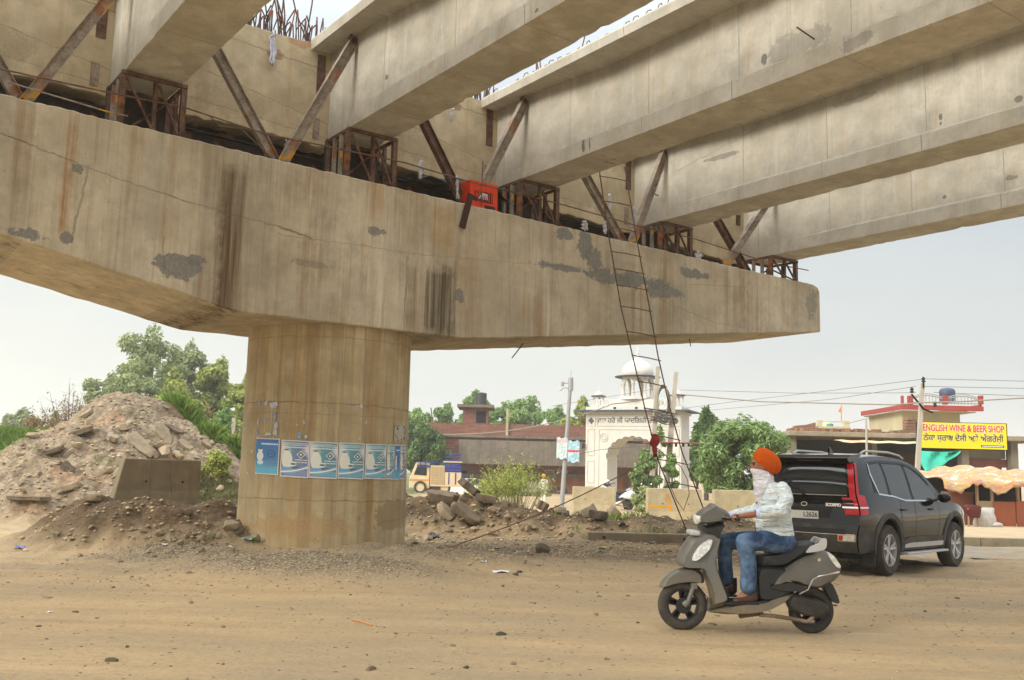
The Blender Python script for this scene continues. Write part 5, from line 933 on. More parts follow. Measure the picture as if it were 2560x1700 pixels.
pb('window_frame', M_grey, X_at(1183), X_at(1186), BY+.95, BY+.999, zr+.1, Z_at(1190, 1024)); pb('chimney_post', M_barr, X_at(1262.5), X_at(1268.5), BY-.2, BY-.012, zc1+.2, Z_at(1265, 1022))
M_tank = paint('black_tank_plastic', (.035, .042, .05), .5, .2, 4)
zt0, zt1 = Z_at(1197, 1009.5), Z_at(1197, 976); rt = (X_at(1211)-X_at(1182))/2; t = thing('water_tank', 'black ribbed water tank on the rooftop room', 'water tank', ((X_at(1211)+X_at(1182))/2, BY+2.2, zt0+.02)); pr = []
hh = zt1-zt0
for i in range(8): z = hh*.92*i/8; pr += [(rt*.97, z), (rt, z+hh*.03), (rt, z+hh*.08), (rt*.97, z+hh*.11)]
mb = MB(); mb.lathe(pr+[(rt*.9, hh*.96), (rt*.4, hh*.98), (rt*.38, hh*1.0)], 28); mb.build('tank_body', M_tank, t, True)
# leaning pole behind, on the roof left
mb = MB(); mb.tube([(X_at(1077), BY+1, zr-.2), (X_at(1070), BY+1, Z_at(1070, 1017))], .05, 6); tag(mb.build('roof_pole', M_dryst), 'thin leaning pole on the roof near the column', 'pole')

# ================================================================ white memorial gate
M_white = paint('white_limewash', (.66, .63, .56), .7, .08, 1.5, dirt=(.55, .50, .42), grime=.35); M_slate = paint('slate_blue_trim', (.075, .09, .12), .6); GY = 58.0
gxc = pz(1582, 1150, GY)[0]; gz = H(gxc, GY)-.05; GT = thing('memorial_gate', 'white domed gate with a scalloped arch and a line of dark lettering', 'gate', (gxc+.25, GY, gz), radians(-24))
def gh(y): return 1.55+(1187-y)/2450*GY-gz
Wd, Dp = 5.75, 1.9; ht = gh(1032); hs = gh(1150); hc = gh(1096)
arch = []; aw = 1.52
for i in range(0, 61):
    t = i/60; a = pi*t; x = -cos(a)*aw; z = hs+(hc-hs)*(sin(a)**.9 if sin(a) > 0 else 0); sc = abs(sin(t*pi*11)); k = 1+.055*(sc-.5); arch.append((x*k, hs+(z-hs)*k+.02*sc))
arch[0] = (-aw*.985, hs); arch[-1] = (aw*.985, hs); jam = [(-aw*1.0, 0), (-aw, hs-.02)]
outline = [(-Wd/2, 0), (-Wd/2, ht), (Wd/2, ht), (Wd/2, 0), (aw, 0), (aw, hs-.02)]+list(reversed(arch))+[(-aw, hs-.02), (-aw, 0)]
def strip_wall(mb, y0, y1, al):          # wall with arched hole as vertical strips
    mb.bx(-Wd/2, -aw*1.08, y0, y1, 0, ht); mb.bx(aw*1.08, Wd/2, y0, y1, 0, ht)
    xs = sorted(set([round(p_[0], 4) for p_ in al])); pts = sorted(al)
    vs = []; fs = []; pl = [(-aw*1.08, 0)]+[(-aw, 0), (-aw, hs-.02)]+list(al)+[(aw, hs-.02), (aw, 0), (aw*1.08, 0), (aw*1.08, ht), (-aw*1.08, ht)]
    mb.prism(pl, y0, y1, 'y')
mb = MB(); strip_wall(mb, -Dp/2, Dp/2, arch); mb.build('arch_wall', M_white, GT)
mb = MB(); pl = [(x*1.0, z) for x, z in arch]; ou = [(x*1.03, hs+(z-hs)*1.03) for x, z in arch]; mb.add([(x, -Dp/2-.03, z) for x, z in pl]+[(x, -Dp/2-.03, z) for x, z in ou], [(i, i+1, i+1+len(pl), i+len(pl)) for i in range(len(pl)-1)]); mb.build('arch_trim', M_slate, GT)
mb = MB(); mb.bx(-Wd/2-.55, Wd/2+.55, -Dp/2-.55, Dp/2+.55, ht+.001, ht+.07); mb.build('eave', M_slate, GT); mb = MB(); mb.bx(-Wd/2-.1, Wd/2+.1, -Dp/2-.1, Dp/2+.1, ht-.16, ht); mb.bx(-Wd/2-.02, Wd/2+.02, -Dp/2-.02, Dp/2+.02, ht+.071, ht+.28); mb.build('cornice', M_white, GT)
def frame_(mb, xa, xb, za, zb, w=.05, y=-Dp/2): mb.bx(xa, xb, y-.035, y, zb-w, zb); mb.bx(xa, xb, y-.035, y, za, za+w); mb.bx(xa, xa+w, y-.035, y, za+w, zb-w); mb.bx(xb-w, xb, y-.035, y, za+w, zb-w)
mb = MB(); zt_ = gh(1068); frame_(mb, -Wd/2+.06, -Wd/2+.6, zt_, ht-.22); frame_(mb, Wd/2-.6, Wd/2-.06, zt_, ht-.22); frame_(mb, -Wd/2+.68, Wd/2-.68, zt_, ht-.22); frame_(mb, -Wd/2+.78, Wd/2-.78, .4, zt_-.15, .06)
for s in (-1, 1):
    xa, xb = sorted((s*(Wd/2-.1), s*(Wd/2-.56)))
    for za, zb in ((.35, .95), (1.1, 2.4), (2.7, zt_-.15)): frame_(mb, xa, xb, za, zb, .04)
mb.build('moulding', M_white, GT)
for s, z in ((-1, (zt_+ht-.22)/2), (1, (zt_+ht-.22)/2), (-1, .65), (1, .65)):
    cx = s*(Wd/2-.33); mb = MB(); mb.prism([(cx-.16, z), (cx, z+.19), (cx+.16, z), (cx, z-.19)], -Dp/2-.06, -Dp/2-.005, 'y'); mb.build('diamond', M_slate, GT)
for s in (-1, 1):
    cx, cz = s*1.75, gh(1096)
    for r in (.24, .13): mb = MB(); mb.tube([(cx+r*cos(a), -Dp/2-.02, cz+r*sin(a)) for a in [2*pi*i/20 for i in range(21)]], .03, 6, False); mb.build('rosette', M_white, GT)
text('lettering', 'ਮਾਤਾ ਹਰੋ ਜੀ ਯਾਦਗਿਰੀ ਗੇਟ ਵੱਲਾ'.replace('ਗਿ', 'ਿਗ'), .40, M_slate, GT, (-.05, -Dp/2-.012, (zt_+ht-.22)/2), (pi/2, 0, 0), .006, sx=.98, bold=.004)
def kiosk(cx, w, zb, zh, dr, fin, np_):
    """small domed pavilion: base, posts, arch lintel, eave, dome"""
    mb = MB(); mb.lathe([(w*.62, 0), (w*.62, .18*zh*.5), (w*.56, .2*zh*.5), (w*.56, .26*zh*.5)], np_, (cx, 0, zb)); b_ = mb.build('kiosk_base', M_white, GT, 20)
    for i in range(np_):
        a = 2*pi*i/np_; px_, py_ = cx+w*.5*cos(a), w*.5*sin(a); mb = MB(); mb.lathe([(w*.075, 0), (w*.055, zh*.12), (w*.05, zh*.55), (w*.085, zh*.62), (w*.06, zh*.64), (w*.06, zh*.75)], 8, (px_, py_, zb+.1)); mb.build('kiosk_post', M_white, GT, True)
    for i in range(np_):
        a, a2 = 2*pi*i/np_, 2*pi*(i+1)/np_; p, q = Vector((cx+w*.5*cos(a), w*.5*sin(a), 0)), Vector((cx+w*.5*cos(a2), w*.5*sin(a2), 0)); d = (q-p); L = d.length; mb = MB(); M = Matrix.Translation(p+Vector((0, 0, zb))) @ Matrix.Rotation(atan2(d.y, d.x), 4, 'Z')
        z0 = zh*.66+.1; z1 = zh+.02; ap = [(L*(.12+.76*t), z0+(z1-z0)*.75*sin(pi*t)) for t in [j/10 for j in range(11)]]; mb.prism([(0, z1), (0, z0)]+ap+[(L, z0), (L, z1)], -.05, .05, 'y', M); mb.build('kiosk_arch', M_white, GT)
    mb = MB(); R = dr; mb.lathe([(w*.72, zh-.0), (w*.74, zh+.05), (R*.98, zh+.10)], 24, (cx, 0, zb)); mb.build('kiosk_eave', M_slate, GT, True)
    mb = MB(); pr = [(R*.97, zh+.101), (R*1.03, zh+.25*R), (R*1.0, zh+.5*R), (R*.86, zh+.75*R), (R*.62, zh+.97*R), (R*.34, zh+1.12*R), (R*.16, zh+1.25*R), (R*.06, zh+1.38*R)]; mb.lathe(pr, 32, (cx, 0, zb)); mb.build('dome', M_white, GT, True)
    mb = MB(); z = zh+1.3*R; s = fin; mb.lathe([(s*.10, z), (s*.16, z+s*.1), (s*.06, z+s*.2), (s*.12, z+s*.34), (s*.05, z+s*.45), (s*.09, z+s*.58), (s*.03, z+s*.68), (s*.05, z+s*.8), (.005, z+s)], 12, (cx, 0, zb)); mb.build('finial', M_white, GT, True)
zb = ht+.281; mb = MB(); mb.bx(-1.5, 1.5, -Dp/2+.1, Dp/2-.1, zb, zb+.42); mb.build('plinth', M_white, GT, bevel=.02); kiosk(0, 1.85, zb+.43, 1.35, .93, .8, 8)
for s in (-1, 1): kiosk(s*(Wd/2-.45), .62, zb+.05, .62, .27, .36, 4)
for s in (-1, 1):
    for k in range(3):
        cx = s*(1.72+k*.30); mb = MB(); mb.tube([(cx+.12*cos(a)*(1.1 if sin(a) < 0 else .9), -Dp/2+.25, zb+.24+.22*sin(a)) for a in [2*pi*i/16 for i in range(17)]], .04, 6, False); mb.tube([(cx-.1, -Dp/2+.25, zb), (cx+.1, -Dp/2+.25, zb+.1)], .04, 6); mb.build('parapet_ornament', M_white, GT)
for xx in (-.9, .4): mb = MB(); mb.box((xx, -Dp/2-.6, ht+.16), (.14, .1, .12)); mb.build('flood_lamp', M_blk, GT)
mb = MB(); mb.box((-Wd/2-.1, -Dp/2-.12, gh(1118)), (.14, .14, .3)); mb.build('wall_lantern', M_blk, GT)

# ================================================================ poles, lamp, wires
M_pole = paint('galvanised_pole', (.34, .34, .32), .55, .15, 3, metal=.2); M_cpole = paint('pale_concrete_pole', (.46, .41, .33), .9, .15, 2, bump=.3); M_wire = paint('cable', (.10, .09, .08), .8); M_wire2 = paint('pale_cable', (.26, .23, .18), .8)
LY = 45; a = at(1427, 950, LY); b = at(1404, 1255, LY); b.z = H(b.x, LY)-.05; t = thing('street_lamp', 'grey steel street lamp pole leaning slightly, in front of the brick building', 'street lamp', b); mb = MB(); a_ = a-b; mb.tube([(0, 0, 0), a_*.5, a_], [.11, .095, .075], 12); mb.build('pole', M_pole, t, True)
mb = MB(); mb.tube([a_, a_+Vector((0, 0, .45))], .012, 5); mb.build('spike', M_pole, t); mb = MB(); mb.tube([a_-Vector((0, 0, .15)), a_-Vector((.4, 0, .15))], .025, 6); mb.tube([a_-Vector((.38, 0, .3)), a_-Vector((.38, 0, .1))], .07, 8); mb.build('bracket', M_pole, t)
mb = MB(); mb.tube([a_-Vector((0, 0, .42)), a_-Vector((.25, 0, .36)), a_-Vector((.42, 0, .42))], .02, 6); mb.build('lamp_arm', M_pole, t); mb = MB(); mb.ico((a_.x-.46, 0, a_.z-.46), (.11, .05, .04), 2); mb.build('lamp_head', paint('lamp_white', (.6, .6, .58), .4), t, True)
mb = MB(); mb.tube([a_+Vector((0, 0, .1)), a_-Vector((0, 0, .5))], .12, 10); mb.build('collar', M_pole, t, True)
for k, (xa, xb, ya, yb, m1, lb) in enumerate([(1392, 1418, 1094, 1147, (.55, .66, .66), 'pale torn banner tied left of the street lamp'), (1420, 1448, 1102, 1156, (.34, .58, .66), 'light blue banner with a red stripe on the street lamp')]):
    n = N('banner_print'+str(k)); U, _, Vv = n.sep(); c = n.mix(n.rmp(n.noise(4, 2, v=n.map((1, 1, 3))), [(.52, 0), (.56, .6)]), m1, (.75, .76, .76)); c = n.mix(n.ma('LESS_THAN', n.ma('ABSOLUTE', n.ma('SUBTRACT', Vv, .02 if k else .33)), .05 if k else .08), c, (.6, .08, .10) if k else (.7, .5, .5)); n.fin(c, .6)
    p, q = at(xa, ya, LY-.15), at(xb, yb, LY-.15); mb = MB(); cx, cz = (p.x+q.x)/2, (p.z+q.z)/2; w_, h_3 = (q.x-p.x)/2, (p.z-q.z)/2; vs = [(w_*(i/5*2-1), .03*sin(i*1.4+j), h_3*(j/6*2-1)+(.05*sin(i*2) if j in (0, 6) else 0)) for i in range(6) for j in range(7)]
    mb.add(vs, [(i*7+j, (i+1)*7+j, (i+1)*7+j+1, i*7+j+1) for i in range(5) for j in range(6)]); o = mb.build('banner', n.m); o.location = (cx, LY-.15, cz); tag(o, lb, 'banner'); o.modifiers.new('s', 'SOLIDIFY').thickness = .01
def cpole(label, xt, yt, xb, yb, Y, wt, wb, group='leaning concrete electricity poles'):
    a = at(xt, yt, Y); b = at(xb, yb, Y); d = (a-b); k = (b.z-H(b.x, Y)+.2)/d.z; b2 = b-d*k; t = thing('electricity_pole', label, 'electricity pole', b2, 0, group); mb = MB(); e = a-b2; vs = []
    for f, w_ in ((0, wb), (1, wt)):
        for sx, sy in ((-1, -1), (1, -1), (1, 1), (-1, 1)): vs.append((e.x*f+sx*w_/2, e.y*f+sy*w_/2*.8, e.z*f))
    mb.add(vs, [(0, 1, 2, 3), (7, 6, 5, 4)]+[(i, (i+1) % 4, (i+1) % 4+4, i+4) for i in range(4)]); mb.build('shaft', M_cpole, t, bevel=.015); return t, e
EY = 50; t1, e1 = cpole('left of the two leaning concrete poles before the gate', 1644.5, 916, 1636, 1082, EY, .2, .30); t2, e2 = cpole('right of the two leaning concrete poles before the gate', 1690, 930, 1673, 1138, EY, .2, .32)
def loc_(t, x, y, Y=EY): return at(x, y, Y)-Vector(t.location)
for k in range(4):
    c_ = loc_(t1, 1657+k*1.2, 1001+k, EY-.2); r_ = (.26+.02*k, .80-.03*k); mb = MB(); mb.tube([(c_.x+r_[0]*cos(a), c_.y+.03*k, c_.z+r_[1]*sin(a)) for a in [2*pi*i/28 for i in range(29)]], .035, 6, False); mb.build('cable_coil', M_wire if k % 2 else M_wire2, t1, True)
rr = random.Random(3); mb = MB()
for k in range(11):
    p = loc_(t1, 1632+rr.uniform(0, 10), 1028+rr.uniform(0, 22), EY-.25); q = loc_(t1, 1680+rr.uniform(-5, 10), 1034+rr.uniform(0, 24), EY-.25); m_ = (p+q)/2-Vector((0, 0, rr.uniform(0, .25))); mb.tube([p, m_, q], .03, 5)
mb.build('tangled_cables', M_wire, t1); mb = MB()
for yy in (1030, 1044, 1052): mb.bar(loc_(t1, 1626, yy-2, EY-.2), loc_(t1, 1694, yy+5, EY-.2), .06, .06)
mb.build('cross_arm', M_rust, t1)
mb = MB(); p, q = at(1612, 1105, EY-.5), at(1768, 1106, EY-.5); mb.box(((p.x+q.x)/2, EY-.3, p.z), (q.x-p.x, .9, .05)); o = mb.build('tin_canopy', paint('rusty_red_tin', rgb(160, 96, 78), .8, .3, 3)); tag(o, 'flat reddish tin sheet carried between the two leaning poles', 'tin sheet')
for xx in (1660, 1675, 1690, 1708, 1722): p = at(xx, 1111, EY-.6); mb = MB(); mb.lathe([(.03, -.12), (.08, -.08), (.05, -.02), (.08, .04), (.03, .1)], 8); o = mb.build('insulator', M_blk, None, True); o.location = p; tag(o, 'small dark insulator hanging under the tin sheet', 'insulator', 'insulators under the tin sheet')
PY = 38; t3, e3 = cpole('concrete pole with insulators in front of the yellow shop sign', 2306, 958, 2293, 1190, PY, .15, .20, None)
mb = MB(); c_ = e3
for dx, dz in ((0, .12), (-.46, -.3), (.42, -.82)): mb = MB(); mb.lathe([(.04, -.1), (.09, -.06), (.05, 0), (.08, .05), (.03, .12)], 8, (c_.x+dx, c_.y-.1, c_.z+dz)); mb.build('insulator', M_blk, t3); mb = MB(); mb.bar((c_.x-.5, -.15, c_.z-.45), (c_.x-.02, -.15, c_.z-1.05), .07, .05); mb.bar((c_.x-.1, -.15, c_.z-1.0), (c_.x+.3, -.15, c_.z-1.15), .07, .05); mb.tube([(c_.x, -.1, c_.z-.2), (c_.x, -.1, c_.z+.12)], .03, 6); mb.build('cross_arm', M_dark, t3)
def wire(label, pts, r, m_, sag=0, group='overhead wires'):
    P = [at(x, y, Y) for x, y, Y in pts]; Q = []
    for a, b in zip(P[:-1], P[1:]):
        for i in range(12): f = i/12; Q.append(a.lerp(b, f)-Vector((0, 0, sag*4*f*(1-f))))
    Q.append(P[-1]); mb = MB(); mb.tube(Q, r, 5); tag(mb.build('overhead_wire', m_, None, True), label, 'wire', group)
wire('thick cable sagging from the leaning poles to the pole by the yellow sign', [(1690, 985, EY), (1900, 1004, 46), (2150, 1010, 41), (2236, 1012, 39), (2300, 1007, 37.7)], .028, M_wire2)
wire('thick cable running right from the pole by the yellow sign', [(2300, 1007, 37.7), (2400, 1004, 37), (2560, 995, 36), (2700, 985, 35)], .028, M_wire2); wire('thin wire from the top of the pole by the sign towards the left', [(2306, 948, PY), (2080, 976, 44), (1820, 1006, 54), (1700, 1022, 58)], .010, M_wire, .0)
wire('thin wire leaving the pole top to the right', [(2308, 947, PY), (2560, 953, 40), (2700, 956, 41)], .010, M_wire); wire('second thin wire right of the pole top', [(2310, 966, PY), (2560, 971, 40), (2700, 974, 41)], .010, M_wire); wire('third thin wire on the right', [(2335, 981, PY), (2560, 990, 40), (2700, 996, 41)], .010, M_wire)
wire('thin level wire from the gate to the right', [(1700, 975, EY), (2000, 983, 46), (2290, 982, 40)], .010, M_wire); wire('lower thin wire rising to the pole by the sign', [(1780, 1025, 55), (2080, 998, 46), (2290, 966, 38)], .010, M_wire)
wire('cable from the street lamp up to the leaning poles', [(1108, 1086, 60), (1262, 1078, 54), (1415, 1048, 45.3), (1530, 1010, 48), (1625, 994, EY)], .025, M_wire2, .05); wire('thin wire crossing in front of the gate kiosk', [(1380, 1015, 55), (1500, 996, 52), (1640, 972, EY)], .009, M_wire); wire('thin wire under the tin sheet', [(1415, 1142, 45), (1500, 1124, 48), (1640, 1112, EY-.4)], .012, M_wire)
wire('forked wire on the sooty canopy, left branch', [(1215, 1145, 73), (1262, 1120, 73)], .02, M_wire); wire('forked wire on the sooty canopy, right branch', [(1262, 1120, 73), (1310, 1142, 73), (1340, 1148, 73)], .02, M_wire)
wire('thin wire between the roofs on the right', [(2115, 1060, 49), (2236, 1028, 50)], .012, M_wire)
X, Z = pz(585, 1045, 45); mb = MB(); mb.bx(-.08, .08, -.06, .06, 0, Z-H(X, 45)); o = mb.build('fence_post', M_cpole, None, bevel=.01); o.location = (X, 45, H(X, 45)); tag(o, 'thin pale concrete post left of the column', 'post')
mb = MB(); X, Z = pz(2165, 1047, 42); mb.tube([(0, 0, 0), (0, 0, Z)], .05, 8); o = mb.build('roof_post', M_cpole, None, True); o.location = (X, 42, 0); tag(o, 'thin grey post rising above the roof behind the car', 'post')
# ================================================================ people helpers
def skinpts(mb, pts, rs, n=14):
    """tapered limb with round joints"""
    for i in range(len(pts)-1):
        a, b = Vector(pts[i]), Vector(pts[i+1]); mb.tube([a, a.lerp(b, .5), b], [rs[i], (rs[i]+rs[i+1])/2, rs[i+1]], n)
    for p, r in zip(pts, rs): mb.ico(p, r, 2)
def rings(mb, secs, n=24):
    """closed loft of ellipses (cx, cy, cz, rx, ry[, tilt])"""
    vs = []
    for s in secs:
        cx, cy, cz, rx, ry = s[:5]; tl = s[5] if len(s) > 5 else 0
        for j in range(n): a = 2*pi*j/n; dx = rx*cos(a); vs.append((cx+dx*cos(tl), cy+ry*sin(a), cz+dx*sin(tl)))
    k = len(secs); mb.add(vs, [(i*n+j, i*n+(j+1) % n, (i+1)*n+(j+1) % n, (i+1)*n+j) for i in range(k-1) for j in range(n)]+[tuple(range(n-1, -1, -1)), tuple((k-1)*n+j for j in range(n))])
def fuse(mb, name, mat, parent, vox=.012, it=4):
    o = mb.build(name, mat, parent, True); m_ = o.modifiers.new('r', 'REMESH'); m_.mode = 'VOXEL'; m_.voxel_size = vox; m_.use_smooth_shade = True; s = o.modifiers.new('s', 'SMOOTH'); s.iterations = it; s.factor = .6; return o
# ================================================================ right-hand buildings and stall
RY = 45.0
M_slab = concrete('roof_slab_concrete', rgb(150, 138, 116), rgb(170, 158, 134), None, .3); M_cream = paint('cream_render', rgb(196, 184, 150), .85, .12, 1.2, dirt=rgb(150, 138, 108), grime=.5); M_dred = paint('dark_red_paint', rgb(158, 62, 52), .6, .1, 3)
M_dwall = paint('shaded_shop_wall', (.05, .05, .045), .9, .4, 1.5); M_gwall = paint('grey_shop_wall', rgb(140, 132, 114), .9, .2, 1.2, dirt=rgb(100, 92, 78), grime=.6)  # the porch shade is put into the dark back wall colour
def RX(x, Y=RY): return pz(x, 1150, Y)[0]
def RZ(x, y, Y=RY): return pz(x, y, Y)[1]
OXr = RX(2300); SB = thing('shop_building', 'low flat-roofed shop building with a deep dark porch behind the black car', 'building', (OXr, RY, -.1))
def rb(name, mat, xa, xb, Ya, Yb, za, zb, par=None, bevel=0): mb = MB(); mb.bx(xa-OXr, xb-OXr, Ya-RY, Yb-RY, za+.1, zb+.1); return mb.build(name, mat, par or SB, bevel=bevel)
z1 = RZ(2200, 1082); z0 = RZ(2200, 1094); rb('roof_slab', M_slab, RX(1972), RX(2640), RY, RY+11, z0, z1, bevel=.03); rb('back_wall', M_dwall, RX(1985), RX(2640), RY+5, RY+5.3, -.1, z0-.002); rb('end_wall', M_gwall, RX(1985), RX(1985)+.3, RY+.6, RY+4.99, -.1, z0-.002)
rb('pillar', M_gwall, RX(2428), RX(2446), RY+.9, RY+1.4, -.1, z0-.002); rb('pillar', M_gwall, RX(2548), RX(2566), RY+.7, RY+1.2, -.1, z0-.002); rb('pillar', M_gwall, RX(2200), RX(2214), RY+1.0, RY+1.4, -.1, z0-.002)
rb('shop_wall', M_gwall, RX(2447), RX(2547), RY+1.21, RY+1.4, RZ(2500, 1146), z0-.002); rb('shutter', paint('red_brown_shutter', rgb(112, 62, 50), .6, .3, 8), RX(2449), RX(2545), RY+1.05, RY+1.2, RZ(2500, 1168), RZ(2500, 1147)); rb('counter_board', paint('brown_board', rgb(88, 66, 48), .8), RX(2310), RX(2400), RY+3, RY+3.1, 1.9, 2.9)
rr = random.Random(9); bm_ = MB()
for k in range(70): x = RX(rr.uniform(1990, 2290)); s = rr.uniform(.1, .25); bm_.box((x-OXr, rr.uniform(.2, 1.2), z1+.1+s*.35), (s*1.6, s, s*.7), rr.uniform(-.5, .5))
bm_.build('loose_bricks', M_brick2, SB)
mb = MB(); vs = []; 
for i in range(12):
    for j in range(4): vs.append((RX(2078)-OXr+(RX(2285)-RX(2078))*i/11, -.5-1.4*j/3*.9, RZ(2150, 1102)+.1-.045*j+.02*sin(i*1.9+j)))
mb.add(vs, [(i*4+j, (i+1)*4+j, (i+1)*4+j+1, i*4+j+1) for i in range(11) for j in range(3)]); o = mb.build('awning_sheet', paint('pale_awning', rgb(210, 182, 140), .8, .15, 3), SB); o.modifiers.new('s', 'SOLIDIFY').thickness = .02
# rubble wall, small balcony room with tanks
def simple(name, label, cat, items, base, group=None):
    t = thing(name, label, cat, base, 0, group)
    for nm, mat, (xa, xb, Ya, Yb, za, zb) in items:
        mb = MB(); mb.bx(xa-base[0], xb-base[0], Ya-base[1], Yb-base[1], za-base[2], zb-base[2]); mb.build(nm, mat, t, bevel=.01)
    return t
Y = 58; zt = RZ(2000, 1060, Y); t = thing('brick_pile_wall', 'crumbling brown brick wall stepping up to the cream balcony room', 'wall', (RX(2005, Y), Y, 0)); mb = MB(); pl = [(RX(1962, Y), 3.6), (RX(1975, Y), RZ(1975, 1078, Y)), (RX(1990, Y), RZ(1990, 1064, Y)), (RX(2018, Y), RZ(2018, 1062, Y)), (RX(2041, Y), RZ(2041, 1056, Y)), (RX(2041, Y), 0), (RX(1962, Y), 0)]; mb.prism([(a-RX(2005, Y), b) for a, b in pl], 0, .5, 'y'); mb.build('wall', M_brick2, t)
t = simple('balcony_room', 'small cream rooftop room with a balcony parapet, a teal tank and a yellow tank', 'building', [('wall', M_cream, (RX(2042, Y), RX(2117, Y), Y, Y+4, 0, RZ(2080, 1071, Y))), ('parapet', M_cream, (RX(2040, Y), RX(2051, Y), Y-.5, Y-.2, RZ(2080, 1071, Y), RZ(2045, 1051, Y))), ('parapet', M_cream, (RX(2104, Y), RX(2119, Y), Y-.5, Y-.2, RZ(2080, 1071, Y), RZ(2110, 1053, Y))),
        ('balcony_slab', M_cream, (RX(2040, Y), RX(2119, Y), Y-.55, Y, RZ(2080, 1073, Y), RZ(2080, 1067, Y))), ('railing', M_pole, (RX(2052, Y), RX(2103, Y), Y-.45, Y-.42, RZ(2080, 1056, Y), RZ(2080, 1054.5, Y)))], (RX(2080, Y), Y, 0))
for xa, xb, ya, yb, c_, lb in ((2076, 2093, 1052, 1066, (.05, .30, .26), 'teal water tank on the balcony room'), (2084, 2106, 1045, 1066, (.72, .66, .25), 'pale yellow water tank behind the teal one')):
    r = (RX(xb, Y)-RX(xa, Y))/2; YY = Y+.6 if xa < 2080 else Y+1.8; mb = MB(); h = RZ(xa, ya, Y)-RZ(xa, yb, Y); mb.lathe([(r, 0), (r, h*.85), (r*.85, h*.95), (r*.3, h)], 20); o = mb.build('water_tank', paint('tank_'+lb.split()[0], c_, .5), None, True); o.location = ((RX(xa, Y)+RX(xb, Y))/2, YY, RZ(2080, 1071, Y)); tag(o, lb, 'water tank')
mb = MB(); mb.tube([(0, 0, 0), (0, 0, 1.0)], .03, 6); mb.prism([(0, .55), (.02, 1.0), (-.2, .6)], -.01, .01, 'y'); o = mb.build('flag', paint('orange_flag', (.75, .25, .05), .8)); o.location = (RX(2113, Y), Y+.5, RZ(2080, 1053, Y)); tag(o, 'small orange flag on the cream balcony room', 'flag')
# house with the red railing
Y = 54; t = thing('rooftop_house', 'cream house with a projecting dark red balcony band and curved railings', 'building', (RX(2335, Y), Y, 0)); B0 = RX(2335, Y)
def hb(nm, mat, xa, xb, Ya, Yb, ya, yb): mb = MB(); mb.bx(RX(xa, Y)-B0, RX(xb, Y)-B0, Ya, Yb, RZ(xa, yb, Y) if yb else 0, RZ(xa, ya, Y)); return mb.build(nm, mat, t, bevel=.015)
hb('wall', M_cream, 2258, 2404, 0, 5, 1026, None); hb('balcony_slab', M_cream, 2244, 2426, -.9, 5, 1027.5, 1030); hb('parapet', M_dred, 2236, 2436, -1.3, -1.1, 1015, 1027); hb('parapet', M_dred, 2236, 2240, -1.09, 5, 1015, 1027); hb('parapet', M_dred, 2432, 2436, -1.09, 5, 1015, 1027)
for xa, xb in ((2236, 2240), (2252, 2263), (2338, 2349), (2426, 2436)): hb('post', M_dred, xa, xb, -1.32, -1.08, 993.5, 1015)
for xa, xb in ((2264, 2337), (2350, 2425)):
    mb = MB(); zb_, zt_2 = RZ(2300, 1014, Y), RZ(2300, 990, Y); x0_, x1_ = RX(xa, Y)-B0, RX(xb, Y)-B0
    for dz in (0, -.16, -.5): mb.tube([(x0_+(x1_-x0_)*i/16, -1.2, zb_+(zt_2-zb_)*.72+dz*.6+.18*sin(pi*i/16)*(1 if dz > -.4 else 0)) for i in range(17)], .03, 5)
    for i in range(1, 9): mb.tube([(x0_+(x1_-x0_)*i/9, -1.2, zb_), (x0_+(x1_-x0_)*i/9, -1.2, zb_+(zt_2-zb_)*.8)], .02, 4)
    mb.build('railing', M_pole, t)
r = .42; mb = MB(); mb.lathe([(r, 0), (r, .2), (r*.96, .22), (r, .25), (r, .5), (r*.8, .6), (r*.3, .64)], 20); o = mb.build('water_tank', paint('blue_tank', (.05, .07, .13), .5), None, True); o.location = (RX(2378, Y), Y+.2, RZ(2378, 1016, Y)+.3); tag(o, 'dark blue water tank behind the red balcony railing', 'water tank'); o.scale = (1, 1, 1.15)
mb = MB()
for i in range(5): mb.box((RX(2278, 50)-0, 50, RZ(2278, 1082, 50)+.15*i+.07), (.6, .4, .12), .1*i)
tag(mb.build('brick_stack', M_brick2), 'stack of bricks on the flat roof beside the sign pole', 'brick stack')
# yellow sign
Y = 42.5; xa, xb = RX(2298, Y), RX(2522, Y); za, zb = RZ(2410, 1123.5, Y), RZ(2410, 1056, Y); cx, cz = (xa+xb)/2, (za+zb)/2; sg = thing('shop_sign', 'long yellow sign board with red English and black Punjabi lettering', 'sign', (cx, Y, cz-(zb-za)/2)); W_, H_ = xb-xa, zb-za
M_ysign = paint('yellow_sign_face', rgb(236, 212, 30), .5, .04, 2, bump=.02); mb = MB(); mb.bx(-W_/2, W_/2, 0.01, .3, 0, H_); mb.build('sign_case', M_blk, sg, bevel=.02); mb = MB(); mb.bx(-W_/2+.03, W_/2-.05, 0, .0095, .03, H_-.03); mb.build('sign_face', M_ysign, sg)
M_rt = paint('red_letter', (.62, .035, .03), .5, .03); M_bt = paint('black_letter', (.02, .02, .02), .5, .03); M_wt = paint('white_outline', (.8, .8, .78), .5, .03)
def fit(o, wmax): 
    d = max(v.co.x for v in o.data.vertices)-min(v.co.x for v in o.data.vertices); o.scale = (wmax/d, 1, 1)
pxm = W_/224.0
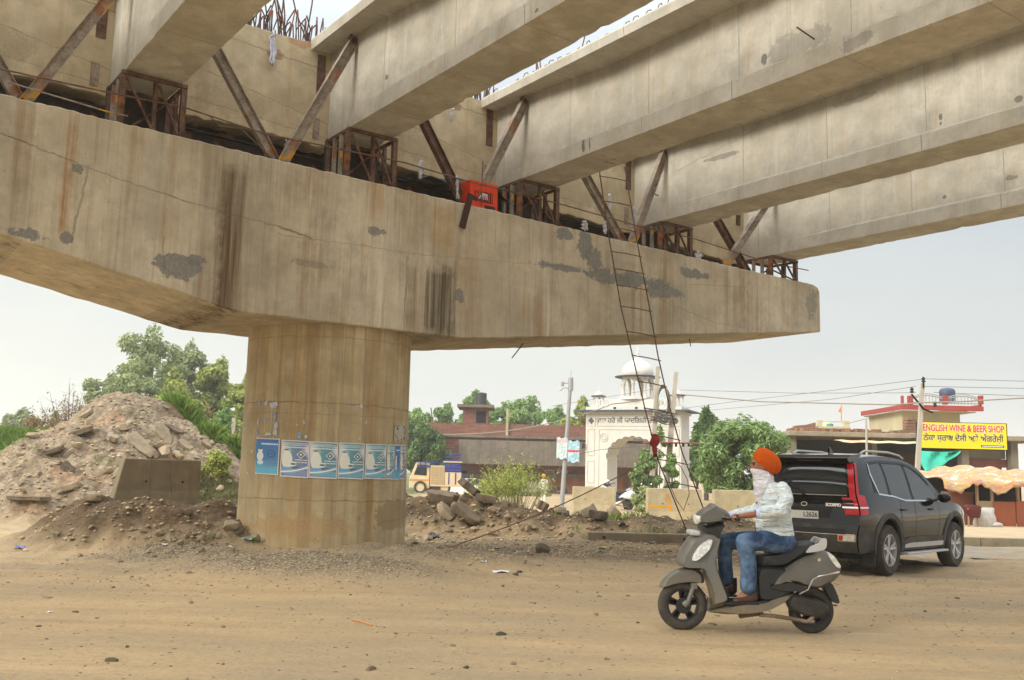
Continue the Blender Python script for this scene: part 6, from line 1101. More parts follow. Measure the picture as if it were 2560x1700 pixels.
for mt, off, b_ in ((M_wt, -.003, .022), (M_rt, -.008, .008)):
    o = text('lettering', 'ENGLISH WINE & BEER SHOP', .40, mt, sg, ((2411-2410)*pxm, off, H_*.765), (pi/2, 0, 0), .003, bold=b_); fit(o, 203*pxm)
    o = text('lettering', 'ਠੇਕਾ ਸ਼ਰਾਬ ਦੇਸੀ ਅਤੇ ਅੰਗਰੇਜ਼ੀ', .36, M_bt if mt is M_rt else M_wt, sg, ((2410-2410)*pxm, off, H_*.40), (pi/2, 0, 0), .003, bold=b_*.55); fit(o, 201*pxm)
mb = MB(); mb.bx((2454-2410)*pxm, (2512-2410)*pxm, -.004, .009, H_*.095, H_*.175); mb.build('small_panel', M_blk, sg); mb = MB()
for k in range(16): mb.bx((2457-2410+k*3.3)*pxm, (2459.4-2410+k*3.3)*pxm, -.007, -.004, H_*.115, H_*.155)
mb.build('small_print', M_wt, sg)
for xx in (-W_*.3, W_*.3): mb = MB(); mb.bx(xx-.04, xx+.04, .31, 2.6, H_*.4, H_*.4+.08); mb.build('bracket', M_dark, sg)
# green shade cloth
Y = 41; n = N('green_shade_net'); n.fin(n.mix(n.rmp(n.noise(1.2, 4), [(.4, 0), (.6, 1)]), (.02, .34, .22), (.03, .42, .29)), .7); mb = MB(); vs = []; A0, A1, A2 = at(2296, 1126, Y), at(2404, 1127, Y), at(2312, 1180, Y-.8)
for i in range(13):
    for j in range(13):
        u_, v_ = i/12, j/12; tp_ = A0.lerp(A1, u_); bt_2 = A0.lerp(A2, 1); w_ = 1-u_**1.25; p = tp_+(A2-A0)*v_*w_; p = p+Vector((0, .10*sin(i*1.2+j*.4)+.15*sin(pi*v_), -.05*sin(pi*u_))); vs.append(tuple(p))
mb.add(vs, [(i*13+j, (i+1)*13+j, (i+1)*13+j+1, i*13+j+1) for i in range(12) for j in range(12)]); o = mb.build('shade_cloth', n.m, None, True); o.modifiers.new('s', 'SOLIDIFY').thickness = .012; tag(o, 'bright green shade cloth sagging under the yellow sign', 'cloth')
# stall with patchwork tarpaulin
Y = 33.0; S0 = pz(2470, 1250, Y)[0]; st = thing('roadside_stall', 'roadside stall with a patchwork yellow, red and white tarpaulin roof and brown boards', 'stall', (S0, Y, .17))
n = N('patchwork_tarp'); v_ = n.map((.55, .8, 1.1)); c1 = n.noise(2.6, 5, .7, v=n.map((.45, .9, 1.6)), dist=1.2)
c = n.rmp(c1, [(.34, (.48, .46, .43)), (.43, (.50, .42, .38)), (.46, (.42, .26, .07)), (.50, (.52, .38, .08)), (.535, (.50, .13, .10)), (.56, (.50, .33, .13)), (.60, (.46, .18, .19)), (.66, (.20, .24, .12))]); n.bump(n.noise(3, 5), .8, .06); n.fin(c, .6)
rr = random.Random(4); nu, nv = 30, 14; vs = []; x0_ = pz(2348, 1200, Y)[0]-S0; x1_ = pz(2640, 1200, Y)[0]-S0
for i in range(nu):
    for j in range(nv):
        f, g_ = i/(nu-1), j/(nv-1); x = x0_+(x1_-x0_)*f; ridge = RZ(2470, 1163+ (22*(1-f*2.2) if f < .45 else (f-.45)*16), Y+1.6)-.17; low = RZ(2470, 1207, Y)-.17-.05*sin(i*1.9+sin(i*.7)*3)-.12*abs(sin(i*.31+.4)); dr = 0
        if g_ < .65: t_ = g_/.65; y = 2.6-2.9*t_; z = ridge+(low+.12-ridge)*t_**1.1+.05*sin(i*.9+j)+rr.uniform(-.025, .025)
        else: t_ = (g_-.65)/.35; y = -.3-.10*t_; z = low+.12-t_*(.12+.20*abs(sin(i*.29+.9))**2+rr.uniform(-.05, .08))+rr.uniform(-.02, .02)
        vs.append((x, y, z))
mb = MB(); mb.add(vs, [(i*nv+j, (i+1)*nv+j, (i+1)*nv+j+1, i*nv+j+1) for i in range(nu-1) for j in range(nv-1)]); o = mb.build('tarpaulin_roof', n.m, st, True); o.modifiers.new('s', 'SOLIDIFY').thickness = .02
M_brd = paint('rusty_board', rgb(150, 82, 52), .8, .15, 2, dirt=rgb(110, 62, 42), grime=.5); M_brn = paint('brown_board_dark', rgb(120, 72, 50), .8, .2, 2); M_tan = paint('tan_board', rgb(168, 146, 116), .85, .15, 2)
def tb(nm, mat, xa, xb, Ya, Yb, ya, yb): mb = MB(); mb.bx(pz(xa, 1250, Y)[0]-S0, pz(xb, 1250, Y)[0]-S0, Ya, Yb, RZ(xa, yb, Y)-.17 if yb else 0, RZ(xa, ya, Y)-.17); return mb.build(nm, mat, st, bevel=.01)
tb('front_board', M_brd, 2479, 2534, -.1, -.05, 1253, None); tb('front_board', M_brd, 2536, 2640, -.12, -.07, 1252, None); tb('side_board', M_tan, 2446, 2478, .0, .05, 1252, None); tb('side_board', M_brn, 2380, 2440, .2, .25, 1232, None)
for x in (2441, 2478, 2543, 2600): tb('post', M_tan, x, x+5, -.04, .08, 1210, None)
tb('shade_panel', M_void, 2350, 2640, 2.2, 2.3, 1195, None); tb('shelf', M_brn, 2382, 2440, .1, .9, 1229, 1233)  # black panel added for the shade inside the stall
p = pz(2462, 1316, 32.3); mb = MB(); rings(mb, [(0, 0, 0, .34, .2), (0, 0, .12, .38, .24), (.02, 0, .3, .34, .22), (-.02, 0, .46, .33, .18), (0, 0, .58, .34, .08), (.02, 0, .63, .30, .03)], 20); mb.ico((.30, -.05, .08), (.26, .2, .10), 3, noise=.08, seed=3); o = mb.build('sack', paint('white_sack', (.52, .48, .42), .9, .2, 6, bump=.5), None, True); o.location = (p[0], 32.3, .15); tag(o, 'pale bulging sack standing before the stall', 'sack')
p = pz(2432, 1300, 32.0); mb = MB(); mb.tube([(-.14, 0, 0), (-.12, 0, .58)], .03, 6); mb.tube([(.16, 0, 0), (.14, 0, .58)], .03, 6); mb.bx(-.22, .22, -.15, .15, .55, .59); o = mb.build('stool', M_tan, None); o.location = (p[0], 32.0, .17); mb = MB(); rings(mb, [(.05, 0, .28, .15, .19), (0, 0, .45, .26, .2), (0, 0, .62, .29, .2), (0, 0, .69, .2, .15)], 14); q = mb.build('seat_cover', paint('maroon_cloth', rgb(92, 34, 34), .9), o, True); tag(o, 'bundle covered in maroon cloth on a stand left of the sack', 'bundle')

# ================================================================ truck, white jeep, walking man
def wheel(parent, c, r, w, mt, mr, name='wheel', spokes=0, ax='y'):
    t = MB(); R = Matrix.Translation(Vector(c)) @ Matrix.Rotation(pi/2, 4, 'X'); t.lathe([(r*.62, -w/2), (r*.93, -w/2), (r, -w*.32), (r, w*.32), (r*.93, w/2), (r*.62, w/2)], 32, M=R, cap=False); o = t.build('wheel', mt, parent, 50); q = MB(); q.lathe([(r*.1, -w*.42), (r*.6, -w*.36), (r*.63, -w*.48), (r*.63, w*.48), (r*.6, w*.36), (r*.1, w*.42)], 24, M=R); q.build('rim', mr, o, 30); return o
M_tyre = paint('dusty_tyre', (.045, .040, .034), .9, .2, 10, dirt=(.16, .13, .09), grime=.6); M_tcream = paint('truck_cream', rgb(224, 200, 160), .5, .08, 3, dirt=rgb(170, 140, 100), grime=.4); M_tblue = paint('truck_blue', rgb(52, 58, 130), .5, .1, 5); M_torng = paint('orange_stripe', (.75, .30, .03), .5)
n = N('vehicle_glass'); M_glass = n.fin((.015, .02, .022), .06, 0, .7)
TY = 67.0; tz = -.02; a, b = pz(1024, 1200, TY)[0], pz(1152, 1200, TY)[0]; TL = b-a; tr = thing('cargo_truck', 'cream pickup truck with a tall slatted cargo body and a blue panel', 'truck', ((a+b)/2, TY, tz), radians(4)); h2 = TL/2; TH = pz(1100, 1153, TY)[1]-tz
mb = MB(); mb.prism([(-h2, .35), (-h2, 1.05), (-h2+.12, 1.25), (-h2+.42, 2.05), (-h2+1.35, 2.1), (-h2+1.35, .35)], -.85, .85, 'y'); mb.build('cab', M_tcream, tr, bevel=.05)
mb = MB(); mb.prism([(-h2+.30, 1.25), (-h2+.55, 1.92), (-h2+1.15, 1.92), (-h2+1.15, 1.2)], -.87, -.855, 'y'); mb.build('side_window', M_glass, tr); mb = MB(); mb.bx(-h2+.02, -h2+1.33, -.872, -.852, .86, .95); mb.build('orange_stripe', M_torng, tr)
x1 = -h2+1.4; xm = x1+(h2-x1)*.46; mb = MB(); mb.bx(x1, h2, -1.0, 1.0, .5, .62); mb.bx(x1, xm, -1.0, 1.0, .62, TH*.86); mb.build('cargo_body', M_tcream, tr, bevel=.02)
mb = MB()
for i in range(5): mb.bx(x1+.08+i*(xm-x1-.15)/4, x1+.12+i*(xm-x1-.15)/4, -1.03, -1.001, .65, TH*.85)
for j in range(9): mb.bx(x1+.02, xm-.02, -1.045, -1.031, .7+j*(TH*.85-.75)/8.5, .78+j*(TH*.85-.75)/8.5)
mb.build('side_slats', paint('truck_slat', rgb(196, 170, 128), .6), tr); mb = MB(); mb.bx(xm+.01, h2, -1.0, 1.0, .62, 1.45); mb.build('tail_body', M_tcream, tr, bevel=.02); mb = MB(); mb.bx(xm+.01, h2, -1.01, 1.0, 1.46, TH*.87)
for j in range(6): mb.bx(xm+.04, h2-.03, -1.04, -1.011, 1.52+j*.22, 1.60+j*.22)
mb.build('blue_panel', M_tblue, tr, bevel=.015); mb = MB(); mb.bx(xm-.1, h2+.03, -1.05, 1.05, TH*.965, TH); mb.build('top_bar', M_tcream, tr)
mb = MB(); 
for i in range(9): mb.bx(-h2+.7+i*(TL-.9)/8, -h2+.76+i*(TL-.9)/8, -.95, -.9, TH*.86, TH*.97)
mb.bx(-h2+.4, h2, -.96, -.9, TH*.94, TH*.965); mb.bx(-h2+.5, x1+.4, -.9, .9, TH*.8, TH*.86); mb.build('roof_rack', M_tblue, tr)
for k in range(4): mb = MB(); mb.bx(xm+.25+k*.45, xm+.33+k*.45, -1.02, -1.001, .66, 1.42); mb.build('painted_flourish', M_tblue, tr)
for x in (-h2+.75, h2-1.1): wheel(tr, (x, -.82, .42), .42, .25, M_tyre, M_tcream); wheel(tr, (x, .82, .42), .42, .25, M_tyre, M_tcream)
JY = 71.0; a = pz(1176, 1220, JY)[0]; jz = pz(1178, 1196, JY)[1]-1.85*.85; jp = thing('white_jeep', 'white jeep facing right, parked in front of the cream truck', 'car', (a, JY, jz), radians(-38)); jp.scale = (.85, .85, .85); M_wcar = paint('white_car_paint', (.78, .77, .73), .3, .04, 3)
mb = MB(); mb.prism([(-2.1, .45), (-2.1, 1.1), (-1.95, 1.78), (.0, 1.85), (.55, 1.28), (1.75, 1.18), (1.95, .95), (1.95, .45)], -.82, .82, 'y'); mb.build('body', M_wcar, jp, bevel=.08, seg=3); mb = MB(); mb.add([(.06, -.68, 1.76), (.06, .68, 1.76), (.56, .74, 1.30), (.56, -.74, 1.30)], [(0, 1, 2, 3)]); o = mb.build('windscreen', M_glass, jp); o.location = (.05, 0, .05)
for xa, xb in ((-1.7, -.75), (-.65, .2)): mb = MB(); mb.prism([(xa, 1.2), (xa+.03, 1.68), (xb-.1, 1.7), (xb+.15 if xb > 0 else xb, 1.2)], -.835, -.821, 'y'); mb.build('side_window', M_glass, jp)
mb = MB(); mb.bx(1.951, 1.98, -.5, .5, .78, 1.0); mb.build('grille', M_blk, jp)
for s in (-1, 1): mb = MB(); mb.bx(1.95, 1.985, s*.68-.12, s*.68+.12, .8, 1.0); mb.build('headlight', paint('headlight_glass', (.7, .72, .74), .1), jp, bevel=.02); mb = MB(); mb.bx(.4, .5, s*.95-.09, s*.95+.09, 1.2, 1.4); mb.build('mirror', M_wcar, jp, bevel=.03)
mb = MB(); mb.bx(1.9, 2.08, -.8, .8, .45, .68); mb.build('bumper', M_wcar, jp, bevel=.04)
for x in (-1.35, 1.25): wheel(jp, (x, -.75, .36), .36, .2, M_tyre, M_pole); wheel(jp, (x, .75, .36), .36, .2, M_tyre, M_pole)

M_skin = paint('brown_skin', rgb(150, 98, 72), .6, .08, 20, bump=.1); M_tur = None
n = N('orange_turban_cloth'); x_, y_, z_ = n.sep(); w_ = n.nd('ShaderNodeTexWave', wave_type='BANDS', bands_direction='Z'); n.set(w_.inputs[0], n.map((1, 1, 1), rot=(0, .75, 0))); w_.inputs['Scale'].default_value = 22; w_.inputs['Distortion'].default_value = 3.5; w_.inputs['Detail'].default_value = 2; w_.inputs['Detail Scale'].default_value = .8
c = n.mix(n.rmp(w_.outputs[0], [(.0, .5), (.5, 0)]), rgb(226, 98, 16), rgb(176, 62, 6)); n.bump(w_.outputs[0], .8, .012); M_tur = n.fin(c, .85, 0, .2)
MY = 50; p = at(1358, 1260, MY); mz = H(p.x, MY); mh = pz(1358, 1186, MY)[1]-mz; k = mh/1.75
mn = thing('person', 'man walking away in a cream kurta and an orange turban, beside the tall weeds', 'person', (p.x, MY, mz), radians(80)); mn.scale = (k, k, k)
mb = MB(); skinpts(mb, [(0, .08, .9), (.1, .09, .5), (.02, .09, .08), (.14, .09, .04)], [.09, .06, .04, .04]); skinpts(mb, [(0, -.08, .9), (-.06, -.09, .5), (-.2, -.09, .12), (-.1, -.09, .05)], [.09, .06, .04, .04]); rings(mb, [(0, 0, .85, .11, .16), (0, 0, 1.1, .10, .14), (0, 0, 1.38, .11, .19), (0, 0, 1.45, .06, .09)]); skinpts(mb, [(0, 0, 1.4), (0, 0, 1.56)], [.055, .05]); mb.ico((0.01, 0, 1.6), (.095, .08, .12), 3)
for s in (-1, 1): skinpts(mb, [(0, s*.19, 1.38), (s*-.05, s*.24, 1.1), (s*.08, s*.23, .86), (s*.1, s*.23, .78)], [.05, .04, .03, .03])
fuse(mb, 'body', M_skin, mn, .02); mb = MB(); rings(mb, [(0, 0, .62, .17, .22), (0, 0, .9, .15, .19), (0, 0, 1.2, .14, .19), (0, 0, 1.4, .12, .21), (0, 0, 1.46, .07, .09)])
for s in (-1, 1): skinpts(mb, [(0, s*.19, 1.38), (s*-.05, s*.25, 1.1), (s*.07, s*.24, .9)], [.07, .058, .055])
M_kur = paint('cream_kurta', (.66, .62, .50), .9, .1, 8, bump=.4); fuse(mb, 'kurta', M_kur, mn, .02)
mb = MB(); skinpts(mb, [(0, .08, .85), (.1, .09, .5), (.02, .09, .12)], [.11, .085, .07]); skinpts(mb, [(0, -.08, .85), (-.06, -.09, .5), (-.19, -.09, .16)], [.11, .085, .07]); fuse(mb, 'trousers', M_kur, mn, .02)
mb = MB(); mb.ico((-.01, 0, 1.67), (.135, .125, .11), 3); mb.build('turban', paint('bright_orange_turban', (.85, .33, .01), .8, .1, 8, bump=.4), mn, True)
# ================================================================ scooter
def Q(cx, cy): return ((1260-cx)/730, (1470-cy)/730)
def smoothpoly(pl, k=4):
    n_ = len(pl); o = []
    for i in range(n_):
        p0, p1, p2, p3 = [Vector((*pl[(i+j-1) % n_], 0)) for j in range(4)]
        for s in range(k):
            t = s/k; v = .5*((2*p1)+(-p0+p2)*t+(2*p0-5*p1+4*p2-p3)*t*t+(-p0+3*p1-3*p2+p3)*t**3); o.append((v.x, v.y))
    return o
def puff(mb, pl, W, cy=0, end=.72, k=4, pw=2.2, lay=9, wf=None):
    pl = smoothpoly([Q(*p) for p in pl], k); cx = sum(p[0] for p in pl)/len(pl); cz = sum(p[1] for p in pl)/len(pl); n_ = len(pl); vs = []
    for i in range(lay):
        t = -1+2*i/(lay-1); s = end+(1-end)*(1-abs(t)**pw)
        for x, z in pl: w = wf(x, z) if wf else 1; vs.append((cx+(x-cx)*s, cy+t*W*w, cz+(z-cz)*s))
    mb.add(vs, [(i*n_+j, i*n_+(j+1) % n_, (i+1)*n_+(j+1) % n_, (i+1)*n_+j) for i in range(lay-1) for j in range(n_)]+[tuple(range(n_-1, -1, -1)), tuple((lay-1)*n_+j for j in range(n_))]); return mb
def side_panel(mb, pl, y0, th=.006, k=3):
    pl = smoothpoly([Q(*p) for p in pl], k); mb.prism(pl, y0, y0+th, 'y'); return mb
M_alloy = paint('black_alloy', (.03, .03, .032), .4, .1, 8, metal=.4); M_silver = paint('silver_paint', (.55, .55, .54), .35, .06, 6, metal=.3); M_chrome = N('chrome').fin((.75, .75, .76), .12, 1.0)
n = N('clear_lens'); M_lens = n.fin(n.mix(n.rmp(n.noise(30, 2), [(.45, 0), (.55, 1)]), (.62, .62, .56), (.82, .82, .78)), .15, .2, .6); M_lred = paint('red_lens', (.55, .012, .015), .15, .1, 10, bump=0); M_lamb = paint('amber_lens', (.7, .22, .03), .2); M_rub = paint('black_rubber', (.018, .018, .018), .7, .1, 10); M_seat = paint('seat_vinyl', (.022, .022, .024), .55, .1, 12, bump=.2)
M_eng = paint('dirty_engine', (.04, .038, .034), .6, .3, 10, metal=.2, dirt=(.16, .12, .08), grime=.7); M_exh = rust('exhaust_rust', (.13, .08, .05), (.26, .20, .15)); M_dplas = paint('dark_body_plastic', (.022, .023, .025), .5, .1, 8, dirt=(.12, .10, .07), grime=.35)
def disc_wheel(par, cx, cz, r, w, rim_r, nsp=5):
    R = Matrix.Translation((cx, 0, cz)) @ Matrix.Rotation(pi/2, 4, 'X'); t = MB(); pr = []
    for i in range(13): a = -pi*.5+pi*i/12; pr.append((rim_r+(r-rim_r)*(.15+.85*cos(a)**.7 if cos(a) > 0 else .15), w/2*sin(a)))
    t.lathe([(rim_r, -w*.42)]+pr+[(rim_r, w*.42)], 48, M=R, cap=False); o = t.build('wheel', M_tyre, par, 60)
    q = MB(); q.lathe([(rim_r*.88, -w*.36), (rim_r*1.02, -w*.40), (rim_r*1.02, w*.40), (rim_r*.88, w*.36), (rim_r*.88, -w*.36)], 40, M=R, cap=False); q.lathe([(.001, -.05), (.045, -.05), (.05, 0), (.045, .05), (.001, .05)], 16, M=R)
    for k in range(nsp):
        for da in (-.13, .13): a = 2*pi*k/nsp+.3; a1 = a+da*1.6; q.bar((cx+.035*cos(a), 0, cz+.035*sin(a)), (cx+rim_r*.92*cos(a1*.55+a*.45), 0, cz+rim_r*.92*sin(a1*.55+a*.45)), .05, .014, up=(0, 1, 0))
    q.build('rim', M_alloy, o, 30); return o
def make_scooter(label, M_body, loc, rz, group=None):
    sc = thing('scooter', label, 'scooter', loc, rz, group)
    fx, fz = Q(297, 1290); rx, rz_2 = Q(1262, 1310)
    disc_wheel(sc, fx, .258, .255, .10, .165); disc_wheel(sc, rx, .235, .232, .11, .145)
    mb = MB()
    for s in (-1, 1): mb.tube([(*Q(375, 1130)[:1], s*.07, Q(0, 1130)[1]), (Q(325, 1270)[0], s*.07, Q(0, 1270)[1])], .024, 10); mb.tube([(fx, s*.07, .258), (fx-.04, s*.07, .29)], .035, 10)
    mb.tube([(Q(380, 1130)[0], 0, Q(0, 1130)[1]), (Q(520, 640)[0], 0, Q(0, 640)[1])], .03, 10); mb.bar((Q(375, 1135)[0], -.09, Q(0, 1135)[1]), (Q(375, 1135)[0], .09, Q(0, 1135)[1]), .06); mb.build('front_fork', paint('fork_paint', (.16, .15, .13), .5, .2, 8), sc, True)
    mb = MB(); mb.lathe([(.045, -.012), (.08, -.012), (.08, .012), (.045, .012)], 28, M=Matrix.Translation((fx, .062, .258)) @ Matrix.Rotation(pi/2, 4, 'X')); mb.build('brake_drum', M_alloy, sc, 30)
    mb = puff(MB(), [(122, 1160), (150, 1095), (215, 1040), (290, 1010), (380, 1005), (440, 1040), (458, 1085), (450, 1118), (380, 1112), (290, 1118), (200, 1135)], .085, end=.8); mb.build('front_fender', M_body, sc, True)
    mb = puff(MB(), [(430, 708), (575, 712), (572, 780), (548, 850), (530, 930), (545, 1010), (590, 1140), (632, 1262), (560, 1300), (490, 1312), (530, 1290), (505, 1170), (460, 1065), (420, 1000), (262, 992), (268, 900), (300, 840), (350, 770)], .17, end=.82, pw=2.6, wf=lambda x, z: .55+.45*min(1, max(0, (1.13-z)/.35))); mb.build('leg_shield', M_body, sc, True)
    mb = puff(MB(), [(420, 660), (470, 690), (600, 660), (575, 720), (560, 800), (535, 900), (540, 1000), (590, 1120), (640, 1240), (620, 1240), (560, 1100), (520, 980), (515, 880), (540, 760), (430, 715)], .12, end=.9); mb.build('inner_shield', M_dplas, sc, True)
    for s in (-1, 1):
        lens = [(345, 945), (352, 905), (400, 840), (470, 790), (485, 800), (460, 860), (420, 900), (375, 935)]; yb = .125
        mb = MB(); pl = smoothpoly([Q(*p) for p in lens], 3); k = len(pl); vs = [(x, s*(.098+.05*min(1, max(0, (1.0-z)/.3))), z) for x, z in pl]+[(x*.97+.012, s*(.148+.045*min(1, max(0, (1.0-z)/.3))), z*.98+.015) for x, z in pl]; mb.add(vs, [tuple(range(k-1, -1, -1)), tuple(range(k, 2*k))]+[(i, (i+1) % k, (i+1) % k+k, i+k) for i in range(k)]); mb.build('indicator', M_lens, sc, 30)
    mb = puff(MB(), [(385, 660), (388, 622), (430, 578), (480, 548), (520, 523), (575, 552), (620, 572), (642, 602), (625, 630), (600, 655), (540, 668), (450, 682), (405, 680)], .15, end=.72, pw=2.4); mb.build('headlight_cowl', M_body, sc, True)
    mb = puff(MB(), [(380, 655), (384, 625), (410, 600), (450, 578), (510, 572), (490, 600), (462, 632), (440, 672), (410, 684), (390, 678)], .135, end=.5); mb.build('headlight', M_lens, sc, True)
    mb = MB(); g = Q(0, 628)[1]
    for s in (-1, 1): mb.tube([(Q(560, 0)[0], s*.1, g), (Q(640, 0)[0], s*.25, g-.01), (Q(665, 0)[0], s*.36, g-.01)], [.016, .017, .017], 10); pass
    mb.build('handlebar', M_rub, sc, True); mb = MB()
    for s in (-1, 1): mb = MB(); mb.tube([(Q(560, 0)[0]+.02, s*.12, g+.01), (Q(610, 0)[0]+.02, s*.30, g+.01), (Q(640, 0)[0]+.02, s*.36, g+.02)], .007, 6); mb.build('brake_lever', M_chrome, sc, True)
    mb = MB(); p = Q(378, 745); mb.box((p[0], 0, p[1]), (.10, .30, .05)); mb.build('front_plate', M_silver, sc, bevel=.02)
    mb = puff(MB(), [(480, 1315), (620, 1268), (760, 1248), (900, 1232), (1010, 1190), (1130, 1160), (1105, 1205), (1000, 1268), (900, 1310), (720, 1335), (560, 1336)], .19, end=.75); mb.build('floorboard', M_body, sc, True)
    mb = puff(MB(), [(610, 1240), (820, 1232), (900, 1220), (900, 1236), (800, 1250), (620, 1262)], .185, end=.95); mb.build('floor_mat', M_rub, sc, True)
    mb = puff(MB(), [(832, 985), (1000, 975), (1080, 1000), (950, 1090), (920, 1120), (1090, 1100), (1200, 1120), (1100, 1170), (960, 1230), (840, 1230), (815, 1130)], .165, end=.8); mb.build('under_seat_panel', M_dplas, sc, True)
    mb = puff(MB(), [(930, 1118), (960, 1060), (1020, 1005), (1130, 925), (1230, 880), (1310, 845), (1370, 855), (1430, 910), (1485, 985), (1462, 1050), (1390, 1100), (1300, 1135), (1190, 1120), (1100, 1088), (1010, 1090)], .20, end=.80, pw=2.8, wf=lambda x, z: .45+.55*min(1, max(0, (x+.32)/.4))); mb.build('rear_body', M_body, sc, True)
    mb = MB(); side_panel(mb, [(925, 1122), (1010, 1095), (1110, 1092), (1200, 1122), (1290, 1140), (1200, 1160), (1120, 1150), (1020, 1150)], .172, .012); mb.build('side_moulding', M_dplas, sc, bevel=.004)
    mb = puff(MB(), [(838, 905), (900, 900), (1000, 885), (1090, 850), (1140, 810), (1200, 790), (1270, 788), (1292, 812), (1230, 860), (1120, 935), (1050, 975), (990, 990), (850, 992), (828, 950)], .145, end=.7, pw=3); mb.build('seat', M_seat, sc, True)
    mb = MB(); pr = smoothpoly([Q(*p) for p in [(1200, 862), (1232, 822), (1290, 800), (1325, 762), (1352, 768), (1345, 832), (1290, 855), (1210, 868)]], 3)
    for s in (-1, 1): mb.prism(pr, s*.15-.015, s*.15+.015, 'y')
    mb.bar((Q(1340, 0)[0], -.15, Q(0, 780)[1]), (Q(1340, 0)[0], .15, Q(0, 780)[1]), .03, .04); mb.build('grab_rail', M_silver, sc, bevel=.008)
    mb = puff(MB(), [(1380, 862), (1420, 885), (1482, 975), (1450, 985), (1400, 930), (1360, 880)], .10, end=.8); mb.build('tail_lamp', M_lens, sc, True)
    mb = puff(MB(), [(1345, 1108), (1400, 1085), (1432, 1130), (1468, 1232), (1440, 1240), (1395, 1210), (1360, 1150)], .07, end=.9); mb.build('rear_mudguard', M_dplas, sc, True)
    mb = puff(MB(), [(1055, 1200), (1120, 1172), (1200, 1190), (1290, 1210), (1365, 1250), (1370, 1300), (1300, 1345), (1200, 1330), (1100, 1300), (1060, 1260)], .06, cy=.10, end=.75); mb.build('engine_cover', M_eng, sc, True)
    mb = MB(); mb.tube([(Q(x, 0)[0], .13, Q(0, y)[1]) for x, y in [(850, 1330), (960, 1335), (1080, 1350), (1200, 1370), (1240, 1350), (1262, 1310)]], .02, 8); mb.tube([(Q(720, 0)[0], .05, Q(0, 1345)[1]), (Q(900, 0)[0], -.05, Q(0, 1330)[1])], .03, 8); mb.build('stand', M_exh, sc, True)
    mb = MB(); mb.tube([(Q(x, 0)[0], .215, Q(0, y)[1]) for x, y in [(1130, 1165), (1195, 1130), (1230, 1060), (1270, 1035), (1360, 1015), (1430, 1002)]], .009, 8); mb.build('side_guard', M_chrome, sc, True)
    mb = MB(); mb.lathe([(.001, 0), (.018, 0), (.018, .008), (.001, .008)], 16, M=Matrix.Translation((Q(1285, 0)[0], .192, Q(0, 915)[1])) @ Matrix.Rotation(-pi/2, 4, 'X')); mb.build('badge', M_chrome, sc, True)
    mb = MB(); c_ = Q(420, 1140); mb.tube([(c_[0]+.02, .08, c_[1]), (c_[0]-.07, .09, c_[1]-.1), (c_[0]-.06, .09, c_[1]-.24), (c_[0]+.06, .09, c_[1]-.28), (fx, .08, .25)], .005, 5); mb.build('brake_cable', M_rub, sc, True)
    return sc
n = N('grey_scooter_paint'); f = n.noise(5, 5, .6); c = n.mix(n.rmp(f, [(.4, 0), (.7, .5)]), rgb(112, 110, 104), rgb(130, 124, 112)); z_ = n.sep()[2]; c = n.mix(n.ma('MULTIPLY', n.rmp(n.noise(9, 5, .7), [(.4, .2), (.6, .8)]), n.rmp(z_, [(.25, .8), (.6, 0)])), c, rgb(150, 128, 96)); M_scg = n.fin(c, .42, .45, .5)
SX, SY = 0, 10.35; pr_ = gp(2022, 1549); scp = at(2027, 1549, SY)
SC0 = (scp.x, SY, H(scp.x, SY)-.005); sct = make_scooter('dusty grey scooter ridden to the left in front of the black car', M_scg, SC0, pi)
# ---------------- rider
rd = thing('person', 'scooter rider in an orange turban, white face scarf, pale checked shirt and blue jeans', 'person', SC0, pi)
def q3(cx, cy, y): x, z = Q(cx, cy); return (x, y, z)
def hand(mb, c, s, spread=.022):
    """closed hand on a lateral grip centred at c; s = side sign (+ left hand)"""
    cx, cy, cz = c; mb.ico((cx-.045, cy, cz+.022), (.046, .042, .024), 3)
    for k in range(4):
        y = cy+s*(.034-k*.0225); L = [.9, 1.0, .95, .8][k]; pts = [(cx-.012, y, cz+.036), (cx+.022*L, y, cz+.030), (cx+.040*L, y, cz+.004), (cx+.030*L, y, cz-.020), (cx+.008, y, cz-.030)]; rs = [.0115, .011, .0105, .0095, .008]
        mb.tube(pts, rs, 8); [mb.ico(p, r, 1) for p, r in zip(pts, rs)]
    pts = [(cx-.05, cy-s*.035, cz+.005), (cx-.03, cy-s*.05, cz-.022), (cx-.002, cy-s*.045, cz-.034), (cx+.015, cy-s*.035, cz-.034)]; mb.tube(pts, [.015, .013, .011, .009], 8); [mb.ico(p, r, 1) for p, r in zip(pts, [.015, .013, .011, .009])]
gl = (Q(652, 0)[0], .30, Q(0, 622)[1]); gr_ = (Q(652, 0)[0]+.0, -.30, Q(0, 640)[1])
shL, shR = q3(1022, 400, .19), q3(985, 400, -.19); elL = q3(985, 560, .31); elR = q3(900, 585, -.30)
mb = MB(); hip = q3(1030, 800, 0)
skinpts(mb, [shL, elL, (gl[0]-.075, gl[1], gl[2]+.026)], [.045, .038, .027]); skinpts(mb, [shR, elR, (gr_[0]-.075, gr_[1], gr_[2]+.026)], [.045, .038, .027]); hand(mb, gl, 1); hand(mb, gr_, -1)
rings(mb, [(hip[0], 0, hip[2]-.06, .12, .15), (.36, 0, 1.05, .12, .15), (.36, 0, 1.3, .12, .17), (.37, 0, 1.44, .10, .17), (.40, 0, 1.50, .06, .08)]); skinpts(mb, [(.395, 0, 1.47), (.455, 0, 1.60)], [.06, .055])
hx, hz = Q(898, 228); mb.ico((hx, 0, hz), (.095, .078, .125), 3); mb.ico((hx+.055, 0, hz-.045), (.05, .055, .07), 3)          # skull and jaw
mb.ico((hx+.103, 0, hz-.012), (.016, .013, .028), 2); mb.ico((hx+.085, 0, hz+.03), (.02, .06, .014), 2)      # nose, brow
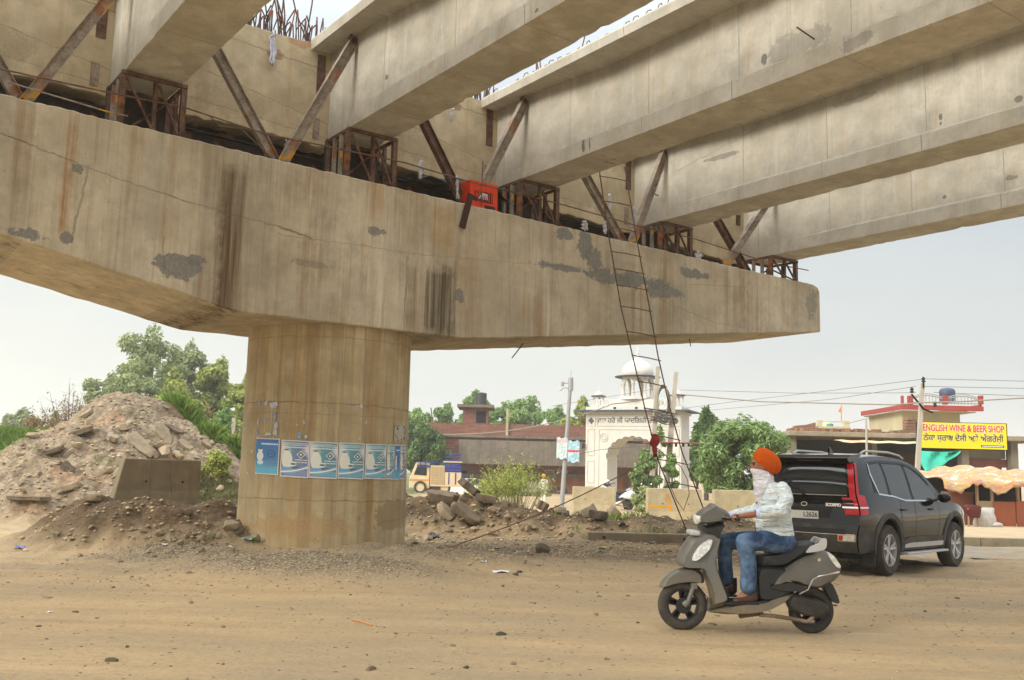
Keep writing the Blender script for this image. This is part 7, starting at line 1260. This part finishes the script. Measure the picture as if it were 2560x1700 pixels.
for s in (-1, 1):
    mb.ico((hx-.01, s*.08, hz-.02), (.018, .01, .03), 2)
    kn = q3(735, 792, .15) if s > 0 else q3(640, 812, -.15); an = q3(770, 1165, .14) if s > 0 else q3(675, 1140, -.14); skinpts(mb, [(hip[0], s*.10, hip[2]), kn, an, (an[0]+.12, an[1], an[2]-.09)], [.08, .055, .04, .035])
fuse(mb, 'body', M_skin, rd, .0065, 2)
for s in (-1, 1):
    mb = MB(); mb.ico((hx+.083, s*.033, hz+.004), (.012, .014, .009), 2); mb.build('eye', M_blk, rd, True); mb = MB(); mb.bar((hx+.098, s*.016, hz+.024), (hx+.088, s*.054, hz+.022), .010, .007); mb.build('eyebrow', M_blk, rd)
n = N('checked_shirt'); x_, y_, z_ = n.sep()
def stripe(v, per, w): return n.ma('LESS_THAN', n.ma('FRACT', n.ma('DIVIDE', v, per)), w)
wv = n.ma('MULTIPLY', n.noise(6, 3), .05); c = n.mix(n.ma('MULTIPLY', stripe(n.ma('ADD', z_, wv), .052, .45), .22), rgb(224, 234, 236), rgb(204, 222, 230)); c = n.mix(n.ma('MULTIPLY', stripe(n.ma('ADD', n.ma('ADD', x_, y_), wv), .06, .12), .22), c, rgb(214, 200, 172)); c = n.mix(n.ma('MULTIPLY', stripe(n.ma('ADD', z_, n.ma('ADD', wv, .02)), .104, .12), .25), c, rgb(214, 200, 172))
fold = n.noise(1, 4, .6, v=n.map((5, 5, 16), rot=(0, .35, 0)), dist=.8); c = n.mix(1, c, n.rmp(fold, [(.3, .92), (.6, 1.0)]), 'MULTIPLY'); n.bump(fold, 1.0, .09); M_shirt = n.fin(c, .85, 0, .2)
mb = MB(); rings(mb, [(.335, 0, .90, .165, .185, .12), (.345, 0, .97, .185, .19), (.365, 0, 1.06, .192, .195), (.37, 0, 1.2, .18, .19), (.365, 0, 1.34, .165, .20), (.365, 0, 1.43, .135, .20), (.385, 0, 1.49, .10, .14), (.41, 0, 1.53, .072, .08)])
cuL = (elL[0]+(gl[0]-elL[0])*.45, elL[1]+.0, elL[2]+(gl[2]-elL[2])*.35+.0); cuR = (elR[0]+(gr_[0]-elR[0])*.66, -.30, elR[2]+(gr_[2]-elR[2])*.66)
skinpts(mb, [(.345, .12, 1.42), shL, (.31, .26, 1.36), elL, cuL], [.08, .074, .076, .070, .060]); skinpts(mb, [(.36, -.12, 1.42), shR, (.36, -.26, 1.34), elR, cuR], [.08, .074, .074, .068, .058])
def displ(o, st, size, seed=0, ty='CLOUDS'):
    tx = bpy.data.textures.new('t', ty); tx.noise_scale = size; d = o.modifiers.new('d', 'DISPLACE'); d.texture = tx; d.strength = st; d.mid_level = .5; d.texture_coords = 'LOCAL'
so_ = fuse(mb, 'shirt', M_shirt, rd, .0085, 4); displ(so_, .016, .08)
for nm, c_, d_ in (('cuff', cuL, Vector(gl)-Vector(elL)), ('cuff', cuR, Vector(gr_)-Vector(elR))):
    d_.normalize(); mb = MB(); a = Vector(c_)-d_*.01; mb.tube([a, a+d_*.03, a+d_*.062], [.056, .054, .048], 20, False); o = mb.build('cuff', paint('pale_blue_cuff', rgb(186, 196, 232), .85, .05), rd, True); o.modifiers.new('s', 'SOLIDIFY').thickness = .006
n = N('denim'); x_, y_, z_ = n.sep(); f = n.noise(4.5, 5, .65); c = n.mix(n.rmp(f, [(.40, 0), (.66, 1)]), rgb(42, 62, 92), rgb(104, 130, 160)); f2 = n.noise(1, 4, .6, v=n.map((9, 9, 5)), dist=.6); c = n.mix(1, c, n.rmp(f2, [(.3, .92), (.6, 1.03)]), 'MULTIPLY'); n.bump(f2, .9, .04); M_jean = n.fin(c, .85, 0, .2)
mb = MB()
skinpts(mb, [(hip[0]-.03, .09, hip[2]-.005), (.50, .13, .935), q3(738, 800, .155), q3(768, 930, .155), q3(768, 1050, .15), q3(765, 1125, .15)], [.118, .108, .092, .082, .082, .086]); skinpts(mb, [(hip[0]-.03, -.09, hip[2]-.005), (.56, -.13, .92), q3(645, 815, -.15), q3(640, 930, -.15), q3(648, 1040, -.15), q3(650, 1105, -.15)], [.118, .102, .085, .076, .076, .08])
rings(mb, [(.30, 0, .83, .13, .17), (.30, 0, .90, .165, .19), (.325, 0, .98, .165, .175), (.35, 0, 1.02, .15, .17)]); o = fuse(mb, 'jeans', M_jean, rd, .0085, 4); displ(o, .012, .09)
M_shoe = paint('brown_leather_shoe', rgb(64, 44, 34), .5, .15, 20)
for s, (cx, cy) in ((1, (745, 1215)), (-1, (640, 1188))):
    x, z = Q(cx, cy); y = s*.15; mb = MB(); rings(mb, [(x-.085, y, z-.008, .04, .040), (x-.085, y, z+.055, .045, .038), (x-.09, y, z+.085, .04, .036)]); mb.ico((x, y, z-.008), (.12, .045, .036), 3); mb.ico((x+.075, y, z-.018), (.06, .047, .030), 3); mb.ico((x-.06, y, z+.012), (.07, .042, .045), 3); o = fuse(mb, 'shoe', M_shoe, rd, .007, 3)
    mb = MB(); mb.prism([(x-.13, z-.052), (x+.12, z-.052), (x+.14, z-.036), (x-.13, z-.034)], y-.046, y+.046, 'y'); mb.build('sole', M_rub, o, bevel=.008)
    mb = MB(); mb.tube([(x-.085, y, z+.07), (x-.085, y, z+.14)], .043, 14); mb.build('sock', M_blk, rd, True)
mb = MB(); mb.box((Q(1065, 0)[0], .185, Q(0, 788)[1]), (.035, .012, .055)); o = mb.build('leather_patch', paint('tan_patch', rgb(120, 80, 52), .8), rd, bevel=.003); o.location = (0, .0, 0)
# turban: wrapped egg tilted back, with a raised front edge
mb = MB(); tx, tz = Q(938, 198); M_ = Matrix.Translation((tx, 0, tz)) @ Matrix.Rotation(radians(-27), 4, 'Y'); vs = []
nu, nv = 72, 26
bmx = bmesh.new(); bmesh.ops.create_uvsphere(bmx, u_segments=nu, v_segments=nv, radius=1)
for v in bmx.verts:
    x, y, z = v.co.z, v.co.y, -v.co.x            # poles lie front and back so that pleats run from the brow to the nape
    th = atan2(z, y); sx = .168 if x < 0 else .150; sz = .122 if z > 0 else .108; bulge = 1+.10*max(0, -x)*(1-abs(z)); pl_ = 1+.030*(abs(sin(th*9+x*1.5))-.6)*(1-.6*abs(x)**3)
    pk = .030*max(0, x)**2*max(0, z)              # raised peak over the brow
    v.co = M_ @ Vector((x*sx, y*.120*bulge*pl_, z*sz*bulge*pl_+pk+.012*x))
me = bpy.data.meshes.new('turban'); bmx.to_mesh(me); bmx.free(); me.materials.append(M_tur); me.polygons.foreach_set('use_smooth', [True]*len(me.polygons)); o = bpy.data.objects.new('turban', me); COL.objects.link(o); o.parent = rd
mb = MB(); f0 = Q(845, 185); mb.tube([(f0[0]-.035, -.095, f0[1]-.03), (f0[0]-.012, -.05, f0[1]+.012), (f0[0]-.004, 0, f0[1]+.035), (f0[0]-.012, .05, f0[1]+.012), (f0[0]-.035, .095, f0[1]-.03)], [.006, .014, .017, .014, .006], 10); mb.build('turban_fold', M_tur, o, True)
# scarf over nose and mouth, falling to the chest
n = N('white_scarf_cloth'); f = n.noise(1, 4, .6, v=n.map((6, 6, 22), rot=(0, .2, 0)), dist=.5); n.bump(f, 1.0, .05); M_scf = n.fin(n.mix(n.rmp(f, [(.3, 0), (.6, 1)]), (.60, .57, .63), (.80, .78, .82)), .85)
mb = MB(); rings(mb, [(.50, 0, 1.315, .045, .05, .1), (.498, 0, 1.40, .075, .085), (.478, 0, 1.48, .098, .112), (.468, 0, 1.545, .105, .10), (.476, 0, 1.60, .108, .092, .05), (hx+.006, 0, hz-.075, .106, .088, .10), (hx+.010, 0, hz-.048, .102, .084, .14)]); o = fuse(mb, 'scarf', M_scf, rd, .008, 3); displ(o, .02, .04)
# parked two-wheelers by the gate
p2 = at(1572, 1244, 43.5); w2 = make_scooter('white scooter parked between the barriers, seen from behind', M_wcar, (p2.x, 43.5, H(p2.x, 43.5)), radians(150))
def make_motorcycle(label, loc, rz):
    t = thing('motorcycle', label, 'motorcycle', loc, rz); disc_wheel(t, .65, .3, .3, .09, .22); disc_wheel(t, -.65, .3, .3, .10, .22)
    mb = MB(); mb.ico((.2, 0, .85), (.28, .14, .14), 3); mb.build('fuel_tank', M_blk, t, True); mb = MB(); mb.ico((-.35, 0, .82), (.38, .13, .07), 3); mb.build('seat', M_seat, t, True); mb = MB(); mb.bx(-.15, .3, -.12, .12, .3, .65); mb.build('engine', M_eng, t, bevel=.04)
    mb = MB(); mb.tube([(.65, .07, .3), (.42, .07, .95)], .025, 8); mb.tube([(.65, -.07, .3), (.42, -.07, .95)], .025, 8); mb.build('front_fork', M_pole, t, True); mb = MB(); mb.tube([(.4, -.35, 1.02), (.43, 0, .98), (.4, .35, 1.02)], .014, 8); mb.build('handlebar', M_rub, t, True)
    for s in (-1, 1): mb = MB(); mb.ico((.42, s*.32, 1.2), (.02, .06, .045), 2); mb.tube([(.42, s*.3, 1.0), (.42, s*.32, 1.18)], .007, 5); mb.build('mirror', M_chrome, t, True)
    mb = MB(); mb.ico((.55, 0, .95), (.08, .09, .09), 2); mb.build('headlight', M_lens, t, True); mb = MB(); mb.box((-.78, 0, .78), (.05, .16, .08)); mb.build('tail_lamp', M_lred, t, bevel=.01); mb = MB(); mb.tube([(-.1, -.13, .3), (-.75, -.15, .4)], .035, 8); mb.build('exhaust', M_chrome, t, True); return t
p3 = at(1598, 1240, 44.5); make_motorcycle('black motorcycle with a round mirror, parked right of the white scooter', (p3.x, 44.5, H(p3.x, 44.5)), radians(35))

# ================================================================ black car
def lin(pts):
    def f(v):
        for a, b in zip(pts[:-1], pts[1:]):
            if v <= b[0]: t = 0 if b[0] == a[0] else max(0, (v-a[0])/(b[0]-a[0])); return a[1]+(b[1]-a[1])*t
        return pts[-1][1]
    return f
def hermite(pts, k=6):
    xs = [p[0] for p in pts]; o = []
    for i in range(len(pts)-1):
        p0 = pts[max(i-1, 0)]; p1 = pts[i]; p2 = pts[i+1]; p3 = pts[min(i+2, len(pts)-1)]; h = p2[0]-p1[0]; m1 = (p2[1]-p0[1])/max(1e-6, p2[0]-p0[0]); m2 = (p3[1]-p1[1])/max(1e-6, p3[0]-p1[0])
        for s in range(k): t = s/k; o.append((p1[0]+h*t, (2*t**3-3*t*t+1)*p1[1]+(t**3-2*t*t+t)*h*m1+(-2*t**3+3*t*t)*p2[1]+(t**3-t*t)*h*m2))
    return lin(o+[pts[-1]])
XR = hermite([(.28, .16), (.45, .03), (.72, .0), (.80, .05), (1.10, .06), (1.20, .10), (1.45, .20), (1.72, .36), (1.88, .50)]); XF = hermite([(.28, 4.50), (.5, 4.64), (.75, 4.66), (.95, 4.58), (1.2, 4.4), (1.9, 4.2)])
TOP = hermite([(0, 1.79), (.5, 1.835), (1.2, 1.86), (1.9, 1.85), (2.4, 1.79), (2.7, 1.68), (3.1, 1.42), (3.42, 1.21), (3.6, 1.155), (4.1, 1.10), (4.45, 1.02), (4.66, .90)])
HWZ = hermite([(.28, .87), (.40, .915), (.60, .935), (.85, .955), (1.02, .945), (1.12, .915), (1.20, .875), (1.40, .82), (1.60, .755), (1.74, .69), (1.86, .62)])
AR, AF, WR = 1.02, 3.78, .385
def hw(x, z):
    w = HWZ(z)
    if x > 3.2 and z > .95: w = max(w, .90) if x > 3.55 else w+(max(w, .90)-w)*(x-3.2)/.35
    if x > 3.8: w *= 1-.17*((x-3.8)/.86)**2
    if x < .55: w *= 1-.045*((.55-x)/.55)**2
    return w
def BX(x, z):
    if x < 1.2: return XR(z)+(x/1.2)*(1.2-XR(z))
    if x > 3.4: return 3.4+(x-3.4)/1.26*(XF(z)-3.4)
    return x
CW = gp(2205, 1438); hd = radians(45); cbase = Vector((CW.x, CW.y, 0))-(Matrix.Rotation(hd, 3, 'Z') @ Vector((AR, -.84, 0))); car = thing('black_suv', 'glossy black SUV seen from its rear right corner, behind the scooter rider', 'car', (cbase.x, cbase.y, H(cbase.x, cbase.y+1)-.01), hd); car.scale = (1.03, 1.03, 1.08)
n = N('black_car_paint'); z_ = n.sep()[2]; dn = n.ma('MULTIPLY', n.rmp(n.noise(3, 6, .7), [(.35, .05), (.7, .5)]), n.rmp(z_, [(.32, .2), (.56, .0)])); M_car = n.fin(n.mix(dn, (.004, .0045, .006), rgb(120, 100, 76)), n.ma('MULTIPLY_ADD', dn, .6, .12), 0, .12, Coat_Weight=.7, Coat_Roughness=.03)
M_clad = paint('grey_cladding', (.030, .031, .033), .55, .12, 8, dirt=(.18, .15, .11), grime=.5); n = N('car_window_glass'); M_cg = n.fin((.02, .026, .028), .03, 0, .9)
xs = sorted(set([0, .06, .14, .24, .34, .45]+[AR+.49*cos(pi*i/12) for i in range(13)]+[1.6, 1.75, 1.9, 2.05, 2.2, 2.35, 2.5, 2.65, 2.8, 2.95, 3.1, 3.2]+[AF+.49*cos(pi*i/12) for i in range(13)]+[4.33, 4.42, 4.5, 4.58, 4.63, 4.66]))
def zlow(x):
    for a in (AR, AF):
        if abs(x-a) < .49: return .40+sqrt(.49**2-(x-a)**2)*.98
    return .36
FR = [0, .12, .25, .38, .5, .6, .68, .74, .79, .84, .89, .93, .97, 1.0]; ringsv = []; nrow = len(FR)
for x in xs:
    zl, zt = zlow(x), TOP(x); r_ = []
    for f in FR: z = zl+(zt-.03-zl)*f; r_.append((BX(x, z), -hw(x, z), z))
    wt = hw(x, zt-.03)
    for f in (.88, .66, .33): r_.append((BX(x, zt), -wt*f, zt-.03+.03*(1-f**3)+.012*(1-f)))
    r_.append((BX(x, zt), 0, zt+.015)); full = r_+[(a, -b, c) for a, b, c in reversed(r_[:-1])]; ringsv.append(full)
nR = len(ringsv[0]); mb = MB(); mb.add([v for r_ in ringsv for v in r_], [(i*nR+j, i*nR+j+1, (i+1)*nR+j+1, (i+1)*nR+j) for i in range(len(xs)-1) for j in range(nR-1)])
def RF(y, z, off=0): w = hw(0, z); return (XR(z)-.05*(1-min(1, abs(y/w))**3)-off, y, z)
gz = [.36+(TOP(0)-.03-.36)*f for f in FR]; vs = []
for z in gz:
    w = hw(0, z); vs += [RF(w*t, z) for t in [-1+i/8 for i in range(17)]]
mb.add(vs, [(i*17+j, (i+1)*17+j, (i+1)*17+j+1, i*17+j+1) for i in range(len(gz)-1) for j in range(16)])
zt = TOP(0); mb.add([(XR(zt-.03)-.05*(1-abs(-1+i/8)**3), hw(0, zt-.03)*(-1+i/8), zt-.03) for i in range(17)]+[(BX(0, zt), hw(0, zt-.03)*(-1+i/8), zt-.03+.042*(1-abs(-1+i/8)**2)) for i in range(17)], [(i, i+1, i+18, i+17) for i in range(16)])
vs = []; 
for z in [.36, .5, .65, .8, .88]:
    w = hw(4.66, z); vs += [(XF(z)+.10*(1-(t)**2), w*t, z) for t in [-1+i/4 for i in range(9)]]
mb.add(vs, [(i*9+j, i*9+j+1, (i+1)*9+j+1, (i+1)*9+j) for i in range(4) for j in range(8)])
mb.build('body', M_car, car, 35)
mb = MB(); mb.bx(.25, 4.45, -.70, .70, .26, .95); mb.build('underbody_shade', M_void, car)  # black box: the shade of the wheel wells is in its colour
def spatch(name, mat, x0, x1, zb, zt, off=.006, nx=14, nz=5, side=-1, par=None, th=True):
    zb = zb if callable(zb) else (lambda x, v=zb: v); zt = zt if callable(zt) else (lambda x, v=zt: v); vs = []
    for i in range(nx+1):
        x = x0+(x1-x0)*i/nx
        for j in range(nz+1): z = zb(x)+(zt(x)-zb(x))*j/nz; vs.append((BX(x, z), side*(hw(x, z)+off), z))
    mb = MB(); mb.add(vs, [(i*(nz+1)+j, (i+1)*(nz+1)+j, (i+1)*(nz+1)+j+1, i*(nz+1)+j+1) for i in range(nx) for j in range(nz)]); return mb.build(name, mat, par or car, True)
def rpatch(name, mat, y0, y1, z0, z1, off=.008, ny=10, nz=6, yf=None, par=None):
    vs = []
    for i in range(nz+1):
        z = z0+(z1-z0)*i/nz; a, b = (y0, y1) if yf is None else yf(z)
        for j in range(ny+1): vs.append(RF(a+(b-a)*j/ny, z, off))
    mb = MB(); mb.add(vs, [(i*(ny+1)+j, (i+1)*(ny+1)+j, (i+1)*(ny+1)+j+1, i*(ny+1)+j+1) for i in range(nz) for j in range(ny)]); return mb.build(name, mat, par or car, True)
for s in (-1, 1):
    belt = lin([(.4, 1.26), (1.1, 1.215), (1.35, 1.20), (1.75, 1.135), (3.2, 1.13)]); roofl = lin([(.5, 1.70), (1.2, 1.735), (2.0, 1.73), (2.35, 1.68), (2.65, 1.56), (3.0, 1.31), (3.18, 1.16)])
    spatch('pillar_trim', M_blk, .62, 3.12, lambda x: belt(x)+.012, lambda x: roofl(x)+.014, .004, 30, side=s)
    spatch('quarter_window', M_cg, .62, 1.18, lambda x: belt(x)+.02+max(0, (.80-x))*1.2, lambda x: roofl(x)-.0, .009, side=s); spatch('rear_side_window', M_cg, 1.27, 2.02, lambda x: belt(x)+.02, lambda x: roofl(x), .009, side=s); spatch('front_side_window', M_cg, 2.12, 3.06, lambda x: belt(x)+.02, lambda x: max(belt(x)+.021, roofl(x)-.005), .009, side=s)
    spatch('window_chrome', M_chrome, .78, 3.16, lambda x: belt(x)-.006, lambda x: belt(x)+.018, .011, 30, 1, side=s); spatch('window_chrome', M_chrome, .565, .80, lambda x: belt(x)+.0+max(0, (.80-x))*1.25-.01, lambda x: belt(x)+.03+max(0, (.80-x))*1.4+.01, .0115, 8, 1, side=s); spatch('window_chrome', M_chrome, .56, .60, 1.52, lambda x: 1.715, .0115, 2, 4, side=s); spatch('rain_guard', M_blk, .62, 2.9, lambda x: roofl(x)-.012, lambda x: roofl(x)+.03, .020, 24, 1, side=s)
    spatch('sill_cladding', M_clad, 1.50, 3.30, .365, lambda x: .52+.05*min(1, max(0, (x-1.5)/.3))-.02*max(0, x-2.6), .012, 16, 3, side=s); spatch('silver_strip', M_silver, 1.62, 3.22, lambda x: .40, lambda x: .455+.02*min(1, (x-1.62)/.2), .02, 12, 1, side=s)
    for dx in (1.22, 2.07, 3.05): spatch('door_gap', M_void, dx+(.0 if dx > 1.5 else .28), dx+.008+(.0 if dx > 1.5 else .28), .54, 1.13, .0015, 1, 8, side=s)
    for hx_ in (1.60, 2.72): mb = MB(); mb.tube([(hx_-.10, s*(hw(hx_, 1.0)+.012), 1.0), (hx_, s*(hw(hx_, 1.0)+.035), 1.005), (hx_+.10, s*(hw(hx_, 1.0)+.012), 1.0)], .017, 8); mb.build('door_handle', M_car, car, True)
    for a in (AR, AF):
        vs = []; K = 26
        for i in range(K+1):
            t = -.12+(pi+.24)*i/K
            for rr_, o_ in ((.462, -.03), (.475, .018), (.555, .022), (.57, .002)): x = a-rr_*cos(t)*1.0; z = max(.33, .40+rr_*sin(t)); vs.append((BX(x, z), s*(hw(x, z)+o_), z))
        mb = MB(); mb.add(vs, [(i*4+j, (i+1)*4+j, (i+1)*4+j+1, i*4+j+1) for i in range(K) for j in range(3)]); mb.build('wheel_arch', M_clad, car, True)
    mb = MB(); mb.tube([(.75, s*.60, 1.855), (.9, s*.605, 1.905), (1.8, s*.61, 1.905), (2.25, s*.60, 1.865), (2.4, s*.6, 1.82)], .018, 8); mb.build('roof_rail', M_silver, car, True)
    mb = MB(); mb.ico((3.02, s*1.06, 1.19), (.075, .12, .085), 3); mb.bar((2.98, s*.9, 1.14), (3.0, s*1.0, 1.16), .05, .04); mb.build('side_mirror', M_car, car, True)
    spatch('headlight', M_lens, 4.28, 4.56, .88, .98, .008, side=s); mb = MB(); mb.bx(1.55, 3.25, s*.93-.09, s*.93+.09, .30, .335); mb.build('running_board', M_silver, car, bevel=.012)
    # tail lamp: tall strip on the pillar, C-shaped block below, wrapping onto the side
    o = rpatch('tail_lamp', M_lred, 0, 0, 1.18, 1.70, .016, 4, 8, yf=lambda z, s=s: (s*(hw(0, z)*.995), s*(hw(0, z)-.095)))
    spatch('lamp_side', M_lred, .0, .07, 1.2, 1.70, .012, 3, 6, side=s, par=o); rpatch('lamp_block', M_lred, 0, 0, .93, 1.18, .02, 5, 5, yf=lambda z, s=s: (s*(hw(0, z)), s*(hw(0, z)-.22)), par=o)
    spatch('lamp_block_side', M_lred, .0, .23, .93, lambda x: 1.235-.1*x, .016, 6, 4, side=s, par=o); rpatch('lamp_chrome', M_chrome, 0, 0, 1.025, 1.05, .026, 4, 1, yf=lambda z, s=s: (s*hw(0, z), s*(hw(0, z)-.25)), par=o); spatch('lamp_chrome', M_chrome, 0, .24, 1.025, 1.05, .022, 5, 1, side=s, par=o)
    rpatch('lamp_dark_cell', paint('smoked_lens', (.05, .006, .008), .1), 0, 0, 1.055, 1.15, .026, 3, 3, yf=lambda z, s=s: (s*(hw(0, z)-.06), s*(hw(0, z)-.24)), par=o)
    o = rpatch('bumper_lamp', M_chrome, 0, 0, .535, .635, .030, 4, 2, yf=lambda z, s=s: (s*(hw(0, z)-.02), s*(hw(0, z)-.30))); rpatch('reflector', M_lred, 0, 0, .55, .62, .036, 2, 2, yf=lambda z, s=s: (s*(hw(0, z)-.22), s*(hw(0, z)-.28)), par=o); rpatch('fog_lens', M_lens, 0, 0, .55, .62, .036, 2, 2, yf=lambda z, s=s: (s*(hw(0, z)-.04), s*(hw(0, z)-.21)), par=o)
    mb = MB(); mb.bx(AR-.62, AR-.59, s*.86-.12, s*.86+.12, .16, .40); mb.build('mud_flap', M_rub, car, bevel=.005)
rpatch('rear_window', M_cg, 0, 0, 1.235, 1.66, .010, 14, 8, yf=lambda z: (-(hw(0, z)-.13), hw(0, z)-.13)); rpatch('window_sill', M_chrome, 0, 0, 1.205, 1.222, .014, 14, 1, yf=lambda z: (-(hw(0, z)-.14), hw(0, z)-.14))
rpatch('tailgate_ledge', M_car, 0, 0, 1.10, 1.14, .035, 14, 2, yf=lambda z: (-.66, .66)); rpatch('plate_recess', M_blk, 0, 0, .80, 1.03, .006, 8, 3, yf=lambda z: (-(.40+.3*(z-.8)), .40+.3*(z-.8)))
o = rpatch('number_plate', paint('plate_white', (.72, .70, .66), .5, .03), 0, 0, .845, .965, .022, 6, 1, yf=lambda z: (-.25, .25)); t_ = text('plate_lettering', 'L2626', .105, M_bt, o, (XR(.905)-.05-.031, -.115, .905), (pi/2, 0, -pi/2), .002, sx=.95)
rpatch('bumper', M_clad, 0, 0, .37, .78, .026, 16, 4, yf=lambda z: (-(hw(0, z)-.0), hw(0, z)-.0)); rpatch('bumper_step', M_blk, 0, 0, .64, .72, .040, 12, 2, yf=lambda z: (-.72, .72)); rpatch('bumper_chrome', M_chrome, 0, 0, .632, .646, .034, 14, 1, yf=lambda z: (-(hw(0, z)-.03), hw(0, z)-.03))
for s in (-1, 1): spatch('bumper_corner', M_clad, 0, .50, .37, lambda x: .78-.25*x, .010, 6, 4, side=s)
mb = MB(); mb.prism([(.24, 1.70), (.16, 1.775), (.30, 1.83), (.70, 1.855), (.62, 1.79), (.40, 1.72)], -.66, .66, 'y'); mb.build('spoiler', M_car, car, bevel=.015, seg=3); mb = MB(); mb.bx(.195, .21, -.22, .22, 1.735, 1.755); mb.build('brake_light', paint('dark_red_lens', (.14, .01, .01), .2), car)
mb = MB(); mb.tube([RF(.02, 1.21, .05), RF(.10, 1.30, .045), RF(.42, 1.33, .035)], [.018, .012, .008], 6); mb.build('rear_wiper', M_blk, car, True); mb = MB(); mb.prism([(.85, 1.86), (1.02, 1.87), (.90, 1.96), (.87, 1.955)], -.015, .015, 'y'); mb.build('antenna_fin', M_car, car, bevel=.006)
t_ = text('badge', 'SCORPIO', .062, M_chrome, car, (XR(1.06)-.052, -.50, 1.065), (pi/2, 0, -pi/2), .004, bold=.003)
mb = MB(); c_ = RF(0, 1.065, .012); mb.tube([(c_[0], .05*cos(a), 1.065+.03*sin(a)) for a in [2*pi*i/16 for i in range(17)]], .006, 6); mb.build('emblem', M_chrome, car, True)
mb = MB(); mb.add([(2.66, -.62, 1.70), (2.66, .62, 1.70), (3.40, .80, 1.235), (3.40, -.80, 1.235)], [(0, 1, 2, 3)]); o = mb.build('windscreen', M_cg, car); o.location = (.012, 0, .02)
def car_wheel(x, y, s):
    R = Matrix.Translation((x, y, WR)) @ Matrix.Rotation(pi/2, 4, 'X'); w = .25; r = WR; ri = .245; t = MB(); t.lathe([(ri, -w/2+.01), (r*.90, -w/2), (r*.985, -w*.36), (r, -w*.2), (r, w*.2), (r*.985, w*.36), (r*.90, w/2), (ri, w/2-.01)], 48, M=R, cap=False); o = t.build('wheel', M_tyre, car, 50)
    q = MB(); q.lathe([(ri*1.02, -w*.44), (ri*.95, -w*.46), (ri*.90, -w*.2), (ri*.90, w*.2), (ri*.95, w*.46), (ri*1.02, w*.44)], 40, M=R, cap=False); q.lathe([(.001, -w*.30), (.06, -w*.31), (.07, 0), (.06, w*.31), (.001, w*.30)], 20, M=R)
    yo = y+s*w*.30
    for k in range(5):
        for da in (-.16, .16): a = 2*pi*k/5+.3; q.bar((x+.045*cos(a), yo, WR+.045*sin(a)), (x+ri*.93*cos(a+da), yo+s*.015, WR+ri*.93*sin(a+da)), .032, .03, up=(0, 1, 0))
    q.build('rim', M_silver, o, 30); d = MB(); d.lathe([(.001, -.02), (ri*.88, -.02), (ri*.88, .02), (.001, .02)], 24, M=Matrix.Translation((x, y-s*.02, WR)) @ Matrix.Rotation(pi/2, 4, 'X')); d.build('brake_disc', M_void, o)
for x in (AR, AF):
    for s in (-1, 1): car_wheel(x, s*.84, s)
mb = MB(); mb.bx(.3, .9, -.35, .35, .28, .40); mb.tube([(.1, -.45, .3), (.5, -.45, .32)], .03, 8); mb.tube([(AR, -.7, .38), (AR, .7, .38)], .05, 8); mb.build('rear_axle', M_dark, car)

# ================================================================ air
hz_ = bpy.data.materials.new('haze_air'); hz_.use_nodes = True; t_ = hz_.node_tree; t_.nodes.clear(); o_ = t_.nodes.new('ShaderNodeOutputMaterial'); v_ = t_.nodes.new('ShaderNodeVolumePrincipled'); v_.inputs['Color'].default_value = (.93, .94, .93, 1); v_.inputs['Density'].default_value = .0010; v_.inputs['Anisotropy'].default_value = .3
t_.links.new(v_.outputs[0], o_.inputs['Volume']); mb = MB(); mb.bx(-1600, 1600, -400, 2300, -2.5, 26); o = mb.build('haze', hz_); tag(o, 'thin pale haze in the air', None, kind='stuff')
SC.cycles.volume_bounces = 1
